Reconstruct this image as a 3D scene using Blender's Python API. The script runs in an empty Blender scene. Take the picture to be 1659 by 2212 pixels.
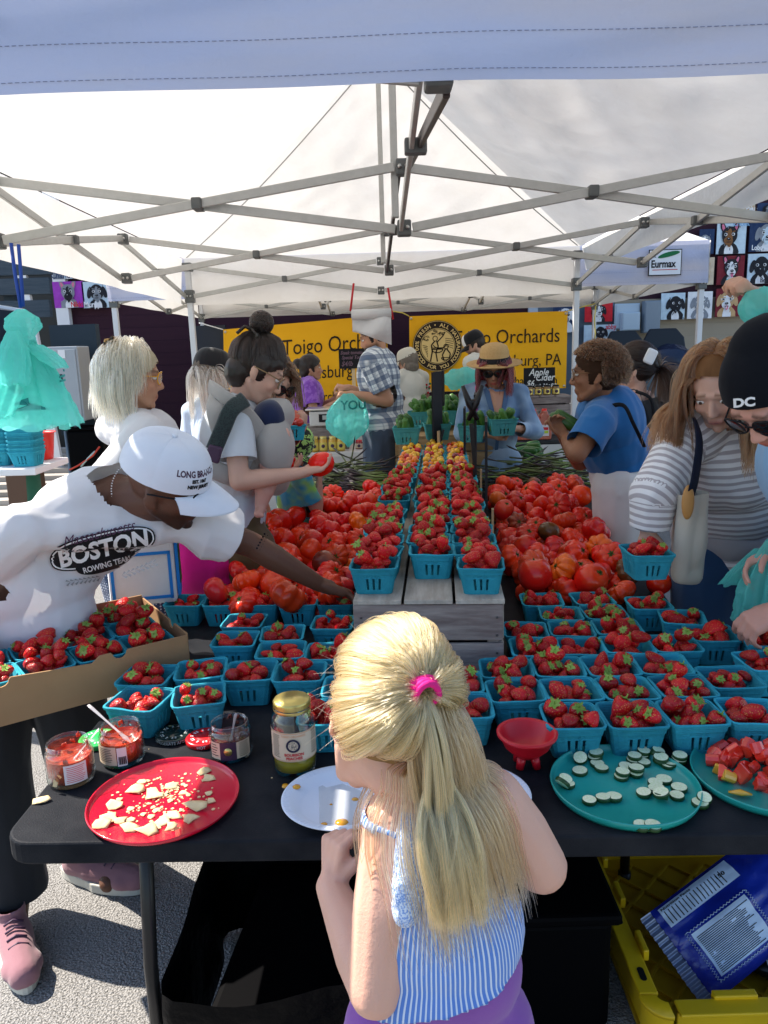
import bpy, math, random
import numpy as np
from mathutils import Vector, Matrix, Quaternion
R=random.Random(7); NR=np.random.RandomState(5)
SC=bpy.context.scene; COL=SC.collection
rad=math.radians; pi=math.pi
# ------------------------------------------------------------ camera, sky, sun, exposure
CAMZ=1.6; FPX=1640.0; PITCH=rad(12); ROLL=rad(1.8)
def v3(*a): return np.array(a if len(a)>1 else a[0],float)
_f=v3(0,math.cos(PITCH),-math.sin(PITCH)); _r0=v3(1,0,0); _u0=np.cross(_r0,_f)
_r=math.cos(ROLL)*_r0-math.sin(ROLL)*_u0; _u=math.sin(ROLL)*_r0+math.cos(ROLL)*_u0
CAMP=v3(0,0,CAMZ)
def _ray(x,y): return _f+(x-829.5)/FPX*_r-(y-1106)/FPX*_u
def atz(x,y,z):      # point of the place on height z seen at picture point x,y
    d=_ray(x,y); return CAMP+d*(z-CAMZ)/d[2]
def atY(x,y,Y):      # point of the place at distance Y
    d=_ray(x,y); return CAMP+d*Y/d[1]
cd=bpy.data.cameras.new('camera'); cam=bpy.data.objects.new('camera',cd); COL.objects.link(cam); SC.camera=cam
cd.sensor_fit='VERTICAL'; cd.sensor_height=24; cd.lens=24*FPX/2212; cd.clip_start=.05; cd.clip_end=400
cam.matrix_world=Matrix(((_r[0],_u[0],-_f[0],0),(_r[1],_u[1],-_f[1],0),(_r[2],_u[2],-_f[2],CAMZ),(0,0,0,1)))
W=bpy.data.worlds.new('World'); SC.world=W; W.use_nodes=True
SUNE=rad(47); _az=(-.90,.43)
sk=W.node_tree.nodes.new('ShaderNodeTexSky'); sk.sky_type='NISHITA'; sk.sun_disc=False
sk.sun_elevation=SUNE; sk.sun_rotation=math.atan2(_az[0],_az[1]); sk.air_density=1.0; sk.dust_density=.6; sk.ozone_density=1.5
bg=W.node_tree.nodes['Background']; bg.inputs[1].default_value=.12
W.node_tree.links.new(sk.outputs[0],bg.inputs[0])
sl=bpy.data.lights.new('sun','SUN'); sl.energy=5.0; sl.angle=rad(.5); sl.color=(1,.92,.82)
so=bpy.data.objects.new('sun',sl); COL.objects.link(so)
_sd=Vector((_az[0]*math.cos(SUNE),_az[1]*math.cos(SUNE),math.sin(SUNE))).normalized()
so.rotation_euler=_sd.to_track_quat('Z','Y').to_euler(); so.location=(-6,4,9)
vs=SC.view_settings; vs.view_transform='Standard'; vs.look='None'; vs.gamma=1; vs.use_curve_mapping=False; vs.exposure=1.25
SC.render.film_transparent=False
cy=SC.cycles; cy.max_bounces=8; cy.diffuse_bounces=4; cy.glossy_bounces=3; cy.transmission_bounces=8; cy.transparent_max_bounces=8
cy.caustics_reflective=False; cy.caustics_refractive=False; cy.sample_clamp_indirect=6
cy.use_denoising=True
# ------------------------------------------------------------ numpy noise
def vnoise(P,seed=0):
    P=np.asarray(P,float)+1000.5; i=np.floor(P).astype(np.int64); f=P-i; f=f*f*(3-2*f)
    def h(a,b,c):
        n=(a*73856093)^(b*19349663)^(c*83492791)^(seed*2654435761&0xffffffff); n=(n^(n>>13))*1274126177; n=(n^(n>>16))&0xffffff
        return n/8388608.0-1
    x,y,z=i[:,0],i[:,1],i[:,2]; u,v,w=f[:,0],f[:,1],f[:,2]; r=0
    for dx in(0,1):
        for dy in(0,1):
            for dz in(0,1):
                r=r+h(x+dx,y+dy,z+dz)*(u if dx else 1-u)*(v if dy else 1-v)*(w if dz else 1-w)
    return r
def fbm(P,s,o=3,seed=0):
    P=np.asarray(P,float); r=0;a=1.
    for k in range(o): r=r+a*vnoise(P*s,seed+k); a*=.5; s=s*2.03
    return r
def ridge(P,s,o=2,seed=0):
    P=np.asarray(P,float); r=0;a=1.
    for k in range(o): r=r+a*(1-2*np.abs(vnoise(P*s,seed+k))); a*=.5; s=s*2.1
    return r
# ------------------------------------------------------------ materials
MC={}
def mat(name,col=(.5,.5,.5),rough=.6,metal=0,n=None,bump=None,trl=0,trans=0,ior=1.45,rnd=0,island=0,objcol=False,attr=None,sheen=0,coat=0,sss=0,spec=.5,emit=0,alpha=1,fn=None,stretch=None):
    """n=(scale,amount,colour2); bump=(scale,distance)"""
    if name in MC: return MC[name]
    m=bpy.data.materials.new(name); m.use_nodes=True; nt=m.node_tree; N=nt.nodes; L=nt.links
    b=N['Principled BSDF']; out=N['Material Output']; MC[name]=m
    if rough>=.55 and spec==.5: spec=.14
    c4=lambda c:(c[0],c[1],c[2],1)
    b.inputs['Base Color'].default_value=c4(col); b.inputs['Roughness'].default_value=rough; b.inputs['Metallic'].default_value=metal
    b.inputs['Specular IOR Level'].default_value=spec; b.inputs['IOR'].default_value=ior
    if sheen: b.inputs['Sheen Weight'].default_value=sheen
    if coat: b.inputs['Coat Weight'].default_value=coat; b.inputs['Coat Roughness'].default_value=.12
    if trans: b.inputs['Transmission Weight'].default_value=trans
    if sss: b.inputs['Subsurface Weight'].default_value=sss; b.inputs['Subsurface Radius'].default_value=(.012,.004,.002); b.inputs['Subsurface Scale'].default_value=1
    tc=N.new('ShaderNodeTexCoord'); co=tc.outputs['Object']
    if stretch:
        mp=N.new('ShaderNodeMapping'); mp.inputs['Scale'].default_value=stretch; L.new(co,mp.inputs[0]); co=mp.outputs[0]
    cur=None
    if objcol: oi=N.new('ShaderNodeObjectInfo'); cur=oi.outputs['Color']
    if attr: at=N.new('ShaderNodeAttribute'); at.attribute_name=attr; cur=at.outputs['Color']
    def mix(fac,a,bb,mode='MIX'):
        x=N.new('ShaderNodeMix'); x.data_type='RGBA'; x.blend_type=mode
        for s,v in((x.inputs[0],fac),(x.inputs[6],a),(x.inputs[7],bb)):
            if isinstance(v,(int,float)): s.default_value=v
            elif isinstance(v,tuple): s.default_value=c4(v)
            else: L.new(v,s)
        return x.outputs[2]
    if n:
        t=N.new('ShaderNodeTexNoise'); t.inputs['Scale'].default_value=n[0]; t.inputs['Detail'].default_value=6; t.inputs['Roughness'].default_value=.6; L.new(co,t.inputs[0])
        mr=N.new('ShaderNodeMapRange'); mr.inputs[1].default_value=.35; mr.inputs[2].default_value=.68; mr.inputs[4].default_value=n[1]; L.new(t.outputs[0],mr.inputs[0])
        cur=mix(mr.outputs[0],cur if cur is not None else col,n[2] if len(n)>2 else tuple(x*.5 for x in col))
    if fn: cur=fn(N,L,tc,cur if cur is not None else col,mix,b) or cur
    if rnd or island:
        if rnd: oi=N.new('ShaderNodeObjectInfo'); rs=oi.outputs['Random']
        else: g=N.new('ShaderNodeNewGeometry'); rs=g.outputs['Random Per Island']
        hs=N.new('ShaderNodeHueSaturation'); mr=N.new('ShaderNodeMapRange'); L.new(rs,mr.inputs[0]); a=rnd or island
        mr.inputs[3].default_value=1-a; mr.inputs[4].default_value=1+a; L.new(mr.outputs[0],hs.inputs['Value'])
        if cur is None: hs.inputs['Color'].default_value=c4(col)
        else: L.new(cur,hs.inputs['Color'])
        cur=hs.outputs[0]
    if cur is not None and not isinstance(cur,tuple): L.new(cur,b.inputs['Base Color'])
    if bump:
        t=N.new('ShaderNodeTexNoise'); t.inputs['Scale'].default_value=bump[0]; t.inputs['Detail'].default_value=4; L.new(co,t.inputs[0])
        bp=N.new('ShaderNodeBump'); bp.inputs['Distance'].default_value=bump[1]; bp.inputs['Strength'].default_value=1; L.new(t.outputs[0],bp.inputs['Height']); L.new(bp.outputs[0],b.inputs['Normal'])
    if trl:
        tr=N.new('ShaderNodeBsdfTranslucent'); ms=N.new('ShaderNodeMixShader'); ms.inputs[0].default_value=trl
        if cur is not None and not isinstance(cur,tuple): L.new(cur,tr.inputs[0])
        else: tr.inputs[0].default_value=c4(col)
        L.new(b.outputs[0],ms.inputs[1]); L.new(tr.outputs[0],ms.inputs[2])
        last=ms.outputs[0]
        if alpha<1:
            tp=N.new('ShaderNodeBsdfTransparent'); m2=N.new('ShaderNodeMixShader'); m2.inputs[0].default_value=alpha; L.new(tp.outputs[0],m2.inputs[1]); L.new(last,m2.inputs[2]); last=m2.outputs[0]
        L.new(last,out.inputs[0])
    elif alpha<1: b.inputs['Alpha'].default_value=alpha
    return m
def glassy(name,tint=(.93,.96,.95)):
    m=bpy.data.materials.new(name); m.use_nodes=True; nt=m.node_tree; nt.nodes.remove(nt.nodes['Principled BSDF']); N=nt.nodes; L=nt.links
    tp=N.new('ShaderNodeBsdfTransparent'); tp.inputs[0].default_value=(*tint,1); gl=N.new('ShaderNodeBsdfGlossy'); gl.inputs['Roughness'].default_value=.03; gl.inputs[0].default_value=(.9,.9,.9,1); lw=N.new('ShaderNodeLayerWeight'); lw.inputs[0].default_value=.22; mr=N.new('ShaderNodeMapRange'); mr.inputs[3].default_value=.03; mr.inputs[4].default_value=.75; L.new(lw.outputs['Facing'],mr.inputs[0]); mx=N.new('ShaderNodeMixShader'); L.new(mr.outputs[0],mx.inputs[0]); L.new(tp.outputs[0],mx.inputs[1]); L.new(gl.outputs[0],mx.inputs[2]); L.new(mx.outputs[0],N['Material Output'].inputs[0]); MC[name]=m; return m
# ------------------------------------------------------------ mesh builder
def rotm(rx=0,ry=0,rz=0): return np.array(Matrix.Rotation(rz,3,'Z')@Matrix.Rotation(ry,3,'Y')@Matrix.Rotation(rx,3,'X'))
def frame(d,up=(0,0,1)):   # columns: side, up2, dir
    d=v3(d); d=d/np.linalg.norm(d); u=v3(up)
    if abs(d@u)>.98*np.linalg.norm(u): u=v3(1,0,0)
    s=np.cross(u,d); s/=np.linalg.norm(s); return s,np.cross(d,s),d
class MB:
    def __init__(s): s.v=[];s.f=[];s.m=[];s.sm=[]
    def add(s,v,f,m=0,sm=False):
        o=len(s.v); s.v.extend([tuple(map(float,p)) for p in v]); s.f.extend([tuple(i+o for i in q) for q in f]); s.m.extend([m]*len(f)); s.sm.extend([sm]*len(f)); return s
    def box(s,c,sz,rot=None,m=0):
        h=v3(sz)/2; V=np.array([(x,y,z) for x in(-1,1) for y in(-1,1) for z in(-1,1)])*h
        if rot is not None: V=V@np.asarray(rot).T
        return s.add(V+v3(c),[(0,1,3,2),(4,6,7,5),(0,4,5,1),(2,3,7,6),(0,2,6,4),(1,5,7,3)],m)
    def bar(s,a,b,w,t,m=0,up=(0,0,1)):     # rectangular bar from a to b, width w sideways, t along up
        a=v3(a);b=v3(b); S,U,D=frame(b-a,up); L=np.linalg.norm(b-a)
        return s.box((a+b)/2,(w,t,L),np.stack([S,U,D],1),m)
    def tube(s,pts,r,n=8,m=0,cap=True,sm=True,flat=1.0,up=(0,0,1)):
        pts=np.asarray(pts,float); k=len(pts); rr=np.full(k,float(r)) if np.isscalar(r) else np.asarray(r,float)
        V=[];F=[]; S=None
        for i in range(k):
            d=pts[min(i+1,k-1)]-pts[max(i-1,0)]
            if np.linalg.norm(d)<1e-9: d=v3(0,0,1)
            if S is None: S,U,D=frame(d,up)
            else:
                D=d/np.linalg.norm(d); U=np.cross(D,S)
                if np.linalg.norm(U)<1e-6: S,U,D=frame(d,up)
                U/=np.linalg.norm(U); S=np.cross(U,D)
            for j in range(n):
                a=2*pi*j/n; V.append(pts[i]+rr[i]*(math.cos(a)*S+flat*math.sin(a)*U))
        for i in range(k-1):
            for j in range(n): F.append((i*n+j,i*n+(j+1)%n,(i+1)*n+(j+1)%n,(i+1)*n+j))
        if cap: F.append(tuple(range(n-1,-1,-1))); F.append(tuple((k-1)*n+j for j in range(n)))
        return s.add(V,F,m,sm)
    def lathe(s,prof,n=24,o=(0,0,0),rot=None,m=0,sm=True,sx=1,sy=1,a0=0,a1=2*pi):
        full=abs(a1-a0-2*pi)<1e-6; V=[];F=[]; c=n if full else n+1
        for r,z in prof:
            for j in range(c):
                a=a0+(a1-a0)*j/n; V.append((r*math.cos(a)*sx,r*math.sin(a)*sy,z))
        for i in range(len(prof)-1):
            for j in range(n): 
                j2=(j+1)%c; F.append((i*c+j,i*c+j2,(i+1)*c+j2,(i+1)*c+j))
        V=np.array(V)
        if rot is not None: V=V@np.asarray(rot).T
        return s.add(V+v3(o),F,m,sm)
    def ell(s,c,r,rot=None,nu=16,nv=10,m=0):
        pr=[(math.sin(pi*k/nv),-math.cos(pi*k/nv)) for k in range(nv+1)]; pr[0]=(1e-4,-1);pr[-1]=(1e-4,1)
        V=[];F=[]
        for a,z in pr:
            for j in range(nu): V.append((a*math.cos(2*pi*j/nu)*r[0],a*math.sin(2*pi*j/nu)*r[1],z*r[2]))
        for i in range(nv):
            for j in range(nu): F.append((i*nu+j,i*nu+(j+1)%nu,(i+1)*nu+(j+1)%nu,(i+1)*nu+j))
        V=np.array(V)
        if rot is not None: V=V@np.asarray(rot).T
        return s.add(V+v3(c),F,m,True)
    def prism(s,poly,d0,d1,O=(0,0,0),X=(1,0,0),Y=(0,1,0),m=0):
        X=v3(X);Y=v3(Y);Z=np.cross(X,Y);O=v3(O);n=len(poly)
        V=[O+p[0]*X+p[1]*Y+d*Z for d in(d0,d1) for p in poly]
        return s.add(V,[tuple(range(n-1,-1,-1)),tuple(range(n,2*n))]+[(i,(i+1)%n,n+(i+1)%n,n+i) for i in range(n)],m)
    def grid(s,fn,nu,nv,m=0,sm=True):
        V=[fn(i/nu,j/nv) for j in range(nv+1) for i in range(nu+1)]; w=nu+1
        return s.add(V,[(j*w+i,j*w+i+1,(j+1)*w+i+1,(j+1)*w+i) for j in range(nv) for i in range(nu)],m,sm)
    def mesh(s,name,mats,org=None):
        me=bpy.data.meshes.new(name); V=np.array(s.v)
        if org is not None: V=V-v3(org)
        me.from_pydata(V.tolist(),[],s.f)
        for q in (mats if isinstance(mats,(list,tuple)) else [mats]): me.materials.append(q)
        me.polygons.foreach_set('material_index',s.m); me.polygons.foreach_set('use_smooth',s.sm); me.update(); return me
    def build(s,name,mats,parent=None,org=None,bev=0,bseg=2,solid=0):
        if parent is not None and org is None and parent.get('_org') is not None: org=list(parent['_org'])
        o=bpy.data.objects.new(name,s.mesh(name,mats,org)); COL.objects.link(o)
        if parent is not None: o.parent=parent
        if solid: q=o.modifiers.new('s','SOLIDIFY'); q.thickness=solid
        if bev: q=o.modifiers.new('b','BEVEL'); q.width=bev; q.segments=bseg; q.limit_method='ANGLE'; q.angle_limit=rad(40)
        return o
def tag(o,label,cat=None,group=None,kind=None):
    if label:o['label']=label
    if cat:o['category']=cat
    if group:o['group']=group
    if kind:o['kind']=kind
    return o
def thing(name,label,cat,loc=(0,0,0),rz=0,group=None,world=False):
    o=bpy.data.objects.new(name,None); COL.objects.link(o); o.location=tuple(map(float,loc)); o.rotation_euler=(0,0,rz); o.empty_display_size=.05
    if world: o['_org']=tuple(map(float,loc))      # children are written in world coordinates
    return tag(o,label,cat,group)
def struct(o): o['kind']='structure'; return o
def dup(o,parent=None):
    c=o.copy(); COL.objects.link(c); c.parent=parent
    for ch in list(o.children): dup(ch,c)
    return c
def text(body,size,m,loc,X=(1,0,0),Y=(0,0,1),parent=None,name='lettering',al='LEFT',ext=0,shear=0,sx=1,bold=0,warp=None,org=None):
    cu=bpy.data.curves.new(name,'FONT'); cu.body=body; cu.size=size; cu.align_x=al; cu.extrude=ext; cu.shear=shear; cu.offset=bold; cu.resolution_u=3
    t=bpy.data.objects.new('t',cu); COL.objects.link(t); bpy.context.view_layer.update()
    me=bpy.data.meshes.new_from_object(t.evaluated_get(bpy.context.evaluated_depsgraph_get())); bpy.data.objects.remove(t); bpy.data.curves.remove(cu)
    n=len(me.vertices); V=np.empty(n*3); me.vertices.foreach_get('co',V); V=V.reshape(-1,3); V[:,0]*=sx
    X=v3(X);X=X/np.linalg.norm(X);Y=v3(Y);Y=Y/np.linalg.norm(Y);Z=np.cross(X,Y)
    if warp: P=np.array([warp(p) for p in V]) if n else V
    else: P=v3(loc)+V[:,:1]*X+V[:,1:2]*Y+V[:,2:]*Z
    if parent is not None and org is None and parent.get('_org') is not None: org=list(parent['_org'])
    if org is not None: P=P-v3(org)
    me.vertices.foreach_set('co',P.astype(np.float32).ravel()); me.materials.clear(); me.materials.append(m); me.update()
    o=bpy.data.objects.new(name,me); COL.objects.link(o)
    if parent is not None:o.parent=parent
    return o
# ------------------------------------------------------------ common materials
def wood(name,c1,c2,rough=.75,st=(2,14,14)):
    return mat(name,c1,rough,n=(3,1.0,c2),bump=(8,.0015),stretch=st,rnd=.18)
M_alu=mat('painted_steel',(.50,.50,.47),.38,.35,n=(30,.35,(.36,.36,.33)))
M_post=mat('white_steel',(.62,.64,.66),.4,.1,n=(8,.3,(.5,.5,.5)))
M_brk=mat('grey_bracket',(.10,.11,.11),.5,n=(40,.4,(.16,.16,.15)))
M_bolt=mat('bolt',(.55,.55,.52),.3,.9)
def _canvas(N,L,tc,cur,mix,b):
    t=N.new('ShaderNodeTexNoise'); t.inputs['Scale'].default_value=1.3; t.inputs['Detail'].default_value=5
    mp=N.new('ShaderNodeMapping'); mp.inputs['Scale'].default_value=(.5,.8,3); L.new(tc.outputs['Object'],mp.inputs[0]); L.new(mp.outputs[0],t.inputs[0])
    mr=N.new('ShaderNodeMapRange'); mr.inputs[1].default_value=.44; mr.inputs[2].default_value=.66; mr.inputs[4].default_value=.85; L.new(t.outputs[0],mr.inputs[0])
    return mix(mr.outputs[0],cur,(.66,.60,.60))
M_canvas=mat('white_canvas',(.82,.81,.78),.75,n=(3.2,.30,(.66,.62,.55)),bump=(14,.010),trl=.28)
M_valance=mat('soiled_sky_tinted_canvas',(.52,.57,.76),.8,n=(5,.12,(.6,.58,.56)),bump=(60,.002),trl=.30,fn=_canvas)  # white cloth with real dirt; blue sky light is tinted into its colour
M_seam=mat('seam_tape',(.42,.42,.41),.8)
M_stitch=mat('stitching',(.22,.24,.34),.9)
M_black=mat('black_plastic',(.006,.007,.009),.42,n=(12,.5,(.012,.013,.015)),bump=(220,.0006))
M_tabtop=mat('black_table_top',(.006,.0075,.011),.55,n=(5,.9,(.026,.027,.030)),bump=(300,.0007),spec=.07)
M_blackm=mat('black_metal',(.015,.015,.016),.35,.3)
def _asph(N,L,tc,cur,mix,b):
    v=N.new('ShaderNodeTexVoronoi'); v.inputs['Scale'].default_value=150; L.new(tc.outputs['Object'],v.inputs[0])
    n=N.new('ShaderNodeTexNoise'); n.inputs['Scale'].default_value=230; n.inputs['Detail'].default_value=3; L.new(tc.outputs['Object'],n.inputs[0])
    mr=N.new('ShaderNodeMapRange'); mr.inputs[1].default_value=.36; mr.inputs[2].default_value=.44; L.new(n.outputs[0],mr.inputs[0])
    c=mix(v.outputs['Distance'],(.31,.30,.285),(.23,.225,.215)); c=mix(mr.outputs[0],(.11,.108,.10),c)
    big=N.new('ShaderNodeTexNoise'); big.inputs['Scale'].default_value=1.1; big.inputs['Detail'].default_value=5; L.new(tc.outputs['Object'],big.inputs[0])
    c=mix(big.outputs[0],c,(.16,.155,.15),'MIX') if 0 else c
    bp=N.new('ShaderNodeBump'); bp.inputs['Distance'].default_value=.004; L.new(mr.outputs[0],bp.inputs['Height']); bp2=N.new('ShaderNodeBump'); bp2.inputs['Distance'].default_value=.004; L.new(v.outputs['Distance'],bp2.inputs['Height']); L.new(bp.outputs[0],bp2.inputs['Normal']); L.new(bp2.outputs[0],b.inputs['Normal'])
    return c
M_asph=mat('worn_asphalt',(.2,.2,.19),.9,fn=_asph)
# ------------------------------------------------------------ ground
g=MB(); g.add([(-60,-40,0),(60,-40,0),(60,120,0),(-60,120,0)],[(0,1,2,3)]); struct(g.build('ground',M_asph))
# ------------------------------------------------------------ canopies
def pt(*a): return v3(*a)
def clear(p,q): return (v3(p)+v3(q))/2
def strip_bar(T,name,a,b,w=.014,t=.032,m=M_alu,up=(0,0,1)): return MB().bar(a,b,w,t,0,up).build(name,m,T,bev=.003)
def joint(T,p,s=(.05,.05,.055)):
    o=MB().box(p,s).build('bracket',M_brk,T,bev=.006)
    q=MB()
    for d in(-1,1): q.tube([v3(p)+v3(.012*d-.0,-s[1]/2-.001,0),v3(p)+v3(.012*d,-s[1]/2-.006,0)],.0075,8)
    b=q.build('bolt',M_bolt,o,org=T['_org']); return o
def scissor(T,A,B,zu=2.235,zl=2.03,off=.014,big=1):
    """one X between ground points A and B (x,y)"""
    A=v3(A[0],A[1],0);B=v3(B[0],B[1],0); d=(B-A)/np.linalg.norm(B-A); s=np.cross(d,(0,0,1))*off; e=d*.03
    strip_bar(T,'truss_bar',A+e-s+pt(0,0,zu),B-e-s+pt(0,0,zl)); strip_bar(T,'truss_bar',A+e+s+pt(0,0,zl),B-e+s+pt(0,0,zu))
    m=(A+B)/2+pt(0,0,(zu+zl)/2); MB().bar(m-s*2.6,m+s*2.6,.036,.04).build('pivot',M_brk,T,bev=.005)
def cloth_quad(P00,P10,P11,P01,nu,nv,amp,seed,sag=0.):
    P00,P10,P11,P01=map(v3,(P00,P10,P11,P01)); nrm=np.cross(P10-P00,P01-P00); nrm/=np.linalg.norm(nrm)
    us=np.linspace(0,1,nu+1);vv=np.linspace(0,1,nv+1); U,V=np.meshgrid(us,vv); U=U.ravel()[:,None];V=V.ravel()[:,None]
    P=(1-U)*(1-V)*P00+U*(1-V)*P10+U*V*P11+(1-U)*V*P01
    edge=np.clip(4*np.minimum(np.minimum(U,1-U),np.minimum(V,1-V)),0,1)
    n=fbm(P,1.6,3,seed)[:,None]+.35*ridge(P@rotm(.3,.2,.7).T*v3(1,4,1),2.2,2,seed+9)[:,None]
    P=P+nrm*(amp*n*edge - sag*np.sin(pi*U)*np.sin(pi*V))
    w=nu+1; F=[(j*w+i,j*w+i+1,(j+1)*w+i+1,(j+1)*w+i) for j in range(nv) for i in range(nu)]
    return P,F
def canopy(label,x0,x1,y0,y1,ridge_pts,zeave,zb,posts,trussX,trussY,cx,group=None,mv=M_valance,zbs=None,flare=None):
    T=thing('pop_up_canopy',label,'canopy',((x0+x1)/2,(y0+y1)/2,0),0,group,world=True)
    a,b=map(v3,ridge_pts)   # two peaks
    c=[pt(x0,y0,zeave),pt(x1,y0,zeave),pt(x1,y1,zeave),pt(x0,y1,zeave)]
    alongY=abs(a[1]-b[1])>abs(a[0]-b[0])
    Q=[(c[0],c[1],a,a),(c[1],c[2],b,a),(c[2],c[3],b,b),(c[3],c[0],a,b)] if alongY else [(c[0],c[1],b,a),(c[1],c[2],b,b),(c[2],c[3],a,b),(c[3],c[0],a,a)]
    for k,q in enumerate(Q):
        P,F=cloth_quad(*q,70,52,.038,11*k+3,sag=.045); mb=MB(); mb.add(P,F,0,True); mb.build('roof_panel',M_canvas,T)
    for k in range(4):
        p,q=c[k],c[(k+1)%4]; out=np.cross((q-p)/np.linalg.norm(q-p),(0,0,1)); L=np.linalg.norm(q-p); mb=MB()
        def f(u,v,p=p,q=q,out=out,k=k,L=L):
            zb_=(zbs or [zb]*4)[k]; fl=(flare or [0]*4)[k]; z=zeave+(zb_-zeave)*v; X=p+(q-p)*u; w=.012*float(vnoise(np.array([[u*L*3,v*1.5,k*7.]]),k)[0])*v+.006*math.sin(u*L*9+k)*v
            return X+out*(.012+w+fl*v)+pt(0,0,z-zeave)
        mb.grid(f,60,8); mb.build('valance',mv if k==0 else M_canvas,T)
        hm=MB()
        for vz in(.70,.93):
            st=[f(u/240,vz)+out*.0012 for u in range(241)]
            for i in range(0,240,1):
                hm.tube([st[i]+(st[i+1]-st[i])*.1,st[i]+(st[i+1]-st[i])*.75],.0007,3,cap=False,up=(0,.3,1))
        if k==0 or k==1: hm.build('stitching',M_stitch,T)
    for k,(p_,e_) in enumerate(((c[0],a),(c[1],a if alongY else b),(c[2],b),(c[3],b if alongY else a))):
        MB().tube([p_+(e_-p_)*t-pt(0,0,.012+.045*math.sin(pi*t)) for t in np.linspace(0.02,.98,14)],.0035,6).build('hip_seam',M_seam,T)
    for (x,y) in posts:
        MB().box((x,y,1.12),(.040,.040,2.24)).build('post',M_post,T,bev=.004); MB().box((x,y,2.235),(.07,.07,.06)).build('corner_bracket',M_brk,T,bev=.008); joint(T,(x,y,2.03),(.066,.066,.09))
    return T
X0,X1,Y0,Y1,Y2,Y3=-1.40,1.49,1.44,2.90,4.35,5.80; XC=.09
CN=canopy('large white pop up canopy sheltering the strawberry and tomato tables in front',X0,X1,Y0,Y3,((XC,Y1,3.12),(.04,Y2,3.12)),2.30,2.035,
    [(X0+.03,Y0+.03),(X1-.03,Y0+.03),(X0+.03,Y3-.03),(X1-.03,Y3-.03)],None,None,XC,zbs=[2.046,2.13,1.97,1.985],flare=[0,.03,0,.03])
xc={Y0:.12,Y1:.105,Y2:.07,Y3:.03}
for k,y in enumerate((Y0+.03,Y1,Y2,Y3-.03)):
    c=(.12,.105,.07,.03)[k]; zl=2.03 if k else 2.075
    scissor(CN,(X0+.03,y),(c,y),2.235,zl); scissor(CN,(c,y),(X1-.03,y),2.235,zl); joint(CN,(c,y,2.235)); joint(CN,(c,y,zl))
    if k in(1,2):
        for x in(X0+.03,X1-.03): joint(CN,(x,y,2.235)); joint(CN,(x,y,2.03))
        MB().box((c-.03,y+.02,2.60),(.026,.026,1.06)).build('centre_pole',M_alu,CN,bev=.003)
        MB().ell((c-.03,y+.02,3.11),(.05,.05,.03)).build('pole_cap',M_brk,CN)
ys=(Y0+.03,Y1,Y2,Y3-.03)
for i in range(3):
    for x in(X0+.02,X1-.02): scissor(CN,(x,ys[i]),(x,ys[i+1]))
M_dkbar=mat('dark_brown_bar',(.045,.030,.028),.4,.2)
for i in range(2):   # centre run, darker bars
    a=(.125,.105,.07)[i];b=(.125,.105,.07)[i+1]
    zl=2.06 if i==0 else 2.03
    strip_bar(CN,'centre_bar',pt(a+.012,ys[i]+.03,zl),pt(b+.012,ys[i+1]-.03,2.22),m=M_dkbar); strip_bar(CN,'centre_bar',pt(a-.012,ys[i]+.03,2.235),pt(b-.012,ys[i+1]-.03,2.03),m=M_dkbar if i else M_alu)
    mm=pt((a+b)/2,(ys[i]+ys[i+1])/2,2.13); MB().bar(mm-pt(.03,0,0),mm+pt(.03,0,0),.036,.04).build('pivot',M_brk,CN,bev=.005)
# solid cord put in to draw a shadow line on the roof cloth
MB().tube([pt(XC-.03,Y1,3.08),pt(.2,Y2-.4,3.05),pt(.04,Y2,3.08)],.006,6).build('ridge_shadow_cord',M_alu,CN)
# second canopy behind, longer side towards us
C2=canopy('white pop up canopy behind with green leaf badge, above the yellow banners',-2.05,2.52,6.02,9.05,((-.9,7.5,3.15),(1.35,7.5,3.15)),2.34,2.03,
    [(-2.02,6.05),(2.49,6.05),(-2.02,9.0),(2.49,9.0)],None,None,.2)
for y in(6.06,8.98):
    for i in range(3):
        xa=-2.02+4.51*i/3; xb=-2.02+4.51*(i+1)/3; scissor(C2,(xa,y),(xb,y)); 
        if i: joint(C2,(xa,y,2.235)); joint(C2,(xa,y,2.03))
for x in(-2.0,-.52,.99,2.47):
    scissor(C2,(x,6.08),(x,7.52)); scissor(C2,(x,7.52),(x,8.98)); joint(C2,(x,7.52,2.235)); joint(C2,(x,7.52,2.03))
# badge on its right end
M_white=mat('white_print',(.78,.79,.8),.6); M_blk=mat('black_print',(.015,.015,.017),.6); M_red=mat('red_print',(.55,.03,.04),.6); M_grn=mat('green_print',(.02,.16,.06),.6)
bd=MB(); bx=2.06;bz=2.11
bd.box((bx+.12,5.985,bz+.075),(.25,.004,.19),m=0); bd.box((bx+.12,5.982,bz+.075),(.236,.004,.176),m=1)
leaf=[(math.cos(a)*.085,math.sin(a)*.022*(1 if math.sin(a)>0 else .6)) for a in np.linspace(0,2*pi,20,endpoint=False)]
bd.prism(leaf,0,.002,(bx+.145,5.979,bz+.128),(.97,0,.22),(-.22,0,.97),2); bd.box((bx+.12,5.979,bz+.022),(.19,.001,.005),m=3)
for i in range(5):
    for j in range(5):
        if (i*7+j*3)%4<2: bd.box((bx+.022+i*.006,5.979,bz+.115+j*.006),(.005,.001,.005),m=0)
B=bd.build('badge',[M_blk,M_white,M_grn,M_red],C2)
text('Eurmax',.075,M_blk,(bx+.012,5.977,bz+.04),parent=C2,bold=.002,sx=.80)
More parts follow.
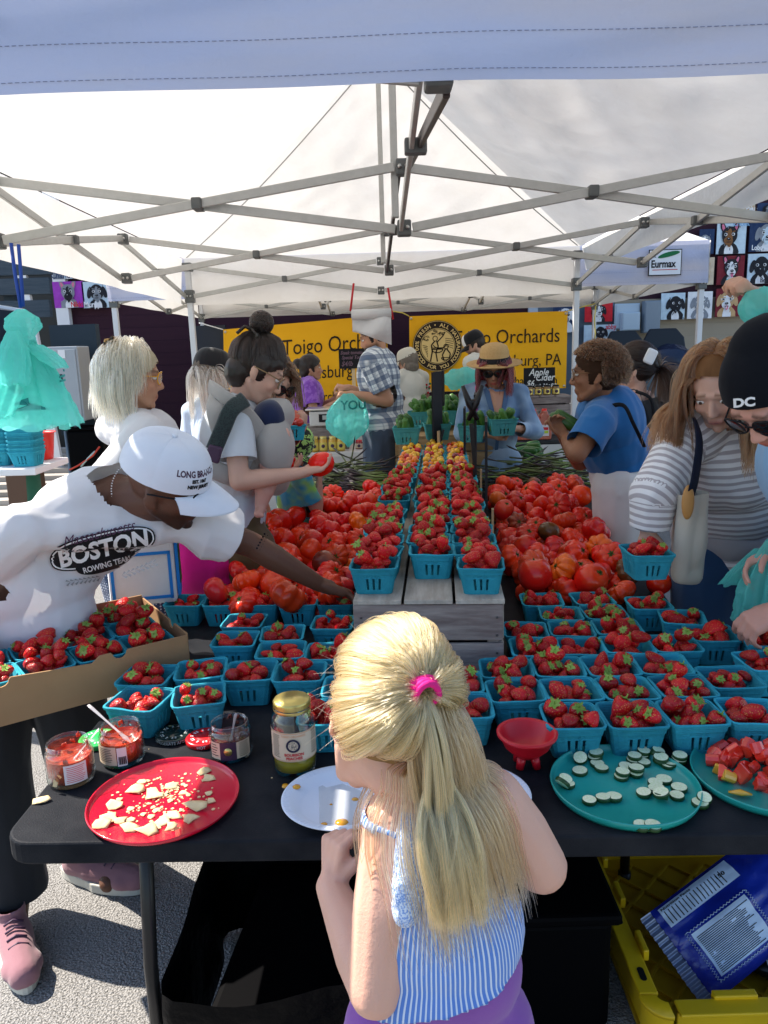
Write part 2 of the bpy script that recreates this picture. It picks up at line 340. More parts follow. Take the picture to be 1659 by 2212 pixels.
# ------------------------------------------------------------ folding tables
TZ=.74
def folding_table(label,ox,oy,yaw,w,d,grp,legs=True,m=M_tabtop,zt=TZ,name='folding_table'):
    """front-left corner ox,oy; w across, d away"""
    T=thing(name,label,'table',(ox,oy,0),yaw,grp)
    mb=MB(); r=.055; poly=[]
    for cx_,cy_,a0 in((w-r,d-r,0),(r,d-r,90),(r,r,180),(w-r,r,270)):
        for k in range(7): a=rad(a0+15*k); poly.append((cx_+r*math.cos(a),cy_+r*math.sin(a)))
    mb.prism(poly,zt-.045,zt); mb.build('table_top',m,T,bev=.006,bseg=3)
    if legs:
        for ex in(.20,w-.20):
            s=1 if ex<w/2 else -1
            for yy in(.14,d-.14): MB().tube([(ex+.02*s,yy,zt-.046),(ex,yy+.0,.35),(ex,yy,.02)],.0145,10).build('leg',M_blackm,T); MB().tube([(ex,yy,0),(ex,yy,.035)],.019,10).build('foot_cap',M_black,T)
            MB().tube([(ex,.14,.13),(ex,d-.14,.13)],.011,8).build('cross_bar',M_blackm,T); MB().tube([(ex,.14,.60),(ex,d-.14,.60)],.011,8).build('cross_bar',M_blackm,T)
            MB().tube([(ex,d/2-.05,.60),(ex+.34*s,d/2-.05,zt-.05)],.009,8).build('brace',M_blackm,T)
            MB().tube([(ex,d/2+.05,.60),(ex+.34*s,d/2+.05,zt-.05)],.009,8).build('brace',M_blackm,T)
    return T
FT=folding_table('long black folding table across the front, holding sample trays and jars',-.725,1.235,-.028,1.86,.74,'black folding tables')
folding_table('black folding table running back under the left tomato heap',-.70,1.99,-.055,.77,1.80,'black folding tables')
folding_table('black folding table running back under the right tomato heap',.10,1.96,-.14,.78,1.80,'black folding tables')
folding_table('black folding table at the far left, under the asparagus',-.60,3.80,-.055,.77,1.55,'black folding tables',legs=False)
folding_table('black folding table at the far right, under the dark asparagus',.36,3.75,-.14,.80,1.60,'black folding tables',legs=False)
# ------------------------------------------------------------ wooden crates under the berries
M_plank=wood('weathered_plank',(.30,.265,.22),(.46,.42,.36),.8,(14,2,14)); M_plankx=wood('weathered_plank_cross',(.17,.13,.12),(.34,.29,.26),.8,(2,14,14))
M_plankn=wood('new_plank',(.42,.28,.14),(.30,.19,.09),.7,(2,14,14)); M_nail=mat('nail',(.08,.08,.08),.5,.6)
def crate(label,cx_,cy_,z0,w,d,h,yaw,m1=M_plank,m2=M_plankx,nt=3,group='wooden crates raising the berry baskets',open_top=False,nf=2):
    T=thing('wooden_crate',label,'crate',(cx_,cy_,z0),yaw,group); t=.012
    if not open_top:
        pw=(w-.008*(nt-1))/nt
        for i in range(nt):
            MB().box((-w/2+pw/2+i*(pw+.008),R.uniform(-.003,.003),h-t/2+R.uniform(-.0012,.0012)),(pw,d,t),rotm(0,R.uniform(-.004,.004),0)).build('plank',m1,T,bev=.0015)
    hh=h-t-.002; ph=(hh-.01*(nf-1))/nf
    for sgn in(-1,1):
        for i in range(nf):
            MB().box((R.uniform(-.003,.003),sgn*(d/2-t/2-.001),ph/2+i*(ph+.01)),(w-.004,t,ph),rotm(0,R.uniform(-.006,.006),0)).build('plank',m2,T,bev=.0015)
            MB().box((sgn*(w/2-t/2-.001),0,ph/2+i*(ph+.01)),(t,d-2*t-.006,ph)).build('plank',m1,T,bev=.0015)
        for e in(-1,1): MB().box((e*(w/2-.028),sgn*(d/2-t-.014),hh/2),(.03,.024,hh-.004)).build('corner_post',m2,T)
    nb=MB()
    for i in range(nf):
        for x in(-w/2+.02,w/2-.02):
            for q in(.25,.75): nb.tube([(x,-d/2-.0005,(i+q)*ph),(x,-d/2-.003,(i+q)*ph)],.003,6)
    nb.build('nails',M_nail,T)['kind']='stuff'
    return T
CY=-.078; ct,st_=math.cos(CY),math.sin(CY)
def aisle(x,y):  # x across, y back, measured from the front middle of the crate run
    return (.108+ct*x-st_*y, 1.885+st_*x+ct*y)
for i,lab in enumerate(['weathered crate nearest the girl, under the front berry baskets','weathered crate second from the front of the berry run','weathered crate in the middle of the berry run','weathered crate fourth from the front, where berries meet cherry tomatoes','weathered crate at the far end under the cherry tomatoes']):
    a=aisle(0,.30+.605*i); crate(lab,a[0],a[1],TZ+.001,.395,.60,.221,CY)
CTZ=TZ+.222
a=aisle(.05,3.28); crate('paler upright wooden crate at the far end carrying the cucumber baskets',a[0]+.02,a[1]+.02,TZ+.001,.62,.42,.305,CY,M_plankn,M_plankn,5,nf=3)
CUZ=TZ+.306
# ------------------------------------------------------------ pulp baskets
def _pulp(N,L,tc,cur,mix,b):
    w=N.new('ShaderNodeTexWave'); w.wave_type='BANDS'; w.bands_direction='Z'; w.inputs['Scale'].default_value=85; w.inputs['Distortion'].default_value=1.2; L.new(tc.outputs['Object'],w.inputs[0])
    n=N.new('ShaderNodeTexNoise'); n.inputs['Scale'].default_value=260; n.inputs['Detail'].default_value=3; L.new(tc.outputs['Object'],n.inputs[0])
    ad=N.new('ShaderNodeMath'); ad.operation='MULTIPLY_ADD'; ad.inputs[1].default_value=.5; L.new(w.outputs[1],ad.inputs[0]); L.new(n.outputs[0],ad.inputs[2])
    bp=N.new('ShaderNodeBump'); bp.inputs['Distance'].default_value=.0012; L.new(ad.outputs[0],bp.inputs['Height']); L.new(bp.outputs[0],b.inputs['Normal']); return cur
M_pulp=mat('teal_pulp',(.035,.34,.44),.75,n=(35,.55,(.018,.22,.31)),rnd=.22,fn=_pulp)
M_pulpg=mat('green_pulp',(.07,.34,.34),.75,n=(35,.45,(.05,.25,.26)),rnd=.12,fn=_pulp)
def basket_mesh(name,wt=.0595,wb=.047,h=.075,m=M_pulp,dx=1.0,seed=0):
    ts=[-1,-.78,-.58,-.47,-.32,-.20,-.075,.075,.20,.32,.47,.58,.78,1]; slots={(3,4):1,(6,7):1,(9,10):1}; cr=.012
    def ring(k,z,w,infl=0,rel=0):
        P=[]; n=len(ts)
        for side in range(4):
            c,s=[(1,0),(0,1),(-1,0),(0,-1)][side]
            for i,t in enumerate(ts):
                x=t*(w-cr); y=-(w+infl-(rel if i in(3,4,6,7,9,10) else 0)-(rel*.6 if (i%2) else 0)) if 0<i<n-1 else -(w+infl)
                P.append(((c*x-s*y)*dx,s*x+c*y,z))
            a=(side*90-90+45); cx0,cy0=(w-cr)*( [1,1,-1,-1][side]),(w-cr)*([-1,1,1,-1][side])
            P.append(((cx0+(cr+infl)*math.cos(rad(a)))*dx,cy0+(cr+infl)*math.sin(rad(a)),z))
        return P
    mb=MB(); per=(len(ts)+1); n=per*4
    W=lambda z: wb+(wt-wb)*(z/h)
    outer=[(0,0,0),(.010,0,.0),(.012,.0004,.0006),(.044,.0004,.0006),(.046,0,.0012),(h*.72,0,.0016),(h*.735,.0015,0),(h-.008,.0012,.0003),(h-.007,.004,0),(h-.001,.0045,0),(h,.003,0)]
    rings=[ring(k,z,W(z),i,rl) for k,(z,i,rl) in enumerate(outer)]
    inner=[(h,-.001,0),(h-.004,-.003,0),(.046,-.0032,0),(.044,-.0032,0),(.012,-.0032,0),(.008,-.0032,0)]
    ri=[ring(k,z,W(z),i) for k,(z,i,_) in enumerate(inner)]
    allr=rings+ri; V=[p for r_ in allr for p in r_]; F=[]
    def isslot(j):
        q=j%per; return (q,q+1) in slots
    for k in range(len(allr)-1):
        for j in range(n):
            if (k in(2,) or k==len(rings)+3) and isslot(j): continue
            F.append((k*n+j,k*n+(j+1)%n,(k+1)*n+(j+1)%n,(k+1)*n+j))
    kb=len(allr)-1
    for j in range(n):   # slot side walls
        q=j%per
        if (q,q+1) in slots:
            for jj in(j,(j+1)%n): F.append((2*n+jj,3*n+jj,(len(rings)+3)*n+jj,(len(rings)+4)*n+jj))
    F.append(tuple(range(n-1,-1,-1))); F.append(tuple(kb*n+j for j in range(n)))
    V=np.array(V); t_=V[:,2:3]/h; V[:,:2]+=t_*.0035*np.stack([fbm(V,14,2,seed),fbm(V,14,2,seed+40)],1); V[:,2]+=(t_[:,0]**2)*.0028*fbm(V*v3(1,1,.1),16,2,seed+70)
    mb.add(V,F,0,False); return mb.mesh(name,m)
BM=basket_mesh('basket_mesh'); BMV=[BM]+[basket_mesh('basket_mesh',dx=1+.02*(k-2),seed=k*9+3) for k in range(1,6)]; BMG=basket_mesh('quart_basket_mesh',.082,.064,.10,M_pulpg); BMS=basket_mesh('pint_basket_mesh',.056,.045,.062)
def basket(label,x,y,z,yaw,me=BM,group=None,tilt=(0,0)):
    o=bpy.data.objects.new('berry_basket',R.choice(BMV) if me is BM else me); COL.objects.link(o); o.location=(x,y,z); o.rotation_euler=(tilt[0],tilt[1],yaw); return tag(o,label,'basket',group)
# ------------------------------------------------------------ strawberries
def _berry(N,L,tc,cur,mix,b):
    v=N.new('ShaderNodeTexVoronoi'); v.inputs['Scale'].default_value=230; L.new(tc.outputs['Object'],v.inputs[0])
    mr=N.new('ShaderNodeMapRange'); mr.inputs[1].default_value=.12; mr.inputs[2].default_value=.30; L.new(v.outputs['Distance'],mr.inputs[0])
    c=mix(mr.outputs[0],(.62,.28,.05),cur)
    bp=N.new('ShaderNodeBump'); bp.inputs['Distance'].default_value=.0011; m2=N.new('ShaderNodeMapRange'); m2.inputs[1].default_value=.05; m2.inputs[2].default_value=.6; L.new(v.outputs['Distance'],m2.inputs[0]); L.new(m2.outputs[0],bp.inputs['Height']); L.new(bp.outputs[0],b.inputs['Normal']); return c
M_berry=mat('strawberry_skin',(.50,.006,.010),.34,coat=.08,spec=.35,rnd=.38,n=(30,.5,(.34,.003,.008)),fn=_berry,sss=.0)
M_berrys=mat('strawberry_skin_mass',(.50,.006,.010),.36,spec=.3,island=.35,fn=_berry)
M_calyx=mat('strawberry_leaf',(.17,.30,.045),.6,n=(60,.7,(.38,.42,.14)),rnd=.2)
def berry_geo(L_=.042,r=.019,nu=14,nv=9,seed=0,wide=1.,fl=.85):
    rr=random.Random(seed); V=[];F=[]
    prof=[(.001,0),(.30,.06),(.55,.16),(.78,.34),(.95,.55),(1.0,.72),(.90,.88),(.60,.97),(.15,.965)]
    for (a,t) in prof:
        for j in range(nu):
            th=2*pi*j/nu; k=1+.07*math.sin(3*th+seed)+.04*math.sin(2*th+t*5+seed*2)
            V.append((a*r*k*math.cos(th)*wide,a*r*k*math.sin(th)*fl,(t-.5)*L_+.0015*math.sin(th*2+seed)))
    for i in range(len(prof)-1):
        for j in range(nu): F.append((i*nu+j,i*nu+(j+1)%nu,(i+1)*nu+(j+1)%nu,(i+1)*nu+j))
    F.append(tuple((len(prof)-1)*nu+j for j in range(nu))); F.append(tuple(range(nu-1,-1,-1)))
    return np.array(V),F
def calyx_geo(L_,seed):
    rr=random.Random(seed); V=[];F=[]; z0=L_*.47
    for k in range(9):
        a=2*pi*k/9+rr.uniform(-.2,.2); l=rr.uniform(.011,.017); w=rr.uniform(.0028,.004); c,s=math.cos(a),math.sin(a); up=rr.uniform(-.003,.006)
        o=len(V)
        for t,ww,dz in((0,.5,0),(.45,1,.0015),(.8,.6,up*.5),(1,.08,up)):
            for e in(-1,1): V.append((c*l*t-s*w*ww*e,s*l*t+c*w*ww*e,z0+dz+.0008))
        for q in range(3): F.append((o+2*q,o+2*q+1,o+2*q+3,o+2*q+2))
    o=len(V)
    for t in(0,1):
        for j in range(5): V.append((.0013*math.cos(j*1.257)+t*.002,.0013*math.sin(j*1.257),z0+t*.011))
    for j in range(5): F.append((o+j,o+(j+1)%5,o+5+(j+1)%5,o+5+j))
    F.append(tuple(o+5+j for j in range(5)))
    return np.array(V),F
BV=[berry_geo(l,r,14,9,s,w,f) for l,r,s,w,f in((.044,.0185,1,1,.9),(.040,.020,2,1.08,.9),(.047,.0175,3,1,.85),(.036,.019,4,1.15,.8),(.050,.021,5,1.12,.75))]
BL=[.044,.040,.047,.036,.050]
BMe=[];CMe=[]
for (V,F),l in zip(BV,BL):
    q=MB();q.add(V,F,0,True);BMe.append(q.mesh('strawberry_mesh',M_berry)); V2,F2=calyx_geo(l,int(l*1e4)); q=MB();q.add(V2,F2,0,False);CMe.append(q.mesh('calyx_mesh',M_calyx))
stuffB=MB(); nB=[0]
def heap(n,sample,rfn,z0,zs=.8,tries=24,spread=1.,rr=R):
    out=[]
    for k in range(n):
        r=rfn(); best=None
        for _ in range(tries):
            x,y=sample(r); z=z0+r*zs
            for (a,b,c,q) in out:
                d2=(a-x)**2+(b-y)**2; s=(r+q)*spread
                if d2<s*s: z=max(z,c+zs*math.sqrt(s*s-d2))
            if best is None or z<best[2]: best=(x,y,z,r)
        out.append(best)
    return out
def randq():
    return Quaternion((R.gauss(0,1),R.gauss(0,1),R.gauss(0,1),R.gauss(0,1))).normalized()
def fill_berries(x,y,z,yaw,where,n=11,hw=.047,floor=.034,indiv=True,tilt=None,sc=1.):
    c,s=math.cos(yaw),math.sin(yaw)
    pts=heap(n,lambda r:(R.uniform(-hw+r*.45,hw-r*.45),R.uniform(-hw+r*.45,hw-r*.45)),lambda:R.uniform(.0140,.0222)*sc,floor,.80,16,.93)
    for (a,b,h,r) in pts:
        if h<floor+.028: a*=.74; b*=.74
        k=R.randrange(5); k=k if R.random()<.75 else 1; scale=r/.0195*R.uniform(.94,1.08)*(1.0 if k<4 else .92)
        q=randq(); top=h>floor+.03
        showc=R.random()<(.50 if top else .15)
        if showc:   # leafy cap turned up or towards us
            d=Vector((R.uniform(-.8,.8),R.uniform(-.9,.2),R.uniform(.25,.9))).normalized(); q=d.to_track_quat('Z','Y')
        elif top or R.random()<.5:
            d=Vector((R.uniform(-1,1),R.uniform(-.3,1),R.uniform(-.7,.15))).normalized(); q=d.to_track_quat('Z','Y')
        P=(x+c*a-s*b,y+s*a+c*b,z+h)
        if indiv and nB[0]<300:
            nB[0]+=1; o=bpy.data.objects.new('strawberry',BMe[k]); COL.objects.link(o); o.location=P; o.rotation_mode='QUATERNION'; o.rotation_quaternion=q; o.scale=(scale,)*3
            w1=('front' if b<-.016 else 'back' if b>.016 else 'middle')+' '+('left' if a<-.016 else 'right' if a>.016 else 'centre')
            tag(o,('leafy capped ' if showc else ('plump ','long ','slim ','small ','broad ')[k])+'strawberry, '+w1+', '+where,'strawberry','strawberries in '+where)
            if showc:
                e=bpy.data.objects.new('calyx',CMe[k]); COL.objects.link(e); e.parent=o
        else:
            V,F=BV[k]; m=np.array(q.to_matrix()); stuffB.add(V@m.T*scale+v3(P),F,0,True)
            if showc:
                V,F=calyx_geo(BL[k],R.randrange(999)); stuffB.add(V@m.T*scale+v3(P),F,1,False)
# list of baskets: rim-front-centre picture points, row by row
ORD=['first','second','third','fourth','fifth','sixth']
BK=[]   # x,y,z,yaw,phrase,n
def bk(u,v,phrase,yaw=-.03,z=TZ,n=11):
    p=atz(u,v,z+.075); BK.append([p[0],p[1]+.063,z+.001,yaw,phrase,n])
rows=[('front row at cucumber tray',[(1257,1568),(1384,1551),(1499,1546),(1618,1553)]),
 ('second row right of the girl',[(1137,1508),(1240,1503),(1350,1501),(1452,1490),(1568,1488)]),
 ('third row right of the girl',[(1132,1461),(1235,1458),(1334,1458),(1437,1456)]),
 ('fourth row right of the crates',[(1130,1421),(1220,1416),(1315,1416),(1415,1412)]),
 ('fifth row right of the crates',[(1122,1386),(1205,1383),(1290,1381)]),
 ('sixth row right of the crates',[(1197,1351),(1290,1350)]),('back row at the tomatoes',[(1187,1321),(1300,1318)])]
for nm,ps in rows:
    for i,(u,v) in enumerate(ps): bk(u,v,'the %s basket from left, %s'%(ORD[i],nm),R.uniform(-.09,.05))
for u,v,nm,yw in((1417,1318,'the lone basket right of the back row',-.05),(1497,1352,'the rear basket of the pair near the striped sweater',-.25),(1487,1383,'the front basket of the pair near the striped sweater',-.1),(1612,1400,'the basket under the hand at the right edge',-.12),(1632,1451,'the basket cut by the right edge, third from front',0),
    (1042,1545,'the basket just right of the girl in front',-.03),(1046,1500,'the basket behind the one right of the girl',-.03),
    (285,1536,'the turned basket behind the two salsa jars',-.22),(412,1513,'the turned basket beside the black jar lid',.22),(345,1480,'the basket tucked behind the left pair',-.1),(447,1467,'the basket behind the one at the black lid',.15),
    (528,1470,'the basket behind the dark chutney jar',0),(624,1470,'the basket behind the gold lidded jar',0),(640,1425,'the basket two behind the gold lidded jar',0),(512,1397,'the basket left of three behind the box corner',.0),(595,1391,'the basket middle of three beyond the jars',.03),(684,1361,'the basket right of three near the crates',-.05),
    (522,1357,'the basket behind the box corner basket',-.05),(712,1430,'the basket half hidden by the girl hair',0),(703,1563,'the basket between the peach jar and the girl',0),(716,1510,'the basket behind the girl forehead',0)):
    bk(u,v,nm,yw)
for i,u in enumerate((482,555,627,697,757)): bk(u,1307,'the %s basket from left, row before the tomatoes'%ORD[i],-.04,n=9)
# nudge overlapping baskets apart
for it in range(60):
    for i in range(len(BK)):
        for j in range(i):
            a,b=BK[i],BK[j]; dx=a[0]-b[0]; dy=a[1]-b[1]; ox=.1295-abs(dx); oy=.1295-abs(dy)
            if ox>0 and oy>0:
                if ox<oy: s=math.copysign(ox/4,dx); a[0]+=s; b[0]-=s
                else: s=math.copysign(oy/4,dy); a[1]+=s; b[1]-=s
    for a in BK:   # keep clear of the crate run
        l=-.10-.061; r_=.33+.061
        if a[1]>1.81 and l-.04<a[0]<r_: a[0]=l-.0 if a[0]<.1 else r_
# ------------------------------------------------------------ cardboard box of berries at the left
M_card=mat('cardboard',(.36,.215,.11),.85,n=(5,.5,(.29,.165,.08)),bump=(90,.0006)); M_carde=mat('cardboard_edge',(.50,.34,.20),.9)
pA=atz(-60,1583,TZ+.004); pB=atz(410,1457,TZ+.004); bx_=pB-pA; bl=np.linalg.norm(bx_); byaw=math.atan2(bx_[1],bx_[0]); BXD=.40; BXH=.118
BX=thing('cardboard_box','open brown cardboard box full of strawberry baskets, held at the left table end','box',(pB[0],pB[1],TZ+.002),byaw)
LX=.62
def side(L,notches,h=BXH):
    pts=[(0,0),(L,0),(L,h)]
    for a,kind in notches[::-1]:
        if kind=='c': pts+=[(a+.022,h)]+[(a+.018*math.cos(t),h-.004-.016*math.sin(t)) for t in np.linspace(0,pi,7)]+[(a-.022,h)]
        elif kind=='d': pts+=[(a+.01,h),(a-.01,h-.016)]
        elif kind=='u': pts+=[(a+.01,h-.016),(a-.01,h)]
    pts+=[(0,h)] if notches==[] or notches[0][1]!='d' else [(0,h)]
    return pts
f1=side(LX,[(.12,'c'),(.34,'c'),(.50,'c')]); t=.005
def bside(nm,O,X,pts,th=t):
    q=MB(); q.prism(pts,0,th,O,X,(0,0,1)); q.build(nm,M_card,BX)
bside('front_panel',(-LX,0,0),(1,0,0),side(LX,[(.16,'c'),(.38,'d'),(.44,'c')]))
bside('back_panel',(-LX,BXD,0),(1,0,0),side(LX,[(.14,'u'),(.25,'c'),(.47,'d')],BXH+.012))
bside('side_panel',(-.001,0,0),(0,1,0),side(BXD,[(.12,'c')],BXH+.004)); bside('side_panel',(-LX,0,0),(0,1,0),side(BXD,[(.2,'c')],BXH))
MB().box((-LX/2,BXD/2,.003),(LX-.01,BXD-.01,.005)).build('bottom_panel',M_card,BX)
bc,bs=math.cos(byaw),math.sin(byaw)
def boxw(x,y): return pB[0]+bc*x-bs*y,pB[1]+bs*x+bc*y
boxb=[]
for i in range(4):
    for j in range(3):
        if i==3 and j==2: continue
        xx,yy=boxw(-.075-.130*i-.01,.075+.127*j); boxb.append((xx,yy,TZ+.030,byaw+R.uniform(-.05,.05),'the cardboard box, %s basket from its right, %s row'%(ORD[i],('front','middle','back')[j]),13))
# order by distance so that the nearest berries are individuals
allb=[(b,BM,.035) for b in BK]+[(b,BM,.048) for b in boxb]
allb.sort(key=lambda q:q[0][0][1] if isinstance(q[0][0],tuple) else q[0][1])
for b,me,fl in allb:
    x,y,z,yw,ph,n=b
    basket('teal berry basket: '+ph,x,y,z,yw,me,'teal strawberry baskets')
    fill_berries(x,y,z,yw,ph,n,floor=fl)
# baskets of berries on the crate run
colx=(-.128,0,.128)
for c in range(3):
    y0=(.095,.225,.085)[c]; nrow=12
    for k in range(nrow):
        yy=y0+.131*k+.010*R.random()
        if yy>1.62: continue
        if c==0 and k in(6,): continue
        a=aisle(colx[c]+.004*R.random()+R.uniform(-.008,.008)-(.02 if c==0 else 0)+(.015 if c==2 and k==0 else 0),yy); yw=CY+R.uniform(-.1,.1)
        rown=['front','second','third','fourth','fifth','sixth','seventh','eighth','ninth','tenth','eleventh','twelfth'][k]
        basket('teal basket of strawberries on the crate run, %s column, %s from the front'%(('left','middle','right')[c],rown),a[0],a[1],CTZ,yw,BM,'teal strawberry baskets')
        fill_berries(a[0],a[1],CTZ,yw,'the %s basket of the %s crate column'%(rown,('left','middle','right')[c]),13,floor=.048)
# ------------------------------------------------------------ cherry tomatoes in pints on the crate run
M_cherry=mat('cherry_tomato_skin',(.5,.02,.02),.22,objcol=True,coat=.3,rnd=.12)
q=MB();q.ell((0,0,0),(1,1,.92),nu=12,nv=8); q.ell((0,0,.9),(.12,.12,.06),nu=6,nv=4); CHM=q.mesh('cherry_tomato_mesh',M_cherry)
CCOL=[('red',(.55,.015,.012)),('yellow',(.80,.42,.01)),('orange',(.78,.20,.008)),('purple red',(.20,.01,.015)),('yellow',(.85,.50,.02)),('red',(.60,.02,.01))]
nch=0
for c in range(3):
    for k in range(9):
        yy=1.70+.128*k+(.05 if c==1 else 0)
        if yy>2.98: continue
        a=aisle(colx[c]*.95-.01*(c==0),yy); rown=['first','second','third','fourth','fifth','sixth','seventh','eighth','ninth','tenth','eleventh'][k]
        basket('teal pint of cherry tomatoes on the crate run, %s column, %s behind the strawberries'%(('left','middle','right')[c],rown),a[0],a[1],CTZ,CY,BMS,'teal pints of cherry tomatoes')
        main=R.choice([1,4,0,1,2,1])
        for (px,py,h,r) in heap(12,lambda r:(R.uniform(-.040,.040),R.uniform(-.040,.040)),lambda:R.uniform(.0135,.0185),.036,.9,14,.95):
            cn,cc=CCOL[main] if R.random()<.55 else R.choice(CCOL)
            o=bpy.data.objects.new('cherry_tomato',CHM); COL.objects.link(o); o.location=(a[0]+px,a[1]+py,CTZ+h); o.scale=(r,r,r*R.uniform(.95,1.3)); o.rotation_euler=(R.uniform(-1.5,1.5),R.uniform(-1,1),0); o.color=(*cc,1)
            tag(o,'%s%s cherry tomato, %s %s of the %s pint, %s column'%('long ' if o.scale[2]>r*1.15 else 'round ',cn,'front' if py<-.013 else 'back' if py>.013 else 'middle','left' if px<-.013 else 'right' if px>.013 else 'centre',rown,('left','middle','right')[c]),'tomato','%s cherry tomatoes in the %s pint of the %s column'%(cn,rown,('left','middle','right')[c])); nch+=1
# ------------------------------------------------------------ heirloom tomatoes
def _tom(N,L,tc,cur,mix,b):
    s=N.new('ShaderNodeSeparateXYZ'); L.new(tc.outputs['Object'],s.inputs[0]); mr=N.new('ShaderNodeMapRange'); mr.inputs[1].default_value=.2; mr.inputs[2].default_value=.75; mr.inputs[4].default_value=.55; L.new(s.outputs[2],mr.inputs[0])
    n=N.new('ShaderNodeTexNoise'); n.inputs['Scale'].default_value=2.2; L.new(tc.outputs['Object'],n.inputs[0]); mu=N.new('ShaderNodeMath'); mu.operation='MULTIPLY'; L.new(mr.outputs[0],mu.inputs[0]); L.new(n.outputs[0],mu.inputs[1])
    c=mix(mu.outputs[0],cur,(.75,.14,.015)); return c
M_tom=mat('tomato_skin',(.6,.03,.01),.24,objcol=True,coat=.12,spec=.4,fn=_tom,n=(2.5,.0)); M_sepal=mat('tomato_sepal',(.05,.10,.02),.7)
def tomato_mesh(nr,depth,zs,seed,nu=40,nv=14):
    rr=random.Random(seed); ph=[rr.uniform(-.35,.35) for _ in range(8)]; mb=MB()
    def f(u,v):
        th=2*pi*u; t=pi*v; z=-math.cos(t); r=math.sin(t)**.82
        rib=.8*depth*(abs(math.sin(nr*th/2+ph[0]*math.sin(th)+ph[1]))**.75-.6)*(math.sin(t)**.7+.25*(z>0))*(1+ .4*ph[2]*math.sin(2*th))
        r=r*(1+rib)*(1+.07*math.sin(th+ph[3]*6)+.05*math.sin(2*th+ph[4]*6)); zz=z*zs*(1+rib*.5)
        if z>0: zz-=.20*math.exp(-(r/.33)**2)*zs
        else: zz+=.08*math.exp(-(r/.3)**2)*zs
        return (r*math.cos(th),r*math.sin(th),zz)
    mb.grid(f,nu,nv); me=mb.mesh('tomato_mesh',M_tom)
    s=MB(); zt=zs*.80
    for k in range(6):
        a=k*1.047+ph[k%8]; l=.30+.1*ph[k]; c,sn=math.cos(a),math.sin(a); w=.05
        V=[(c*l*t_-sn*w*ww*e,sn*l*t_+c*w*ww*e,zt+dz) for t_,ww,dz in((0,1,.03),(.5,1,.07),(1,.1,.04)) for e in(-1,1)]
        s.add(V,[(0,1,3,2),(2,3,5,4)])
    s.tube([(0,0,zt-.05),(.01,0,zt+.10),(.04,.01,zt+.18)],[.06,.045,.035],6)
    return me,s.mesh('sepal_mesh',M_sepal)
TM=[tomato_mesh(9,.22,.66,1),tomato_mesh(11,.26,.60,2),tomato_mesh(7,.20,.72,3),tomato_mesh(5,.05,.82,4,28,12),tomato_mesh(6,.04,.88,5,28,12),tomato_mesh(8,.30,.74,6),tomato_mesh(5,.03,1.0,7,28,12)]
TK=['deeply ribbed','many ribbed flat','lobed','smooth round','round','pleated tall','oval smooth']
TC=[('red',(.76,.015,.006)),('red',(.68,.010,.006)),('orange red',(.84,.050,.006)),('scarlet',(.82,.024,.007)),('pinkish red',(.70,.018,.022)),('orange',(.86,.14,.008)),('greenish brown',(.13,.050,.015)),('dark maroon',(.16,.020,.012)),('orange red',(.64,.045,.008))]
TOMS=[]
def tomato(P,r,where,kind=None,colr=None,q=None,sep=True):
    k=R.choice([0,0,1,1,2,2,3,4,5,5,6]) if kind is None else kind; cn,cc=R.choices(TC,[7,6,4,6,3,1.6,.8,.8,3])[0] if colr is None else TC[colr]
    o=bpy.data.objects.new('tomato',TM[k][0]); COL.objects.link(o); o.location=tuple(P); o.scale=(r,)*3; o.color=(*[x*R.uniform(.88,1.1) for x in cc],1)
    if q is None: q=Vector((R.uniform(-.9,.9),R.uniform(-1.1,.5),R.uniform(.2,1))).normalized().to_track_quat('Z','Y')
    o.rotation_mode='QUATERNION'; o.rotation_quaternion=q
    tag(o,'%s %s tomato %s'%(TK[k],cn,where),'tomato','%s %s tomatoes %s'%(TK[k],cn,where))
    if sep and R.random()<.7:
        e=bpy.data.objects.new('sepals',TM[k][1]); COL.objects.link(e); e.parent=o
    return o
def zone(Pl,Pr,t):  # interpolation of an edge
    return Pl+(Pr-Pl)*t
def sampler(x0f,x1f,y0,y1,bias=1.0):
    def s(r):
        y=y0+(y1-y0)*R.random()**bias; return R.uniform(x0f(y)+r,x1f(y)-r),y
    return s
lx0=lambda y:-.615+.05*(y-2.3)+max(0,(y-3.4))*.12; lx1=lambda y:-.125+.078*(y-1.9)
hl=heap(108,sampler(lx0,lx1,2.33,4.15),lambda:R.uniform(.042,.061),TZ,.80,34,.985)
rx0=lambda y:.34+.10*(y-1.9); rx1=lambda y:.86+.14*(y-2.35)+.0
hr=heap(104,sampler(rx0,rx1,2.42,4.30),lambda:R.uniform(.042,.061),TZ,.80,34,.985)
for H,sd in((hl,'left'),(hr,'right')):
    for (x,y,z,r) in H:
        band='front' if y<2.6 else 'second' if y<2.95 else 'middle' if y<3.35 else 'fourth' if y<3.75 else 'rearmost'; lo,hi=(lx0(y),lx1(y)) if sd=='left' else (rx0(y),rx1(y)); t_=(x-lo)/(hi-lo); lat='left' if t_<.34 else 'centre' if t_<.67 else 'right'
        tomato((x,y,z),r,('big ' if r>.055 else 'small ' if r<.047 else '')+'%s, %s band, %s of %s heap'%('on top' if z>TZ+r*.8+.03 else 'low',band,lat,sd))
for (u,v,r,k,c,w) in ((1276,1268,.050,0,8,'standing alone at the front right of the heap'),(1342,1262,.045,0,0,'beside the front one, next to the striped sleeve'),(1422,1262,.043,4,0,'under the basket held by the striped sweater'),
    (524,1262,.046,0,2,'with orange shoulders at the front left corner'),(586,1250,.055,3,5,'big on the front left behind the berry row')):
    p=atz(u,v,TZ+r*.7); tomato((p[0],p[1],TZ+r*.8),r,w,k,c,Vector((.1,-.45,.8)).normalized().to_track_quat('Z','Y'))
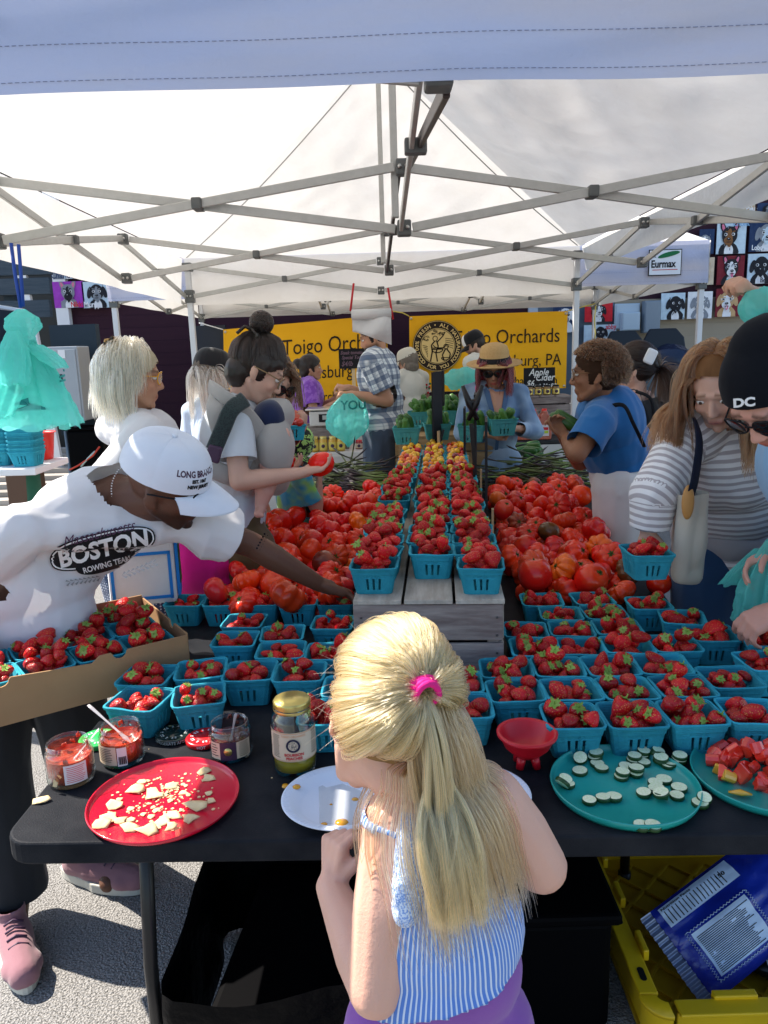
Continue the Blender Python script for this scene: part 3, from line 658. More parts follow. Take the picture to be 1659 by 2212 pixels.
# ------------------------------------------------------------ cucumbers
M_cuke=mat('cucumber_skin',(.035,.115,.018),.38,rnd=.35,n=(9,.75,(.10,.24,.04)),bump=(60,.0015),stretch=(1,1,.35))
def cuke_mesh(L_,r,bend,seed):
    pts=[(bend*math.sin(pi*t),.2*bend*math.sin(2*t),(t-.5)*L_) for t in np.linspace(0,1,9)]; rr=[r*x for x in(.60,.93,1.0,1.02,1,1.0,1.0,.95,.62)]
    m=MB(); m.tube(pts,rr,10); return m.mesh('cucumber_mesh',M_cuke)
CK=[cuke_mesh(.112,.0205,.006,1),cuke_mesh(.125,.0215,.010,2),cuke_mesh(.10,.0195,.003,3)]
def cuke(P,d,where,grp):
    o=bpy.data.objects.new('cucumber',R.choice(CK)); COL.objects.link(o); o.location=tuple(P); o.rotation_mode='QUATERNION'; o.rotation_quaternion=Vector(d).normalized().to_track_quat('Z','Y'); return tag(o,where,'cucumber',grp)
cb=[(880,925,CUZ,'front left cucumber basket on the pale crate'),(946,917,CUZ,'middle cucumber basket on the pale crate'),(1022,920,CUZ,'right cucumber basket on the pale crate')]
for i,(u,v,z,ph) in enumerate(cb):
    p=atz(u,v,z+.10); x,y=p[0],p[1]+.08; basket('larger green teal quart basket: '+ph,x,y,z+.001,CY+(0,.1,-.05)[i],BMG,'quart baskets of cucumbers')
    for k in range(13): a_,b_=R.uniform(-.055,.055),R.uniform(-.045,.055); cuke((x+a_,y+b_,z+.10+R.uniform(-.02,.035)),(R.uniform(-.35,.35),R.uniform(-.5,.1),1),'small cucumber standing %s %s in the '%('front' if b_<-.015 else 'back' if b_>.015 else 'middle','left' if a_<-.018 else 'right' if a_>.018 else 'centre')+ph,'cucumbers in the '+ph)
cb2=[(.27,5.12,'rear left cucumber basket'),(.45,5.15,'rear middle cucumber basket'),(.63,5.10,'rear right cucumber basket'),(.36,5.34,'rearmost left cucumber basket'),(.56,5.36,'rearmost right cucumber basket')]
crate('wooden crate behind the pale one, carrying the rear cucumber baskets',.44,5.56,TZ+.001,.66,.42,.34,CY,M_plankn,M_plankn,4,nf=3)
for (x,y,ph) in cb2:
    y+=.16; basket('green teal quart basket: '+ph,x,y+.0,TZ+.342 if y>5.33 else TZ+.342,CY,BMG,'quart baskets of cucumbers')
    for k in range(13): a_,b_=R.uniform(-.06,.06),R.uniform(-.06,.06); cuke((x+a_,y+b_,TZ+.342+.10+R.uniform(-.01,.045)),(R.uniform(-.9,.9),R.uniform(-.8,.3),.8),'green cucumber piled %s %s in the '%('front' if b_<-.02 else 'back' if b_>.02 else 'middle','left' if a_<-.02 else 'right' if a_>.02 else 'centre')+ph,'cucumbers in the '+ph)
for k in range(26):
    p=atz(1100+R.uniform(-45,75),985+R.uniform(-8,8),.86); cuke((p[0],p[1]+.1,.85+R.uniform(0,.07)),(1,R.uniform(-.8,.8),R.uniform(-.2,.3)),'loose cucumber in the pile behind the dark asparagus','loose cucumbers behind the asparagus')
# ------------------------------------------------------------ asparagus
M_asp=mat('asparagus_green',(.10,.17,.03),.5,attr='sp',rnd=.2)
def asp_mesh(L_,bend,dark):
    pts=[(bend*t*t,0,0+.0+(t*L_)) for t in np.linspace(0,1,7)]; rr=[.0055,.0058,.0055,.005,.005,.0065,.001]
    m=MB(); m.tube(pts,rr,6); me=m.mesh('asparagus_mesh',M_asp); c=me.color_attributes.new('sp','FLOAT_COLOR','POINT')
    for i,v in enumerate(me.vertices):
        t=v.co.z/L_; a=(.16,.24,.05) if not dark else (.10,.12,.035); b_=(.045,.028,.035); k=min(1,max(0,(t-.45)/.3)); col=[a[j]*(1-k)+b_[j]*k for j in range(3)]; c.data[i].color=(*col,1)
    return me
AS=[asp_mesh(.25,.05,0),asp_mesh(.22,-.04,0),asp_mesh(.24,.03,0)]; AD=[asp_mesh(.24,.05,1),asp_mesh(.22,-.05,1)]
def asp(P,d,ms,lab,grp):
    o=bpy.data.objects.new('asparagus_spear',R.choice(ms)); COL.objects.link(o); o.location=tuple(P); o.rotation_mode='QUATERNION'; o.rotation_quaternion=Vector(d).normalized().to_track_quat('Z','Y')@Quaternion((0,0,1),R.uniform(0,6)); tag(o,lab,'asparagus',grp)
for k in range(120):
    t=R.random(); asp((-.02-.02*R.random()+.06*t,4.30+.40*R.random(),TZ+.02+.10*R.random()),(-1,R.uniform(-.25,.5),R.uniform(-.2,.12)),AS if R.random()<.7 else AD,'asparagus spear in the left bunch beyond the tomatoes','asparagus spears in the left bunch')
for k in range(60):
    asp((-.42+.32*R.random(),4.72+.5*R.random(),TZ+.02+.11*R.random()),(R.uniform(-1,1),R.uniform(-.3,.4),R.uniform(-.15,.2)),AD,'dark asparagus spear at the back of the left table','dark asparagus spears at the back left')
for k in range(170):
    asp((.72+.50*R.random(),4.42+.75*R.random(),TZ+.02+.17*R.random()*(1-.3*R.random())),(R.choice((-1,1))*R.uniform(.5,1),R.uniform(-.6,.35),R.uniform(-.2,.15)),AD if R.random()<.75 else AS,'dark asparagus spear in the right heap beyond the tomatoes','asparagus spears in the right heap')
# ------------------------------------------------------------ things on the front table
T1=TZ+.001
M_glass=glassy('jar_glass'); M_salsa=mat('red_salsa',(.50,.028,.008),.25,n=(60,.7,(.62,.10,.02)),bump=(90,.003),coat=.4)
M_chut=mat('dark_chutney',(.09,.014,.010),.25,n=(50,.6,(.20,.04,.02)),bump=(80,.003),coat=.4); M_label=mat('cream_label',(.62,.50,.36),.6); M_labelp=mat('pale_label',(.66,.62,.62),.6)
M_dlabel=mat('dark_label',(.05,.02,.05),.5); M_gold=mat('gold_lid',(.62,.50,.16),.32,.75); M_peach=mat('peach_syrup',(.80,.58,.02),.15,n=(40,.4,(.5,.42,.02)),alpha=.85)
M_clear=mat('clear_plastic',(.85,.80,.80),.12,alpha=.45,spec=.8)
M_tray=mat('red_tray',(.62,.006,.030),.22,n=(8,.3,(.50,.004,.02)),coat=.3); M_teal=mat('teal_tray',(.015,.33,.28),.28,n=(9,.35,(.03,.38,.33)),coat=.25,bump=(30,.0006))
M_rbowl=mat('red_bowl',(.55,.008,.018),.35); M_foam=mat('white_foam',(.66,.70,.78),.55,bump=(200,.0003)); M_clearwet=mat('spill',(.55,.56,.54),.08,alpha=.35)
def _unused(): pass
def cylpatch(mb,c,r,a0,a1,z0,z1,m=0,n=14):
    V=[];F=[]
    for i in range(n+1):
        a=rad(a0+(a1-a0)*i/n); V+=[(c[0]+r*math.sin(a),c[1]-r*math.cos(a),z0),(c[0]+r*math.sin(a),c[1]-r*math.cos(a),z1)]
    for i in range(n): F.append((2*i,2*i+2,2*i+3,2*i+1))
    mb.add(V,F,m,True)
def cyltext(T,body,size,m,c,r,a,z,**k):
    return text(body,size,m,(0,0,0),parent=T,al='CENTER',warp=lambda p:(c[0]+r*math.sin(rad(a)+p[0]/r),c[1]-r*math.cos(rad(a)+p[0]/r),z+p[1]),**k)
def lines(mb,c,r,a0,a1,z0,z1,n,m):
    for i in range(n):
        z=z0+(z1-z0)*i/(n-1); cylpatch(mb,c,r,a0+R.uniform(0,3),a1-R.uniform(0,8),z,z+(z1-z0)/n*.35,m,5)
def jar(label,c,r,h,fill,mf,grp=None,rim=True,open_=True):
    T=thing('glass_jar',label,'jar',(c[0],c[1],T1),0,grp,world=True); z=T1
    g=MB(); g.lathe([(0.001,z+.003),(r*.90,z+.001),(r,z+.008),(r,z+h*.72),(r*.95,z+h*.80),(r*.88,z+h*.84),(r*.88,z+h*.88),(r*.91,z+h*.89),(r*.91,z+h*.92),(r*.88,z+h*.93),(r*.88,z+h*.99),(r*.84,z+h),(r*.84,z+h*.84),(r*.93,z+h*.74),(r*.94,z+.01),(.001,z+.008)],40,(c[0],c[1],0)); g.build('glass',M_glass,T)
    f=MB(); n=36; rr=r*.935; prof=[(.001,z+.010),(rr*.97,z+.011),(rr,z+.02),(rr,z+fill*h)]; f.lathe(prof,n,(c[0],c[1],0))
    def top(u,v):
        a=2*pi*u; q=rr*(v**.8); P=np.array([[math.cos(a)*q*40,math.sin(a)*q*40,c[0]*9]]); return (c[0]+q*math.cos(a),c[1]+q*math.sin(a),z+fill*h+.010*(1-v**4)*float(vnoise(P,3)[0])-.012*(1-v**3))
    f.grid(top,n,8); f.build('contents',mf,T)
    s=MB()   # smears left on the inside wall
    for k in range(9):
        a=R.uniform(0,2*pi); z0=z+fill*h+R.uniform(0,.8)*(h*(1-fill)); q_=r*.80
        for _k in range(3): s.ell((c[0]+q_*math.sin(a+.08*_k),c[1]-q_*math.cos(a+.08*_k),z0+R.uniform(-.003,.003)),(.0016+.002*R.random(),.0016+.002*R.random(),.003+.004*R.random()),None,7,5)
    s.build('smear',mf,T)['kind']='stuff'; return T
ja=jar('open salsa jar nearest the table corner, white label, chip stuck to its glass',(-.672,1.447),.048,.088,.66,M_salsa,'open salsa jars')
q=MB(); cylpatch(q,(-.672,1.447),.0487,8,62,T1+.014,T1+.056,0); lines(q,(-.672,1.447),.0491,12,58,T1+.018,T1+.050,9,1); q.build('label',[M_labelp,M_red],ja)
M_chip=mat('tortilla_chip',(.78,.60,.34),.8,n=(35,.6,(.60,.40,.17)),bump=(120,.0012),rnd=.12)
q=MB(); q.prism([(0,0),(.008,-.002),(.011,.007),(.004,.016)],0,.002,(-.690,1.3985,T1+.014),(1,0,0),(0,0,1)); q.build('stuck_chip',M_chip,ja)
jb=jar('open salsa jar behind the first, barcode label, clear spoon in it',(-.588,1.520),.047,.084,.66,M_salsa,'open salsa jars')
q=MB(); C_=(-.588,1.520); cylpatch(q,C_,.0477,-62,4,T1+.012,T1+.054,0); cylpatch(q,C_,.0480,6,30,T1+.010,T1+.052,2); lines(q,C_,.0482,-52,-4,T1+.020,T1+.048,8,1)
for i in range(12): cylpatch(q,C_,.0484,9+1.6*i,9.8+1.6*i+(i%3)*.4,T1+.014,T1+.032,1,1)
q.build('label',[M_label,M_blk,M_labelp],jb)
jc=jar('open jar of dark chutney behind the red tray, purple label, spoon inside',(-.352,1.528),.046,.080,.55,M_chut)
q=MB(); C_=(-.352,1.528); cylpatch(q,C_,.0467,-50,70,T1+.012,T1+.050,0); cylpatch(q,C_,.0470,-18,26,T1+.010,T1+.052,1); lines(q,C_,.0472,32,66,T1+.016,T1+.046,8,2); lines(q,C_,.0472,-47,-22,T1+.020,T1+.044,5,2)
q.lathe([(.0001,0),(.009,0),(.009,.0005),(.0001,.0005)],16,(C_[0]+.003,C_[1]-.0475,T1+.031),rotm(pi/2,0,0),3); q.build('label',[M_label,M_dlabel,M_blk,M_gold],jc)
def spoon(lab,a,b_):
    m=MB(); a=v3(a);b_=v3(b_); d=b_-a; P=[a+d*t for t in(0,.15,.3,.6,.9,1)]; m.tube(P,[.001,.0065,.003,.0028,.0048,.004],8,flat=.3); return tag(m.build('plastic_spoon',M_clear),lab,'spoon')
spoon('clear plastic spoon leaning out of the barcode salsa jar to the left',(-.560,1.505,T1+.045),(-.668,1.560,T1+.112)); spoon('clear plastic spoon standing in the dark chutney jar',(-.355,1.53,T1+.02),(-.333,1.512,T1+.104))
spoon('clear plastic spoon lying from the corner salsa jar toward its neighbour',(-.672,1.447,T1+.035),(-.615,1.475,T1+.098))
def lid(label,c,m,z=T1,txt=None,tm=M_white,r=.043,h=.013):
    T=thing('jar_lid',label,'lid',(c[0],c[1],z),0,'jar lids',world=True); q=MB(); q.lathe([(.001,z+h),(r*.42,z+h),(r*.44,z+h-.0008),(r*.82,z+h-.001),(r*.86,z+h),(r*.96,z+h-.001),(r,z+h*.75),(r,z+.001),(r*.97,z)],36,(c[0],c[1],0)); q.build('lid_disc',m,T)
    p=MB(); 
    for rr_,w in((.62,.06),(.72,.03)):
        for k in range(26):
            if (k*7)%5<3:
                a=2*pi*k/26; p.box((c[0]+r*rr_*math.cos(a),c[1]+r*rr_*math.sin(a),z+h+.0001),(r*w*1.4,.0035,.0006),rotm(0,0,a))
    p.build('print',tm,T)['kind']='stuff'
    if txt: cyltext(T,txt,.0095,tm,c,r+.0004,2,z+.003)
    return T
M_lblk=mat('black_lid',(.012,.02,.015),.22,coat=.3); M_lred=mat('red_lid',(.60,.01,.015),.25,coat=.3); M_lgrn=mat('green_lid',(.03,.48,.10),.3,coat=.3)
lid('black jar lid with ring of print in front of the turned basket',(-.500,1.612),M_lblk,txt='REFRIGERATE AFTER OPENING'[:18],tm=mat('pale_print',(.45,.5,.47),.6))
lid('red jar lid marked HOT beside the dark chutney jar',(-.425,1.590),M_lred,txt='HOT'); lid('bright green jar lid tucked behind the two salsa jars',(-.672,1.600),M_lgrn)
# peach jar
c=(-.204,1.462); PJ=thing('glass_jar','tall quart jar with gold lid and cream peach label beside the foam plate','jar',(c[0],c[1],T1),0,None,world=True); z=T1; r=.0455
q=MB(); q.lathe([(.001,z+.004),(r*.9,z+.001),(r,z+.012),(r,z+.112),(r*.94,z+.125),(r*.80,z+.134),(r*.78,z+.150),(r*.75,z+.150),(r*.77,z+.132),(r*.95,z+.11),(r*.95,z+.012),(.001,z+.008)],44,(c[0],c[1],0)); q.build('glass',M_glass,PJ)
q=MB(); q.lathe([(.001,z+.009),(r*.94,z+.012),(r*.945,z+.036),(.001,z+.036)],36,(c[0],c[1],0)); q.build('syrup',M_peach,PJ)
q=MB(); pr=[(.001,z+.160),(r*.62,z+.160),(r*.64,z+.1588),(r*.80,z+.1595),(r*.84,z+.157)]
q.lathe(pr+[(r*.845,z+.146),(r*.82,z+.145)],60,(c[0],c[1],0))
for k in range(70): a=2*pi*k/70; q.box((c[0]+r*.848*math.cos(a),c[1]+r*.848*math.sin(a),z+.151),(.0008,.0018,.009),rotm(0,0,a))
q.lathe([(r*.86,z+.144),(r*.87,z+.140),(r*.84,z+.137)],40,(c[0],c[1],0)); q.build('lid',M_gold,PJ)
q=MB(); cylpatch(q,c,r+.0006,-88,88,z+.040,z+.104,0,26); cylpatch(q,c,r+.0010,-88,88,z+.1015,z+.1025,2,26); cylpatch(q,c,r+.0010,-88,88,z+.0415,z+.0425,2,26); lines(q,c,r+.0011,-58,-30,z+.048,z+.096,14,1); lines(q,c,r+.0011,-86,-62,z+.055,z+.098,6,1); lines(q,c,r+.0011,55,84,z+.05,z+.098,9,1)
q.build('label',[M_label,M_blk,mat('orange_print',(.55,.20,.08),.6)],PJ)
cyltext(PJ,'TOIGO ORCHARDS',.0062,MC['orange_print'],c,r+.0016,6,z+.0945,sx=.95); cyltext(PJ,'BOURBON',.0085,M_red,c,r+.0016,6,z+.0530,bold=.0003); cyltext(PJ,'PEACHES',.0085,M_red,c,r+.0016,6,z+.0450,bold=.0003)
def seal(parent,O,X,Y,r,ink,paper,big=False,warp=None):
    """round orchard seal: dark ring with lettering round a line drawing of a fruit picker and baskets"""
    X=v3(X);Y=v3(Y);Z=np.cross(X,Y);O=v3(O); q=MB()
    def disc(r0,r1,d,m,n=48):
        V=[];F=[]
        for i in range(n): a=2*pi*i/n; V+=[O+X*math.cos(a)*rr+Y*math.sin(a)*rr+Z*d for rr in(r0,r1)]
        for i in range(n): j=(i+1)%n; F.append((2*i,2*i+1,2*j+1,2*j))
        q.add(V,F,m)
    e=r*.012 if big else r*.02
    disc(0,r,e,0); disc(r*.965,r*.98,2*e,1); disc(0,r*.70,2*e,1); disc(.66*r,.68*r,3*e,0)
    rr=random.Random(4)
    def stroke(pts,w):
        pts=[v3(p) for p in pts]
        for a,b in zip(pts[:-1],pts[1:]):
            d=b-a; L=np.linalg.norm(d)
            if L<1e-6: continue
            n=np.array([-d[1],d[0]])/L*w*r/2; cs=[a*r+n,a*r-n,b*r-n,b*r+n]; q.add([O+X*p[0]+Y*p[1]+Z*(3.2*e) for p in cs],[(0,1,2,3)],0)
    arc=lambda cx,cy,rx,ry,a0,a1,n=14:[(cx+rx*math.cos(rad(a0+(a1-a0)*i/n)),cy+ry*math.sin(rad(a0+(a1-a0)*i/n))) for i in range(n+1)]
    stroke(arc(-.10,.30,.09,.10,0,360),.03); stroke([(-.12,.2),(-.25,.05),(-.22,-.2),(-.30,-.58)],.05); stroke([(-.04,.2),(.02,0),(-.08,-.25),(-.02,-.60)],.05)
    stroke([(-.02,.16),(.22,.40),(.30,.55)],.04); stroke(arc(.08,.12,.28,.2,200,340),.035); stroke(arc(-.02,-.12,.22,.13,180,360),.04); stroke([(-.24,-.12),(.20,-.12)],.03)
    for k in range(9): stroke(arc(-.20+.05*k,-.08,.03,.03,0,360,6),.02)
    stroke(arc(.33,-.02,.09,.09,0,360),.035); stroke([(.30,-.12),(.18,-.35),(.25,-.58)],.05); stroke([(.36,-.12),(.50,-.30),(.45,-.52)],.05); stroke(arc(.30,-.45,.16,.10,180,360),.04); stroke([(.14,-.45),(.46,-.45)],.03)
    for k in range(5): stroke([(.30,.30-.07*k),(.62,.26-.09*k)],.02)
    for k in range(7): stroke([(-.60+.03*k,.05-.07*k),(-.40,.0-.07*k)],.02)
    for k in range(22):
        a=rr.uniform(60,160); d=rr.uniform(.45,.62); stroke(arc(d*math.cos(rad(a)),d*math.sin(rad(a)),.05,.03,rr.uniform(0,90),rr.uniform(180,300),5),.022)
    o=q.build('seal',[ink,paper],parent)
    def ringtext(s,a_mid,flip,size):
        n=len(s)*1.0; st=size*.64/(r*.83); 
        rt=r*(.76 if not flip else .90)
        for i,ch in enumerate(s):
            if ch==' ': continue
            a=a_mid+(-(i-(n-1)/2)*st if not flip else (i-(n-1)/2)*st)
            rd=X*math.cos(a)+Y*math.sin(a); tx=(X*math.sin(a)-Y*math.cos(a))*(1 if not flip else -1); ty=rd if not flip else -rd
            t=text(ch,size,paper,O+rd*rt+Z*(2.4*e),tx,ty,parent,'letter','CENTER',bold=size*.02)
    if big: ringtext('100% FRESH • ALL NATURAL',rad(92),False,r*.205); ringtext('• GOOD FOR YOU FOOD •',rad(-90),True,r*.20)
    return o
seal(PJ,(c[0]+.004,c[1]-r-.0016,z+.0765),(1,0,0),(0,0,1),.0150,mat('navy_ink',(.02,.02,.05),.6),M_label)
# trays
def tray(label,c,r,m,wall=.012,world=True):
    T=thing('round_tray',label,'tray',(c[0],c[1],T1),0,'round serving trays',world=True); z=T1
    q=MB(); q.lathe([(.001,z+.003),(r*.93,z+.003),(r*.975,z+wall*.6),(r*.985,z+wall),(r,z+wall+.001),(r*1.005,z+wall-.002),(r*.985,z+wall*.4),(r*.95,z),(.001,z)],96,(c[0],c[1],0)); q.build('tray_dish',m,T); return T
tray('round bright red tray scattered with broken tortilla chips',(-.452,1.353),.146,M_tray)
tray('round teal tray of cucumber slices in front of the berry rows',(.455,1.345),.142,M_teal,.018); tray('round teal tray of tomato chunks cut by the right edge',(.745,1.365),.142,M_teal,.018)
def chip(x,y,z,s,lab,grp=None,n=7):
    mb=MB(); a0=R.uniform(0,6); cv=R.choice((-1,1))*R.uniform(5,16); k=[R.uniform(.45,1.3) for _ in range(n)]; ex=R.uniform(.5,.9)
    ring=[(s*k[i]*math.cos(a0+2*pi*i/n),s*k[i]*ex*math.sin(a0+2*pi*i/n)) for i in range(n)]; rot=R.uniform(0,6)
    def h(p): return cv*(p[0]*math.cos(rot)+p[1]*math.sin(rot))**2+.15*s*math.sin(p[1]/s*3)
    V=[(0,0,h((0,0)))]+[(p[0]*.55,p[1]*.55,h((p[0]*.55,p[1]*.55))) for p in ring]+[(p[0],p[1],h(p)) for p in ring]; m0=min(v[2] for v in V)
    top=[(v[0]+x,v[1]+y,v[2]-m0+z+.0011) for v in V]; bot=[(a,b_,c_-.0011) for a,b_,c_ in top]; N_=len(V); F=[]
    for i in range(n): j=(i+1)%n; F+=[(0,1+i,1+j),(1+i,1+n+i,1+n+j,1+j)]; F+=[(N_,N_+1+j,N_+1+i),(N_+1+i,N_+1+j,N_+1+n+j,N_+1+n+i)]; F.append((1+n+i,N_+1+n+i,N_+1+n+j,1+n+j))
    mb.add(top+bot,F,0,True); o=mb.build('tortilla_chip',M_chip,org=(x,y,z)); o.location=(x,y,z); return tag(o,lab,'chip',grp)
for (u,v,s,l) in ((215,1785,.024,'curled chip lapping over the left rim of the red tray'),(240,1768,.022,'second chip from the left rim of the red tray'),(262,1775,.018,'small chip between the left rim and the front chips'),(278,1790,.022,'broken chip at the front left of the red tray'),(318,1795,.030,'large whole chip lying flat at the front of the red tray'),(352,1778,.022,'chip standing at the front middle of the red tray'),(374,1765,.022,'pale chip right of the front middle'),(372,1788,.022,'chip against the front rim, right of the large flat one'),(412,1770,.025,'chip in the stacked pair at the lower right of the red tray'),(423,1745,.026,'chip above the stacked pair at the right'),(458,1732,.014,'small pale chip at the right side of the red tray'),(330,1718,.024,'upright golden chip in the middle of the red tray'),(292,1708,.024,'long chip piece left of the upright one'),(372,1700,.020,'chip fragment right of the upright one'),(440,1667,.020,'upper chip of the pair at the far right rim'),(450,1682,.018,'lower chip of the pair at the far right rim'),(250,1742,.020,'chip pile piece at the left of the red tray'),(398,1713,.012,'small round chip piece right of centre')):
    p=atz(u,v,T1+.004); chip(p[0],p[1],T1+.0035,s*.82,l,'tortilla chips on the red tray')
chip(*[float(k) for k in atz(90,1732,T1)[:2]],T1,.016,'lone pointed chip on the bare table by the salsa jar')
for k in range(26):
    a=R.uniform(0,6.28); d=.105*math.sqrt(R.random()); chip(-.455+d*math.cos(a),1.345+d*math.sin(a)*.95,T1+.0035,R.uniform(.004,.011),'broken chip fragment, %s %s of the red tray'%(('front','middle','back')[int(min(2,max(0,(d*math.sin(a)+.105)/.07)))],('left','centre','right')[int(min(2,max(0,(d*math.cos(a)+.105)/.07)))]),'tortilla chip fragments')
q=MB()
for k in range(220):
    a=R.uniform(0,6.28); d=abs(R.gauss(0,.055)); x=-.46+d*math.cos(a)*1.3; y=1.37+d*math.sin(a)
    if (x+.452)**2+(y-1.353)**2<.128**2: s=R.uniform(.0012,.0048); q.prism([(s*R.uniform(.6,1)*math.cos(b_),s*R.uniform(.5,1)*math.sin(b_)) for b_ in(0,1.3,2.6,3.9,5.1)],0,.0015,(x,y,T1+.0034),(math.cos(a),math.sin(a),0),(-math.sin(a),math.cos(a),0))
tag(q.build('chip_crumbs',M_chip),'pale chip crumbs scattered over the red tray','crumbs',kind='stuff')
# cucumber slices
M_cflesh=mat('cucumber_flesh',(.62,.72,.42),.25,coat=.4,fn=lambda N,L,tc,cur,mix,b:(lambda g,mr:(L.new(tc.outputs['Object'],g.inputs[0]),L.new(g.outputs[0],mr.inputs[0]),mix(mr.outputs[0],(.86,.90,.68),(.66,.78,.42)))[2])((lambda v:(v.inputs['Scale'].__setattr__('default_value',260),v)[1])(N.new('ShaderNodeTexVoronoi')),N.new('ShaderNodeMapRange')))
M_crind=mat('cucumber_rind',(.015,.06,.012),.35)
def slice_(x,y,z,r,h,tilt,lab):
    T=bpy.data.objects.new('cucumber_slice',None)
    q=MB(); n=20; q.lathe([(.0001,h),(r*.93,h)],n,m=0,sm=False); q.lathe([(r*.93,0),(.0001,0)],n,m=0,sm=False); q.lathe([(r*.93,h),(r,h*.85),(r,h*.15),(r*.93,0)],n,m=1)
    o=q.build('cucumber_slice',[M_cflesh,M_crind]); o.location=(x,y,z+abs(math.sin(tilt[0]))*r+abs(math.sin(tilt[1]))*r*.5); o.rotation_euler=(tilt[0],tilt[1],R.uniform(0,6)); bpy.data.objects.remove(T); return tag(o,lab,'cucumber slice','cucumber slices on the teal tray')
for i,(u,v,st,tl) in enumerate([(1254,1640,2,.5),(1286,1635,3,.2),(1290,1648,1,0),(1299,1658,1,.05),(1253,1664,1,0),(1220,1685,2,.3),(1227,1692,1,0),(1213,1700,1,.9),(1273,1727,1,0),(1303,1723,2,.1),(1326,1720,1,.0),(1342,1675,3,0),(1352,1655,1,0),(1368,1640,3,0),(1372,1668,3,.15),(1390,1645,2,0),(1388,1630,3,.1),(1418,1632,4,.5),(1425,1645,3,.2),(1442,1650,2,0),(1466,1640,4,.1),(1450,1648,2,.1),(1415,1690,1,0),(1434,1682,1,0),(1391,1712,1,.1),(1418,1703,2,.1),(1426,1725,4,.5),(1462,1717,1,0),(1467,1700,1,0),(1512,1733,1,.0),(1520,1725,1,.3),(1385,1782,1,0),(1410,1782,1,0)]):
    p=atz(u,v+4,T1+.006)
    for k in range(1 if st<3 else 2): slice_(p[0]+k*.003,p[1]+.002*k,T1+.0035+k*.0084,.0146+R.uniform(-.001,.0015),.0078,(tl if k==0 else tl*.5,R.uniform(-.08,.08)),'%s cucumber slice %s on the teal tray'%((('flat','leaning','upright')[0 if tl<.08 else 1 if tl<.4 else 2]+' '+('lower','upper')[k]),('in the left cluster '+('behind' if v<1655 else 'in front') if u<1310 else 'in the top middle pile' if v<1680 and u<1400 else 'in the top right pile' if v<1680 else 'in the right hand scatter' if u>1380 and v<1740 else 'at the front rim' if v>1740 else 'alone in the middle left')))
# tomato chunks
M_tchunk=mat('cut_tomato',(.72,.022,.014),.13,n=(22,.45,(.74,.13,.05)),coat=.8,rnd=.2); M_tyel=mat('cut_yellow_tomato',(.75,.34,.02),.15,n=(30,.4,(.7,.5,.06)),coat=.6)
for k in range(85):
    a=R.uniform(0,6.28); d=.100*math.sqrt(R.random()); x=.745+d*math.cos(a); y=1.385+d*math.sin(a)*.85; hh=max(0,.045*(1-(d/.1)**2))
    q=MB(); L_=R.uniform(.030,.052); w=R.uniform(.013,.020)
    pts=[(w*1.0*math.cos(t),w*math.sin(t)) for t in np.linspace(0,pi,7)]; q.prism(pts,-L_/2*.6,L_/2*.6); yel=(k%15==3)
    V=np.array(q.v); V[:,0]*=1-.35*(V[:,2]/L_)**2*4; q.v=[tuple(p) for p in V]
    o=q.build('tomato_chunk',M_tyel if yel else M_tchunk,bev=.002); o.rotation_euler=(R.uniform(-1.4,1.4),R.uniform(-1.4,1.4),R.uniform(0,6)); o.location=(x,y,T1+.012+hh*R.random())
    tag(o,'%s wet tomato chunk, %s %s of the right teal tray'%('yellow' if yel else ('red','deep red','pinkish')[k%3],('front','middle','back')[int(min(2,max(0,(y-1.30)/.057)))],('left','centre','right')[int(min(2,max(0,(x-.645)/.067)))]),'tomato chunk','%s tomato chunks on the right tray'%('yellow' if yel else 'red'))
p=atz(1600,1715,T1+.01); q=MB(); q.tube([p+v3(-.02,.008,0),p+v3(0,0,.003),p+v3(.02,-.003,0)],[.003,.009,.003],8,flat=.6); tag(q.build('tomato_wedge',M_tyel),'curved yellow tomato wedge at the left of the red chunks','tomato chunk')
# foam plates
def plate(label,c,r,dy=1.0):
    T=thing('foam_plate',label,'plate',(c[0],c[1],T1),0,'white foam plates',world=True); z=T1; q=MB(); q.lathe([(.001,z+.003),(r*.66,z+.003),(r*.72,z+.006),(r*.84,z+.016),(r*.97,z+.020),(r,z+.0195),(r*1.0,z+.018),(r*.85,z+.013),(r*.7,z+.001),(.001,z)],72,(c[0],c[1],0),sy=dy)
    for k in range(72): 
        a=2*pi*k/72; q.bar((c[0]+r*.87*math.cos(a),c[1]+r*.87*dy*math.sin(a),z+.0172),(c[0]+r*.97*math.cos(a),c[1]+r*.97*dy*math.sin(a),z+.0203),.0012,.0008)
    q.build('plate_dish',M_foam,T); return T
FP=plate('white foam plate with yellow peach drops, left of the girl',(-.098,1.325),.118,.94); plate('white foam plate half hidden by the girl arm at her right',(.150,1.318),.116,.94)
M_drop=mat('peach_drop',(.68,.30,.01),.12,coat=.5); 
for (u,v,s) in ((617,1710,.008),(640,1712,.009),(803,1697,.006),(767,1726,.006),(715,1737,.003),(738,1776,.010),(700,1780,.006)):
    p=atz(u,v,T1+.004); hz=.0032; dd=math.hypot(p[0]+.098,(p[1]-1.325)/.94)/.118
    if dd>.7: hz=.016 
    q=MB(); q.lathe([(s,0),(s*.9,s*.25),(.0001,s*.35)],9,(p[0],p[1],T1+hz),sx=R.uniform(.8,1.4)); tag(q.build('peach_drop',M_drop),'sticky yellow peach drop on the foam plate','food scrap','peach drops on the foam plate')
q=MB(); pp=[atz(u,v,T1+.0045) for u,v in((688,1690),(705,1700),(740,1692),(775,1705),(800,1720),(806,1765),(770,1783),(690,1778))]; q.add([(a[0],a[1],T1+.0036) for a in pp],[tuple(range(8))]); tag(q.build('syrup_puddle',M_clearwet),'clear wet syrup puddle on the foam plate','puddle')
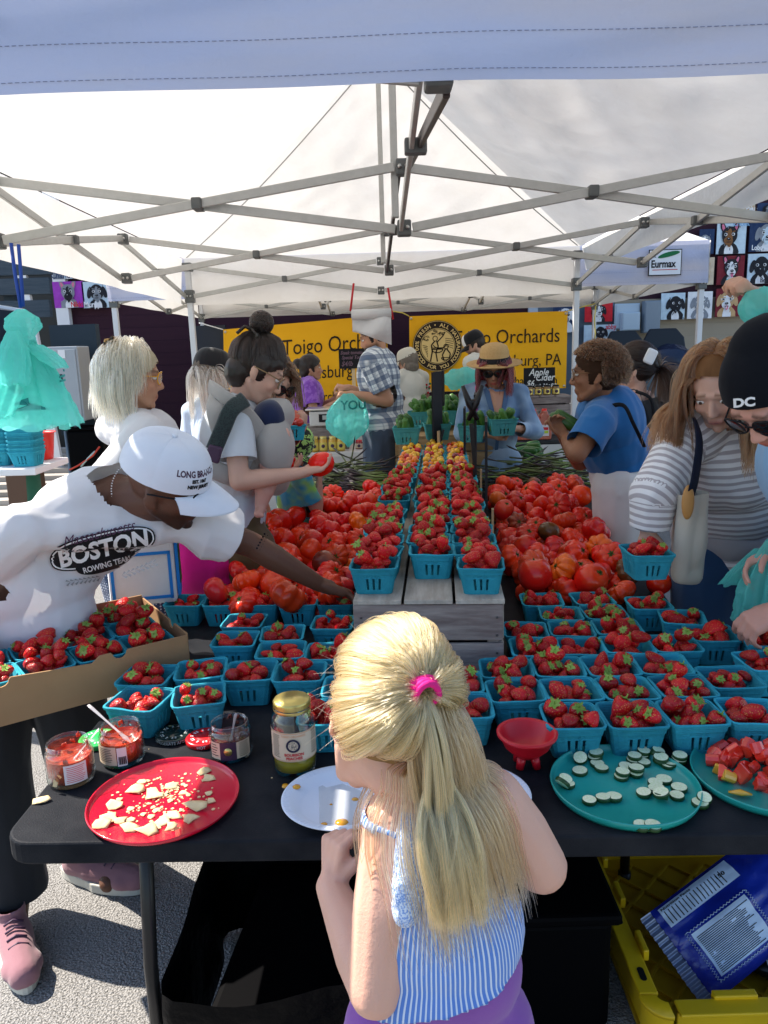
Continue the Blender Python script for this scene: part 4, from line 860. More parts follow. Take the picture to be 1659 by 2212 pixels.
# bowl with toothpick
c=(.283,1.447); T=thing('red_bowl','glossy red footed bowl holding toothpicks between the girl and the cucumbers','bowl',(c[0],c[1],T1),0,None,world=True); z=T1
q=MB(); q.lathe([(.001,z+.036),(.026,z+.036),(.045,z+.052),(.053,z+.072),(.0575,z+.077),(.063,z+.075),(.0625,z+.070),(.057,z+.067),(.047,z+.045),(.030,z+.028),(.020,z+.022),(.001,z+.022)],56,(c[0],c[1],0)); q.build('bowl_dish',M_rbowl,T)
q=MB()
for k in range(4): a=pi/4+k*pi/2; q.tube([(c[0]+.018*math.cos(a),c[1]+.018*math.sin(a),z+.028),(c[0]+.026*math.cos(a),c[1]+.026*math.sin(a),z+.001)],[.010,.008],10)
q.build('foot',M_rbowl,T)
tag(MB().tube([(c[0]-.022,c[1]-.012,z+.050),(c[0]+.03,c[1]-.016,z+.052)],.0011,6).build('toothpick',mat('pale_wood',(.62,.45,.25),.7)),'pale toothpick lying in the red bowl','toothpick')
q=MB()
for k in range(40):
    x=R.uniform(-.70,.9);y=R.uniform(1.22,1.9); s=R.uniform(.001,.003); q.prism([(s*math.cos(b_)*R.uniform(.5,1),s*math.sin(b_)) for b_ in(0,1.5,3,4.6)],0,.0006,(x,y,TZ+.0005))
tag(q.build('table_crumbs',M_chip),'tiny crumbs and flecks on the black tables','crumbs',kind='stuff')
# ------------------------------------------------------------ under the table
M_bagblk=mat('black_bag_film',(.0012,.0012,.0016),.45,bump=(18,.01),spec=.10)
M_tote=mat('black_tote',(.0015,.0015,.002),.6,spec=.06)
T=thing('black_bin','big black bin lined with a glossy black bag under the table left','bin',(-.05,1.62,0),0,None,world=True)
q=MB(); q.prism([(-.42,1.36),(.02,1.36),(.02,1.86),(-.36,1.86)],.0,.22); q.build('bin_body',M_tote,T,bev=.02)
def film(u,v):
    a=2*pi*u; rx=.24*(1+.05*math.sin(5*a)); ry=.25; x=-.20+ .27*max(-1,min(1,1.35*math.cos(a)))*(1+.12*v); y=1.60+ .26*max(-1,min(1,1.35*math.sin(a)))*(1+.05*v)
    nz=float(fbm(np.array([[x*5,y*5,v*2]]),1,2,4)[0]); return (x+.02*nz,y+.012*nz,.02+.29*v+.02*nz*v)
q=MB(); q.grid(film,64,14); q.build('bin_bag',M_bagblk,T)
T=thing('black_tote','second black storage tote under the table behind the girl','bin',(.30,1.70,0),0,None,world=True)
q=MB(); q.box((.26,1.76,.15),(.48,.50,.30)); q.build('tote_body',M_tote,T,bev=.02); q=MB(); q.box((.26,1.76,.315),(.51,.54,.03)); q.build('tote_lid',M_tote,T,bev=.01)
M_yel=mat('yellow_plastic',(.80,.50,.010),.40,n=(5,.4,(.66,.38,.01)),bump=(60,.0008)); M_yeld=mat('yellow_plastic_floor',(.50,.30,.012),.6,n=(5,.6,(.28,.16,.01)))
yx0,yx1,yy0,yy1,yh=.565,1.30,1.425,2.10,.130
T=thing('yellow_bread_tray','yellow plastic tray with ribbed floor on the ground under the table right','crate',(.9,1.75,0),0,None,world=True)
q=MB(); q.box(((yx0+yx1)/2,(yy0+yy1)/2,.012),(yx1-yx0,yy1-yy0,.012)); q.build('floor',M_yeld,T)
q=MB()
for k in range(-6,16):
    for s in(-1,1):
        a=yx0+k*.11; P0=(a,yy0+.03); 
        x0,y0=a,yy0+.03; x1,y1=a+s*.6,yy0+.03+.6
        # clip to tray
        pts=[]
        for t in np.linspace(0,1,41):
            x=x0+(x1-x0)*t; y=y0+(y1-y0)*t
            if yx0+.03<x<yx1-.03 and y<yy1-.02: pts.append((x,y))
        if len(pts)>3: q.bar((*pts[0],.023),(*pts[-1],.023),.008,.010+.0006*s)
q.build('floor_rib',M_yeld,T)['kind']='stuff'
def rail(a,b,ax):
    q=MB(); L_=math.dist(a,b); n=3; 
    q.bar((*a,yh),(*b,yh),.044,.010); q.bar((*a,yh*.5),(*b,yh*.5),.008,yh-.02); return q.build('side_rail',M_yel,T,bev=.003)
rail((yx0+.01,yy0+.05),(yx0+.01,yy1-.0),0); rail((yx1-.01,yy0+.05),(yx1-.01,yy1),0); rail((yx0+.06,yy0+.01),(yx1-.06,yy0+.01),1); rail((yx0,yy1),(yx1,yy1),1)
for cx_,a0 in((yx0+.045,180),(yx1-.045,270)):
    q=MB(); q.lathe([(.020,yh-.005),(.060,yh-.005),(.060,yh+.005),(.020,yh+.005)],8,(cx_,yy0+.045,0),a0=rad(a0),a1=rad(a0+90)); q.lathe([(.055,.01),(.055,yh-.006)],8,(cx_,yy0+.045,0),a0=rad(a0),a1=rad(a0+90)); q.build('corner',M_yel,T)
for yy in(1.62,1.80,1.96):
    q=MB(); q.prism([(math.copysign(.012,math.cos(a))+.008*math.cos(a),.008*math.sin(a)) for a in np.linspace(.01,2*pi,17)[:-1]],0,.0012,(yx0+.012,yy-.09,yh+.0052),(.0,1,0),(-1,0,0)); q.build('hand_slot',M_blackm,T)
    MB().box((yx0+.042,yy,yh+.004),(.014,.07,.030)).build('clip',M_yel,T,bev=.003)
MB().box((yx0+.20,yy0+.036,yh+.002),(.10,.02,.024)).build('clip',M_yel,T,bev=.003)
# blue chip bag
M_bblue=mat('blue_bag_film',(.010,.030,.33),.22,bump=(16,.006),n=(5,.35,(.006,.012,.12)),coat=.3); M_silv=mat('bag_seam',(.30,.34,.45),.3,.6); M_bprint=mat('pale_blue_print',(.55,.68,.85),.4)
BO=v3(.765,1.66,.035)   # bottom left corner of the bag face
bxX=v3(.48,-.30,-.02); bxX/=np.linalg.norm(bxX); bxY=v3(.14,.26,.50); bxY-=bxX*(bxX@bxY); bxY/=np.linalg.norm(bxY); bxN=np.cross(bxX,bxY)
BO=atz(1475,2090,.05)
BO=atz(1545,2164,.05); bxY=atz(1410,1979,.17)-BO; BH=np.linalg.norm(bxY)*1.05; bxY/=np.linalg.norm(bxY); bxX=atz(1690,2100,.10)-BO; bxX-=bxY*(bxX@bxY); bxX/=np.linalg.norm(bxX); bxN=np.cross(bxX,bxY)
def bagpt(s,t,off=0):
    w,h=.46,BH; b_=.045*math.sin(pi*min(1,max(0,s)))**.6*math.sin(pi*min(1,max(0,t)))**.7; n_=.008*float(fbm(np.array([[s*4,t*6,0]]),1,3,8)[0])
    return BO+bxX*(s*w)+bxY*(t*h)+bxN*(b_+n_+off)
T=thing('snack_bag','blue foil snack bag with nutrition label slumped in the yellow tray','bag',tuple(BO),0,None,world=True)
q=MB(); q.grid(lambda u,v:bagpt(u,v),40,40); q.grid(lambda u,v:bagpt(1-u,v,-.09*math.sin(pi*u)*math.sin(pi*v)-.002),24,24); q.build('bag_body',M_bblue,T)
q=MB(); q.grid(lambda u,v:bagpt(-.07*u,v)+bxN*.004*math.sin(v*90),6,90); q.build('seam',M_silv,T)
q=MB(); q.grid(lambda u,v:bagpt(.04+.48*u,.76+.21*v,.0015),24,10); q.build('nutrition_panel',M_bprint,T)
q=MB(); q.grid(lambda u,v:bagpt(.10+.36*u,.14+.46*v,.0015),18,18); q.build('text_panel',M_bprint,T)
q=MB()
for i in range(16): 
    t=.06+.40*i/16; q.grid(lambda u,v:bagpt(t+.006*u,.78+.14*v,.0022),1,4)
for i in range(22):
    t=.16+.40*i/22; e=R.uniform(.26,.34); q.grid(lambda u,v:bagpt(.115+e*u,t+.008*v,.0022),5,1)
q.build('print',M_blk,T)['kind']='stuff'
q=MB(); zz=[]
for (a,b_,c_,d) in((.08,.11,.48,.11),(.48,.11,.48,.63),(.48,.63,.08,.63),(.08,.63,.08,.11)):
    for i in range(36): t=i/36; k=.008*(1 if i%2 else -1); zz.append(bagpt(a+(c_-a)*t+(k if b_!=d else 0),b_+(d-b_)*t+(k if b_==d else 0),.002))
q.tube(zz+[zz[0]],.0010,4,cap=False); q.build('zigzag_border',M_bprint,T)
text('Nutrition Facts',.022,M_blk,(0,0,0),parent=T,warp=lambda p:bagpt(.05+p[0]*1.5,.935+p[1]*1.5,.003),bold=.0006); text('150',.026,M_blk,(0,0,0),parent=T,warp=lambda p:bagpt(.40+p[0]*1.7,.86+p[1]*2,.003),bold=.001)
B0=atz(1640,2110,.04); T=thing('snack_bag','black snack bag end with white letters TO beside the blue bag','bag',tuple(B0),0,None,world=True); q=MB(); q.ell(B0+v3(.09,.05,.02),(.13,.09,.035)); q.build('bag_body',mat('black_bag_print',(.01,.01,.012),.3),T); text('TO',.03,M_white,B0+v3(-.0,-.02,.052),(1,-.2,0),(.2,1,.2),T)
# ------------------------------------------------------------ building with lap siding and painted portraits
def _side(N,L,tc,cur,mix,b): return cur
M_maroon=mat('maroon_siding',(.045,.018,.030),.7,n=(3,.4,(.030,.012,.022)),stretch=(.3,1,6),rnd=.08); M_tan=mat('tan_siding',(.34,.29,.22),.7,n=(3,.3,(.28,.24,.18)),rnd=.08); M_greyb=mat('grey_blue_siding',(.16,.22,.28),.7,n=(3,.3,(.12,.16,.2)),rnd=.08)
WY=10.2
BD=thing('market_building','maroon building with lap siding and painted dog portraits behind the stalls','building',(0,WY,0),0,None,world=True)
MB().box((0,WY+.35,2.6),(15,.5,5.2)).build('wall_core',M_blackm,BD)
for k in range(26):
    z=k*.165
    for xa,xb,m in((-4.0,2.1,M_maroon),(2.1,3.1,M_greyb if k<14 else M_maroon),(3.1,9,M_tan if k in(9,10,11,12) else M_greyb if k<12 else M_maroon)):
        MB().box(((xa+xb)/2,WY+.07,z+.085),(xb-xa-.004,.018,.175),rotm(rad(5),0,0)).build('siding_board',m,BD)
MB().box((-4.07,WY-.0,2.4),(.16,.10,4.8)).build('corner_trim',M_white,BD)
M_trim=mat('pale_blue_trim',(.42,.50,.58),.6); MB().box((2.02,WY-.0,2.2),(.12,.06,4.4)).build('corner_trim',M_trim,BD)
DC={'black':(.02,.02,.025),'grey':(.22,.24,.27),'brown':(.22,.10,.04),'tan':(.50,.32,.16),'white':(.75,.76,.78),'pink':(.65,.18,.28),'red':(.55,.02,.03),'navy':(.02,.04,.10),'blue':(.22,.40,.60),'pale':(.50,.62,.72),'purple':(.32,.05,.42),'maroon':(.18,.02,.03),'cream':(.55,.45,.33),'teal':(.05,.40,.45)}
for k_,c_ in DC.items(): DC[k_]=mat('paint_'+k_,c_,.65,n=(14,.45,tuple(min(1,x*1.5+.02) for x in c_)))
def portrait(x,z,w,h,bgc,coat,face,ear,lab,name=None,ncol='white',npos=(.1,.08),tongue=False,nsz=.085,chest='white',turn=0):
    T=thing('dog_portrait',lab,'painting',(x,WY-.06,z),0,'painted dog portraits',world=True); y=WY-.045
    MB().box((x+w/2,y,z+h/2),(w-.008,.016,h-.008)).build('board',DC[bgc],T)
    q=MB(); ms=['grey','black',coat,face,chest,'pink','white']; M_=[DC[k] for k in ms]; cx_,cz=x+w/2+turn*.03,z+h*.56; s=min(w,h); L_=[0]
    def e(dx,dz,rx,rz,m,rot=0,n=18,jag=.0):
        L_[0]+=1; d=y-.0085-.0022*L_[0]; P=[(rx*math.cos(a)*(1+jag*R.uniform(-1,1)),rz*math.sin(a)*(1+jag*R.uniform(-1,1))) for a in np.linspace(0,2*pi,n,endpoint=False)]
        c_,s_=math.cos(rot),math.sin(rot); q.add([(min(x+w-.004,max(x+.004,cx_+s*(dx+c_*p[0]-s_*p[1]))),d,min(z+h-.004,max(z+.004,cz+s*(dz+s_*p[0]+c_*p[1])))) for p in P],[tuple(range(n-1,-1,-1))],m)
    e(0,-.50,.34,.32,2,jag=.05); e(0,-.50,.16,.26,4,jag=.06)
    if ear=='up':
        for s_ in(-1,1): e(.22*s_,.30,.09,.20,2,-.3*s_,8); e(.21*s_,.28,.05,.13,5,-.3*s_,8)
    else:
        for s_ in(-1,1): e(.29*s_,.02,.09,.22,2,.25*s_,jag=.05)
    e(0,.03,.26,.30,2,jag=.05); e(0,-.05,.10,.30,3,jag=.05); e(turn*.04,-.14,.16,.14,3,jag=.04)
    for s_ in(-1,1): e(.12*s_+turn*.02,.06,.055,.05,6 if coat!='white' else 1); e(.12*s_+turn*.03,.06,.035,.035,1); e(.115*s_,.075,.010,.010,6); e(.12*s_,.15,.05,.018,3,.2*s_)
    e(turn*.05,-.09,.06,.045,1); e(turn*.05-.01,-.075,.02,.01,6)
    if tongue: e(turn*.05,-.235,.05,.085,5)
    e(turn*.05,-.19,.09,.014,1)
    for _ in range(10): e(R.uniform(-.3,.3),R.uniform(-.7,.3),.015,.05,R.choice([0,2,3]),R.uniform(-.5,.5),6)
    q.build('painted_dog',M_,T)
    if name: text(name,nsz,DC[ncol],(x+w*npos[0],y-.0085-.0022*(L_[0]+2),z+h*npos[1]),parent=T,bold=.002,sx=.8)
pr=[ (3.08,2.42,.42,.56,'navy','grey','white','down','dog portrait of a grey hound on black, tongue out, by the tent badge',None,'white',(.1,.1),True),
 (3.50,2.48,.60,.60,'pale','black','brown','up','dog portrait named Cricket: black and tan dog on pale blue','Cricket','blue',(.45,.86),False),
 (4.11,2.52,.70,.62,'navy','grey','pale','down','dog portrait named Lobo Crumboo: shaggy grey dog','Lobo Crumboo','white',(.02,.05),False),
 (3.12,1.84,.38,.58,'cream','tan','brown','up','dog portrait of a tan dog with upright ears on cream',None,'white',(0,0),False),
 (3.50,1.86,.60,.60,'maroon','black','white','up','dog portrait named Cool Luke: grinning black dog on dark red','Cool Luke','teal',(.25,.03),True),
 (4.12,1.88,.56,.60,'pale','black','black','down','dog portrait named Bella: black dog on pale blue','Bella','black',(.35,.04),False),
 (2.40,1.20,.50,.60,'pale','black','black','down','dog portrait of a black dog with a white scarf on pale blue',None,'white',(0,0),False),
 (2.92,1.22,.52,.60,'white','grey','white','down','dog portrait of a grey and white dog behind the tent leg',None,'white',(0,0),False),
 (3.46,1.24,.62,.60,'maroon','tan','white','down','dog portrait of a cream and white puppy, tongue out, on dark red',None,'white',(0,0),True),
 (4.09,1.26,.62,.60,'cream','grey','brown','up','dog portrait of a shepherd dog at the far right of the lower row',None,'white',(0,0),False),
 (3.60,3.10,.50,.50,'cream','tan','white','down','dog portrait named Palu, cut off by the canopy edge','Palu','white',(.02,.5),False),
 (4.12,3.16,.70,.50,'navy','black','grey','down','dog portrait of a dark dog at the very top right',None,'white',(0,0),False)]
PX=[(1505,495,1541,551),(1542,481,1610,551),(1612,477,1690,546),(1508,556,1541,617),(1543,552,1606,617),(1608,547,1680,615),(1423,632,1478,692),(1480,629,1537,690),(1540,622,1603,686),(1605,618,1680,684),(1600,440,1628,478),(1630,438,1690,475)]
for a,q_ in zip(pr,PX):
    p0=atY(q_[0],q_[3],WY); p1=atY(q_[2],q_[1],WY); portrait(p0[0],p0[2],p1[0]-p0[0],p1[2]-p0[2],*a[4:9],name=a[9],ncol=a[10],npos=a[11],tongue=a[12],turn=R.choice((-1,0,1)))
def bigp(u0,v0,u1,v1,*a,**k):
    p=atY(u0,v1,WY);p2=atY(u1,v0,WY); portrait(p[0],p[2],p2[0]-p[0],p2[2]-p[2],*a,**k)
bigp(122,607,182,667,'purple','grey','black','up','dog portrait named Nikki: grey dog on purple',name='Nikki',ncol='red',npos=(.60,.03),nsz=.09)
bigp(184,607,243,667,'pale','black','grey','down','dog portrait named Murpy: curly black dog on pale blue',name='Murpy',ncol='white',npos=(.08,.03),nsz=.10)
bigp(118,575,182,605,'grey','pale','white','down','dog portrait named Charlotte, mostly hidden by the canopy',name='Charlotte',ncol='navy',npos=(.02,.05),nsz=.11)
bigp(184,575,243,605,'pale','white','pale','down','dog portrait named Holly, mostly hidden by the canopy',name='Holly',ncol='navy',npos=(.02,.05),nsz=.13)
bigp(1192,655,1245,720,'navy','white','grey','down','dog portrait of a white terrier beside the banner',tongue=False)
bigp(1260,652,1322,697,'red','black','white','down','dog portrait of a black and white dog on bright red')
bigp(1258,700,1330,745,'pale','black','black','down','dog portrait named abby: black dog on pale blue',name='abby',ncol='red',npos=(.62,.75),nsz=.09)
bigp(1190,745,1222,800,'cream','black','teal','up','narrow dog portrait of a black dog with a teal collar by the banner')
# utility boxes and pipe trim on the wall
bp_=atY(1325,700,WY-.1); MB_=MB()
def wallbox(u0,v0,u1,v1,dep,m,name,lab,cat,Y=WY,extra=None):
    a=atY(u0,v1,Y);b=atY(u1,v0,Y); T=thing(name,lab,cat,((a[0]+b[0])/2,Y-dep/2,a[2]),0,None,world=True)
    MB().box(((a[0]+b[0])/2,Y-dep/2,(a[2]+b[2])/2),(b[0]-a[0],dep,b[2]-a[2])).build('box_body',m,T,bev=.008); MB().box(((a[0]+b[0])/2,Y-dep-.006,(a[2]+b[2])/2),((b[0]-a[0])*.9,.010,(b[2]-a[2])*.92)).build('box_door',m,T,bev=.004); return T,a,b
M_ugrey=mat('utility_grey',(.20,.25,.30),.5); M_upale=mat('utility_pale',(.42,.52,.60),.5)
wallbox(1383,650,1420,720,.14,M_ugrey,'utility_cabinet','grey blue utility cabinet on the wall left of the portraits','cabinet',WY-.02)
wallbox(1325,655,1381,712,.04,M_upale,'wall_panel','pale blue panel on the wall above the bins','panel',WY-.02); wallbox(1338,675,1378,715,.10,M_upale,'vent_box','small pale square vent box on the wall panel','box',WY-.06)
# electric cabinet far left
T,a,b=wallbox(128,748,192,906,.28,mat('meter_grey',(.34,.37,.40),.45,.3,n=(4,.2,(.28,.3,.33))),'electric_cabinet','grey metal electric cabinet with stickers at the left','cabinet',7.0)
for (dx,dz,w,h,m) in((.10,.36,.07,.10,M_blk),(.02,.34,.05,.07,M_white),(.15,.58,.06,.07,M_white),(.03,.22,.04,.10,M_white)): MB().box((a[0]+.06+dx,7.0-.28-.0145,a[2]+dz),(w,.002,h)).build('sticker',m,T)
MB().box(((a[0]+b[0])/2,7.15,(a[2]+b[2])/2+.02),(.42,.1,1.0)).build('backing_board',mat('dark_board',(.03,.045,.06),.7),T)
for dx in(.10,.20): MB().tube([(a[0]+dx,6.86,a[2]),(a[0]+dx,6.86,.5),(a[0]+dx+.05,6.86,.1)],.014,8).build('conduit',M_ugrey,T)
# timber beams, ladder-like boards and low clutter at the far left
M_beam=mat('dark_blue_timber',(.045,.065,.085),.7,n=(3,.6,(.09,.11,.13)),bump=(9,.004),stretch=(1,6,14)); 
T=thing('timber_pergola','dark weathered timber beams at the far left above the stall','pergola',(-4.3,8.6,0),0,None,world=True)
for (v0,v1) in((560,598),(600,640),(648,690)):
    a=atY(-40,v1,8.6);b=atY(98,v0,8.6); MB().box(((a[0]+b[0])/2,8.6,(a[2]+b[2])/2),(b[0]-a[0]+.1,.08,b[2]-a[2])).build('beam',M_beam,T,bev=.006)
MB().box((-4.05,8.75,1.2),(.12,.12,2.4)).build('pergola_post',M_beam,T); MB().box((-3.75,8.6,1.3),(.10,.06,2.6),rotm(0,rad(-4),0)).build('white_post',M_white,T)
T=thing('dark_canopy','dark canopy edge with a pale hem at the far left','canopy',(-4.1,7.6,0),0,None,world=True)
a=atY(-60,655,7.6);b=atY(60,720,7.6); q=MB(); q.prism([(a[0],a[2]-.75),(b[0],a[2]-.75),(b[0],a[2]-.10),(a[0],a[2])],0,.9,(0,7.6,0),(1,0,0),(0,0,1)); q.build('side_cloth',mat('dark_blue_cloth',(.015,.025,.045),.8),T)
MB().bar((a[0],7.59,a[2]+.01),(b[0],7.59,a[2]-.085),.03,.03).build('hem',M_white,T)
M_deck=mat('pale_deck_wood',(.42,.39,.35),.85,n=(2,.5,(.30,.27,.24)),stretch=(1,8,1),rnd=.2)  # pale wood, streaky tone, varied from board to board
T=thing('low_deck','low pale wooden deck steps at the left behind the stall','deck',(-4,8,0),0,None,world=True)
for k in range(10): MB().box((-4.0,7.3+.2*k,.10+.05*k),(3.4,.17,.05)).build('deck_board',M_deck,T)
# white shelf with stacked teal baskets
T=thing('white_shelf_table','white slatted side table at the far left with green legs','table',(-1.55,3.2,0),0,None,world=True); p=atz(60,1012,.95)
sh=atY(75,1010,3.1); MB().box((sh[0]-.30,3.25,sh[2]-.015),(.62,.34,.028)).build('table_top',M_white,T,bev=.004)
for x in(-.08,-.5): MB().tube([(sh[0]+x,3.25,sh[2]-.03),(sh[0]+x-.02,3.2,0)],[.03,.055],8).build('leg',mat('green_paint',(.02,.12,.07),.5),T)
for i,(dx,dy,n) in enumerate(((-.06,-.07,7),(-.19,-.02,9))):
    for k in range(n): 
        basket('empty teal basket, %s from the bottom of the %s stack on the side table'%((ORD+['seventh','eighth','ninth'])[k],('right shorter','left taller')[i]),sh[0]+dx,3.25+dy,sh[2]+k*.016,R.uniform(-.05,.05),BMS,'empty baskets in the %s stack'%('right','left')[i])
T=thing('red_tub','shallow bright red plastic tub behind the stacked empty baskets','tub',(sh[0]-.12,3.36,sh[2]),0,None,world=True); MB().lathe([(.06,sh[2]+.001),(.075,sh[2]+.115),(.085,sh[2]+.12),(.072,sh[2]+.112),(.055,sh[2]+.01),(.001,sh[2]+.01)],28,(sh[0]-.10,3.37,0)).build('tub_body',mat('bright_red_plastic',(.75,.02,.01),.35),T)
for i,(pts,m_,lab) in enumerate([([(215,965),(200,985),(170,1005),(150,1015)],mat('orange_cord',(.6,.05,.02),.5),'red cord trailing down past the electric cabinet'),([(205,975),(190,990),(175,1008)],mat('pale_cord',(.45,.55,.5),.5),'pale green cord beside the red one')]):
    tag(MB().tube([atY(u,v,6.5) for u,v in pts],.008,6).build('power_cord',m_),lab,'cord')
# black clutter bins left
for (u0,v0,u1,v1,lab) in ((165,925,230,1000,'black plastic tub below the electric cabinet'),(20,930,70,975,'brown worn box at the far left under the hanging bags')):
    a=atY(u0,v1,6.9);b=atY(u1,v0,6.9); T=thing('storage_tub',lab,'tub',((a[0]+b[0])/2,6.9,0),0,None,world=True); MB().box(((a[0]+b[0])/2,6.9,b[2]/2),(b[0]-a[0],.3,b[2])).build('tub_body',M_tote if u0>100 else mat('brown_box',(.15,.09,.06),.8),T,bev=.02); MB().box(((a[0]+b[0])/2,6.9,b[2]+.012),(b[0]-a[0]+.03,.33,.022)).build('tub_lid',M_tote,T,bev=.005)
# wheeled bins at the right
M_dump=mat('blue_grey_bin',(.055,.095,.13),.5,n=(5,.4,(.04,.06,.08))); M_dlid=mat('black_lid_plastic',(.006,.007,.008),.35)
for i,(u0,u1,v0,yy,lab) in enumerate(((1335,1415,752,8.7,'blue grey wheeled bin with its black lid thrown open, left of the pair'),(1420,1510,745,8.9,'blue grey wheeled bin with bag and open black lid, right of the pair'),(1255,1300,845,8.5,'dark wheeled bin behind the curly haired woman'))):
    a=atY(u0,v0+48,yy);b=atY(u1,v0+48,yy); T=thing('wheeled_bin',lab,'bin',((a[0]+b[0])/2,yy+.3,0),0,'wheeled bins',world=True); w=b[0]-a[0]+.1; cx_=(a[0]+b[0])/2; zt=a[2]
    q=MB(); q.add([(cx_+sx*w/2*k,yy+.3+sy*.33*k,z_) for z_,k in((.08,.82),(zt,1)) for sx,sy in((-1,-1),(1,-1),(1,1),(-1,1))],[(3,2,1,0),(4,5,6,7),(0,1,5,4),(1,2,6,5),(2,3,7,6),(3,0,4,7)]); q.build('bin_body',M_dump,T,bev=.02)
    q=MB(); q.box((cx_,yy-.03,zt-.02),(w+.05,.05,.06)); q.build('rim',M_dump,T,bev=.01); q=MB(); q.box((cx_,yy-.02,zt*.55),(w*.5,.02,zt*.5)); q.build('front_panel',M_dump,T,bev=.006)
    if i<2: q=MB(); q.prism([(-w/2,0),(w/2,0),(w/2*.92,.34),(w/2*.6,.46),(-w/2*.55,.46),(-w/2*.95,.28)],0,.04,(cx_,yy+.45,zt),(1,.1,0),(0,.3,.95)); q.build('lid',M_dlid,T,bev=.02)
    for s in(-1,1): MB().tube([(cx_+s*w*.4-.03,yy+.55,.09),(cx_+s*w*.4+.03,yy+.55,.09)],.09,16).build('wheel',M_blackm,T)
    if i==1:
        P=MB(); P.ell((cx_,yy+.25,zt+.05),(w*.42,.24,.20),nu=24,nv=14); V=np.array(P.v); V+= (V-v3(cx_,yy+.25,zt+.05))*(.10*ridge(V,7,2,3))[:,None]; P.v=[tuple(p) for p in V]; P.build('rubbish_bag',mat('navy_bag_film',(.012,.022,.05),.25,bump=(20,.01)),T)
# ------------------------------------------------------------ banners
M_yban=mat('yellow_banner',(.80,.42,.015),.6,bump=(7,.004),n=(2,.3,(.74,.36,.012))); M_ink=mat('banner_ink',(.025,.018,.015),.6); M_rope=mat('yellow_rope',(.6,.5,.12),.8)
def banner(label,c00,c10,c11,c01,Y):
    A=[atY(u,v,Y) for u,v in(c00,c10,c11,c01)]; T=thing('banner',label,'banner',tuple((A[0]+A[1])/2),0,'yellow orchard banners',world=True)
    def f(u,v,o=0):
        P=(1-u)*(1-v)*A[0]+u*(1-v)*A[1]+u*v*A[2]+(1-u)*v*A[3]; n_=float(fbm(np.array([[P[0]*1.6,P[2]*5,0]]),1,3,5)[0]); return P+v3(0,-.012+.010*n_+.018*math.sin(u*11+v*2)-o,0)
    q=MB(); q.grid(lambda u,v:f(u,v),70,36); q.build('banner_cloth',M_yban,T)
    for u,v in((.012,.03),(.988,.03),(.988,.97),(.012,.97)): MB().lathe([(.006,0),(.014,0),(.014,.002),(.006,.002)],12,f(u,v,.004),rotm(pi/2,0,0)).build('grommet',M_bolt,T)
    W_=np.linalg.norm(A[1]-A[0]); H_=np.linalg.norm(A[0]-A[3])
    def tx(s,size,u,v,sx=1,al='RIGHT'): return text(s,size,M_ink,(0,0,0),parent=T,al=al,sx=sx,warp=lambda p:f(min(.995,max(.005,u+p[0]/W_)),v+p[1]/H_,.006))
    return T,f,tx,W_,H_
T,f,tx,W_,H_=banner('yellow orchard banner on the right with a round black seal at its left',(885,848),(1221,838),(1226,672),(884,683),8.88)
tx('Toigo Orchards',.225,.955,.61,.84); tx('Shippensburg, PA',.185,.965,.31,.84); tx('www.toigoorchards.com',.135,.945,.06,.86)
for i in range(1): 
    P=f(.178,.60,.03); X_=f(.30,.60,.03)-f(.05,.60,.03); X_[1]=0; X_/=np.linalg.norm(X_); seal(T,P,X_,np.cross(v3(0,-1,0),X_),.285,M_ink,M_yban if 0 else mat('seal_pale',(.70,.52,.22),.6),True)
q=MB(); 
T,f,tx,W_,H_=banner('yellow orchard banner on the left behind the scale and vendors',(486,890),(838,872),(836,680),(482,712),8.80)
tx('Toigo Orchards',.235,.36,.64,.84,'LEFT'); tx('Shippensburg, PA',.195,.32,.34,.84,'LEFT'); tx('www.toigoorchards.com',.145,.27,.07,.86,'LEFT')
for i,(pts,lab) in enumerate((([(884,683),(870,676),(848,672)],'yellow rope tying the right banner to the left pole'),([(1226,672),(1262,662),(1290,655)],'yellow rope tying the right banner to the tent leg'),([(1287,660),(1284,690),(1286,720),(1283,745)],'yellow rope end hanging by the tent leg'),([(482,712),(440,700),(430,698)],'white cord from the left banner corner'))):
    tag(MB().tube([atY(u,v,8.82) for u,v in pts],.007,6).build('rope',M_rope if i<3 else M_white),lab,'rope','ropes of the banners')
# blue portable partition by left banner
a=atY(425,885,8.95);b=atY(486,702,8.95); T=thing('dark_door','dark navy door panel left of the left banner','door panel',((a[0]+b[0])/2,8.95,0),0,None,world=True); MB().box(((a[0]+b[0])/2,8.98,b[2]/2),(b[0]-a[0],.04,b[2])).build('door_leaf',mat('navy_panel',(.010,.014,.025),.5),T)
# ------------------------------------------------------------ vendor tables
M_wtab=mat('white_table',(.55,.53,.50),.5,n=(4,.3,(.5,.48,.44)))
p=atY(590,985,6.2); wt=thing('vendor_table','white table with mustard jars and the scale, far left of centre','table',(-.5,6.3,0),0,'vendor tables',world=True)
WZ=.80; MB().box((-.45,6.40,WZ-.02),(.95,.5,.04)).build('table_top',M_wtab,wt,bev=.006)
for x in(-.85,-.05): MB().box((x,6.2,.39),(.03,.03,.76)).build('leg',mat('teal_paint',(.05,.35,.35),.6),wt)
q=MB(); q.box((.55,6.9,WZ-.01),(3.4,.5,.03)); 
rt=thing('vendor_table','black table with the cider jugs behind the denim shirt','table',(1.35,6.3,0),0,'vendor tables',world=True); MB().box((1.35,6.45,.83),(.70,.6,.04)).build('table_top',M_black,rt,bev=.01)
for x in(1.05,1.66): MB().box((x,6.2,.40),(.03,.03,.8)).build('leg',M_blackm,rt)
wt2=thing('vendor_table','white cloth covered table along the back under the banners','table',(.55,8.0,0),0,'vendor tables',world=True); MB().box((.35,8.0,.5),(4.2,.55,1.0)).build('table_cloth',M_wtab,wt2,bev=.01)
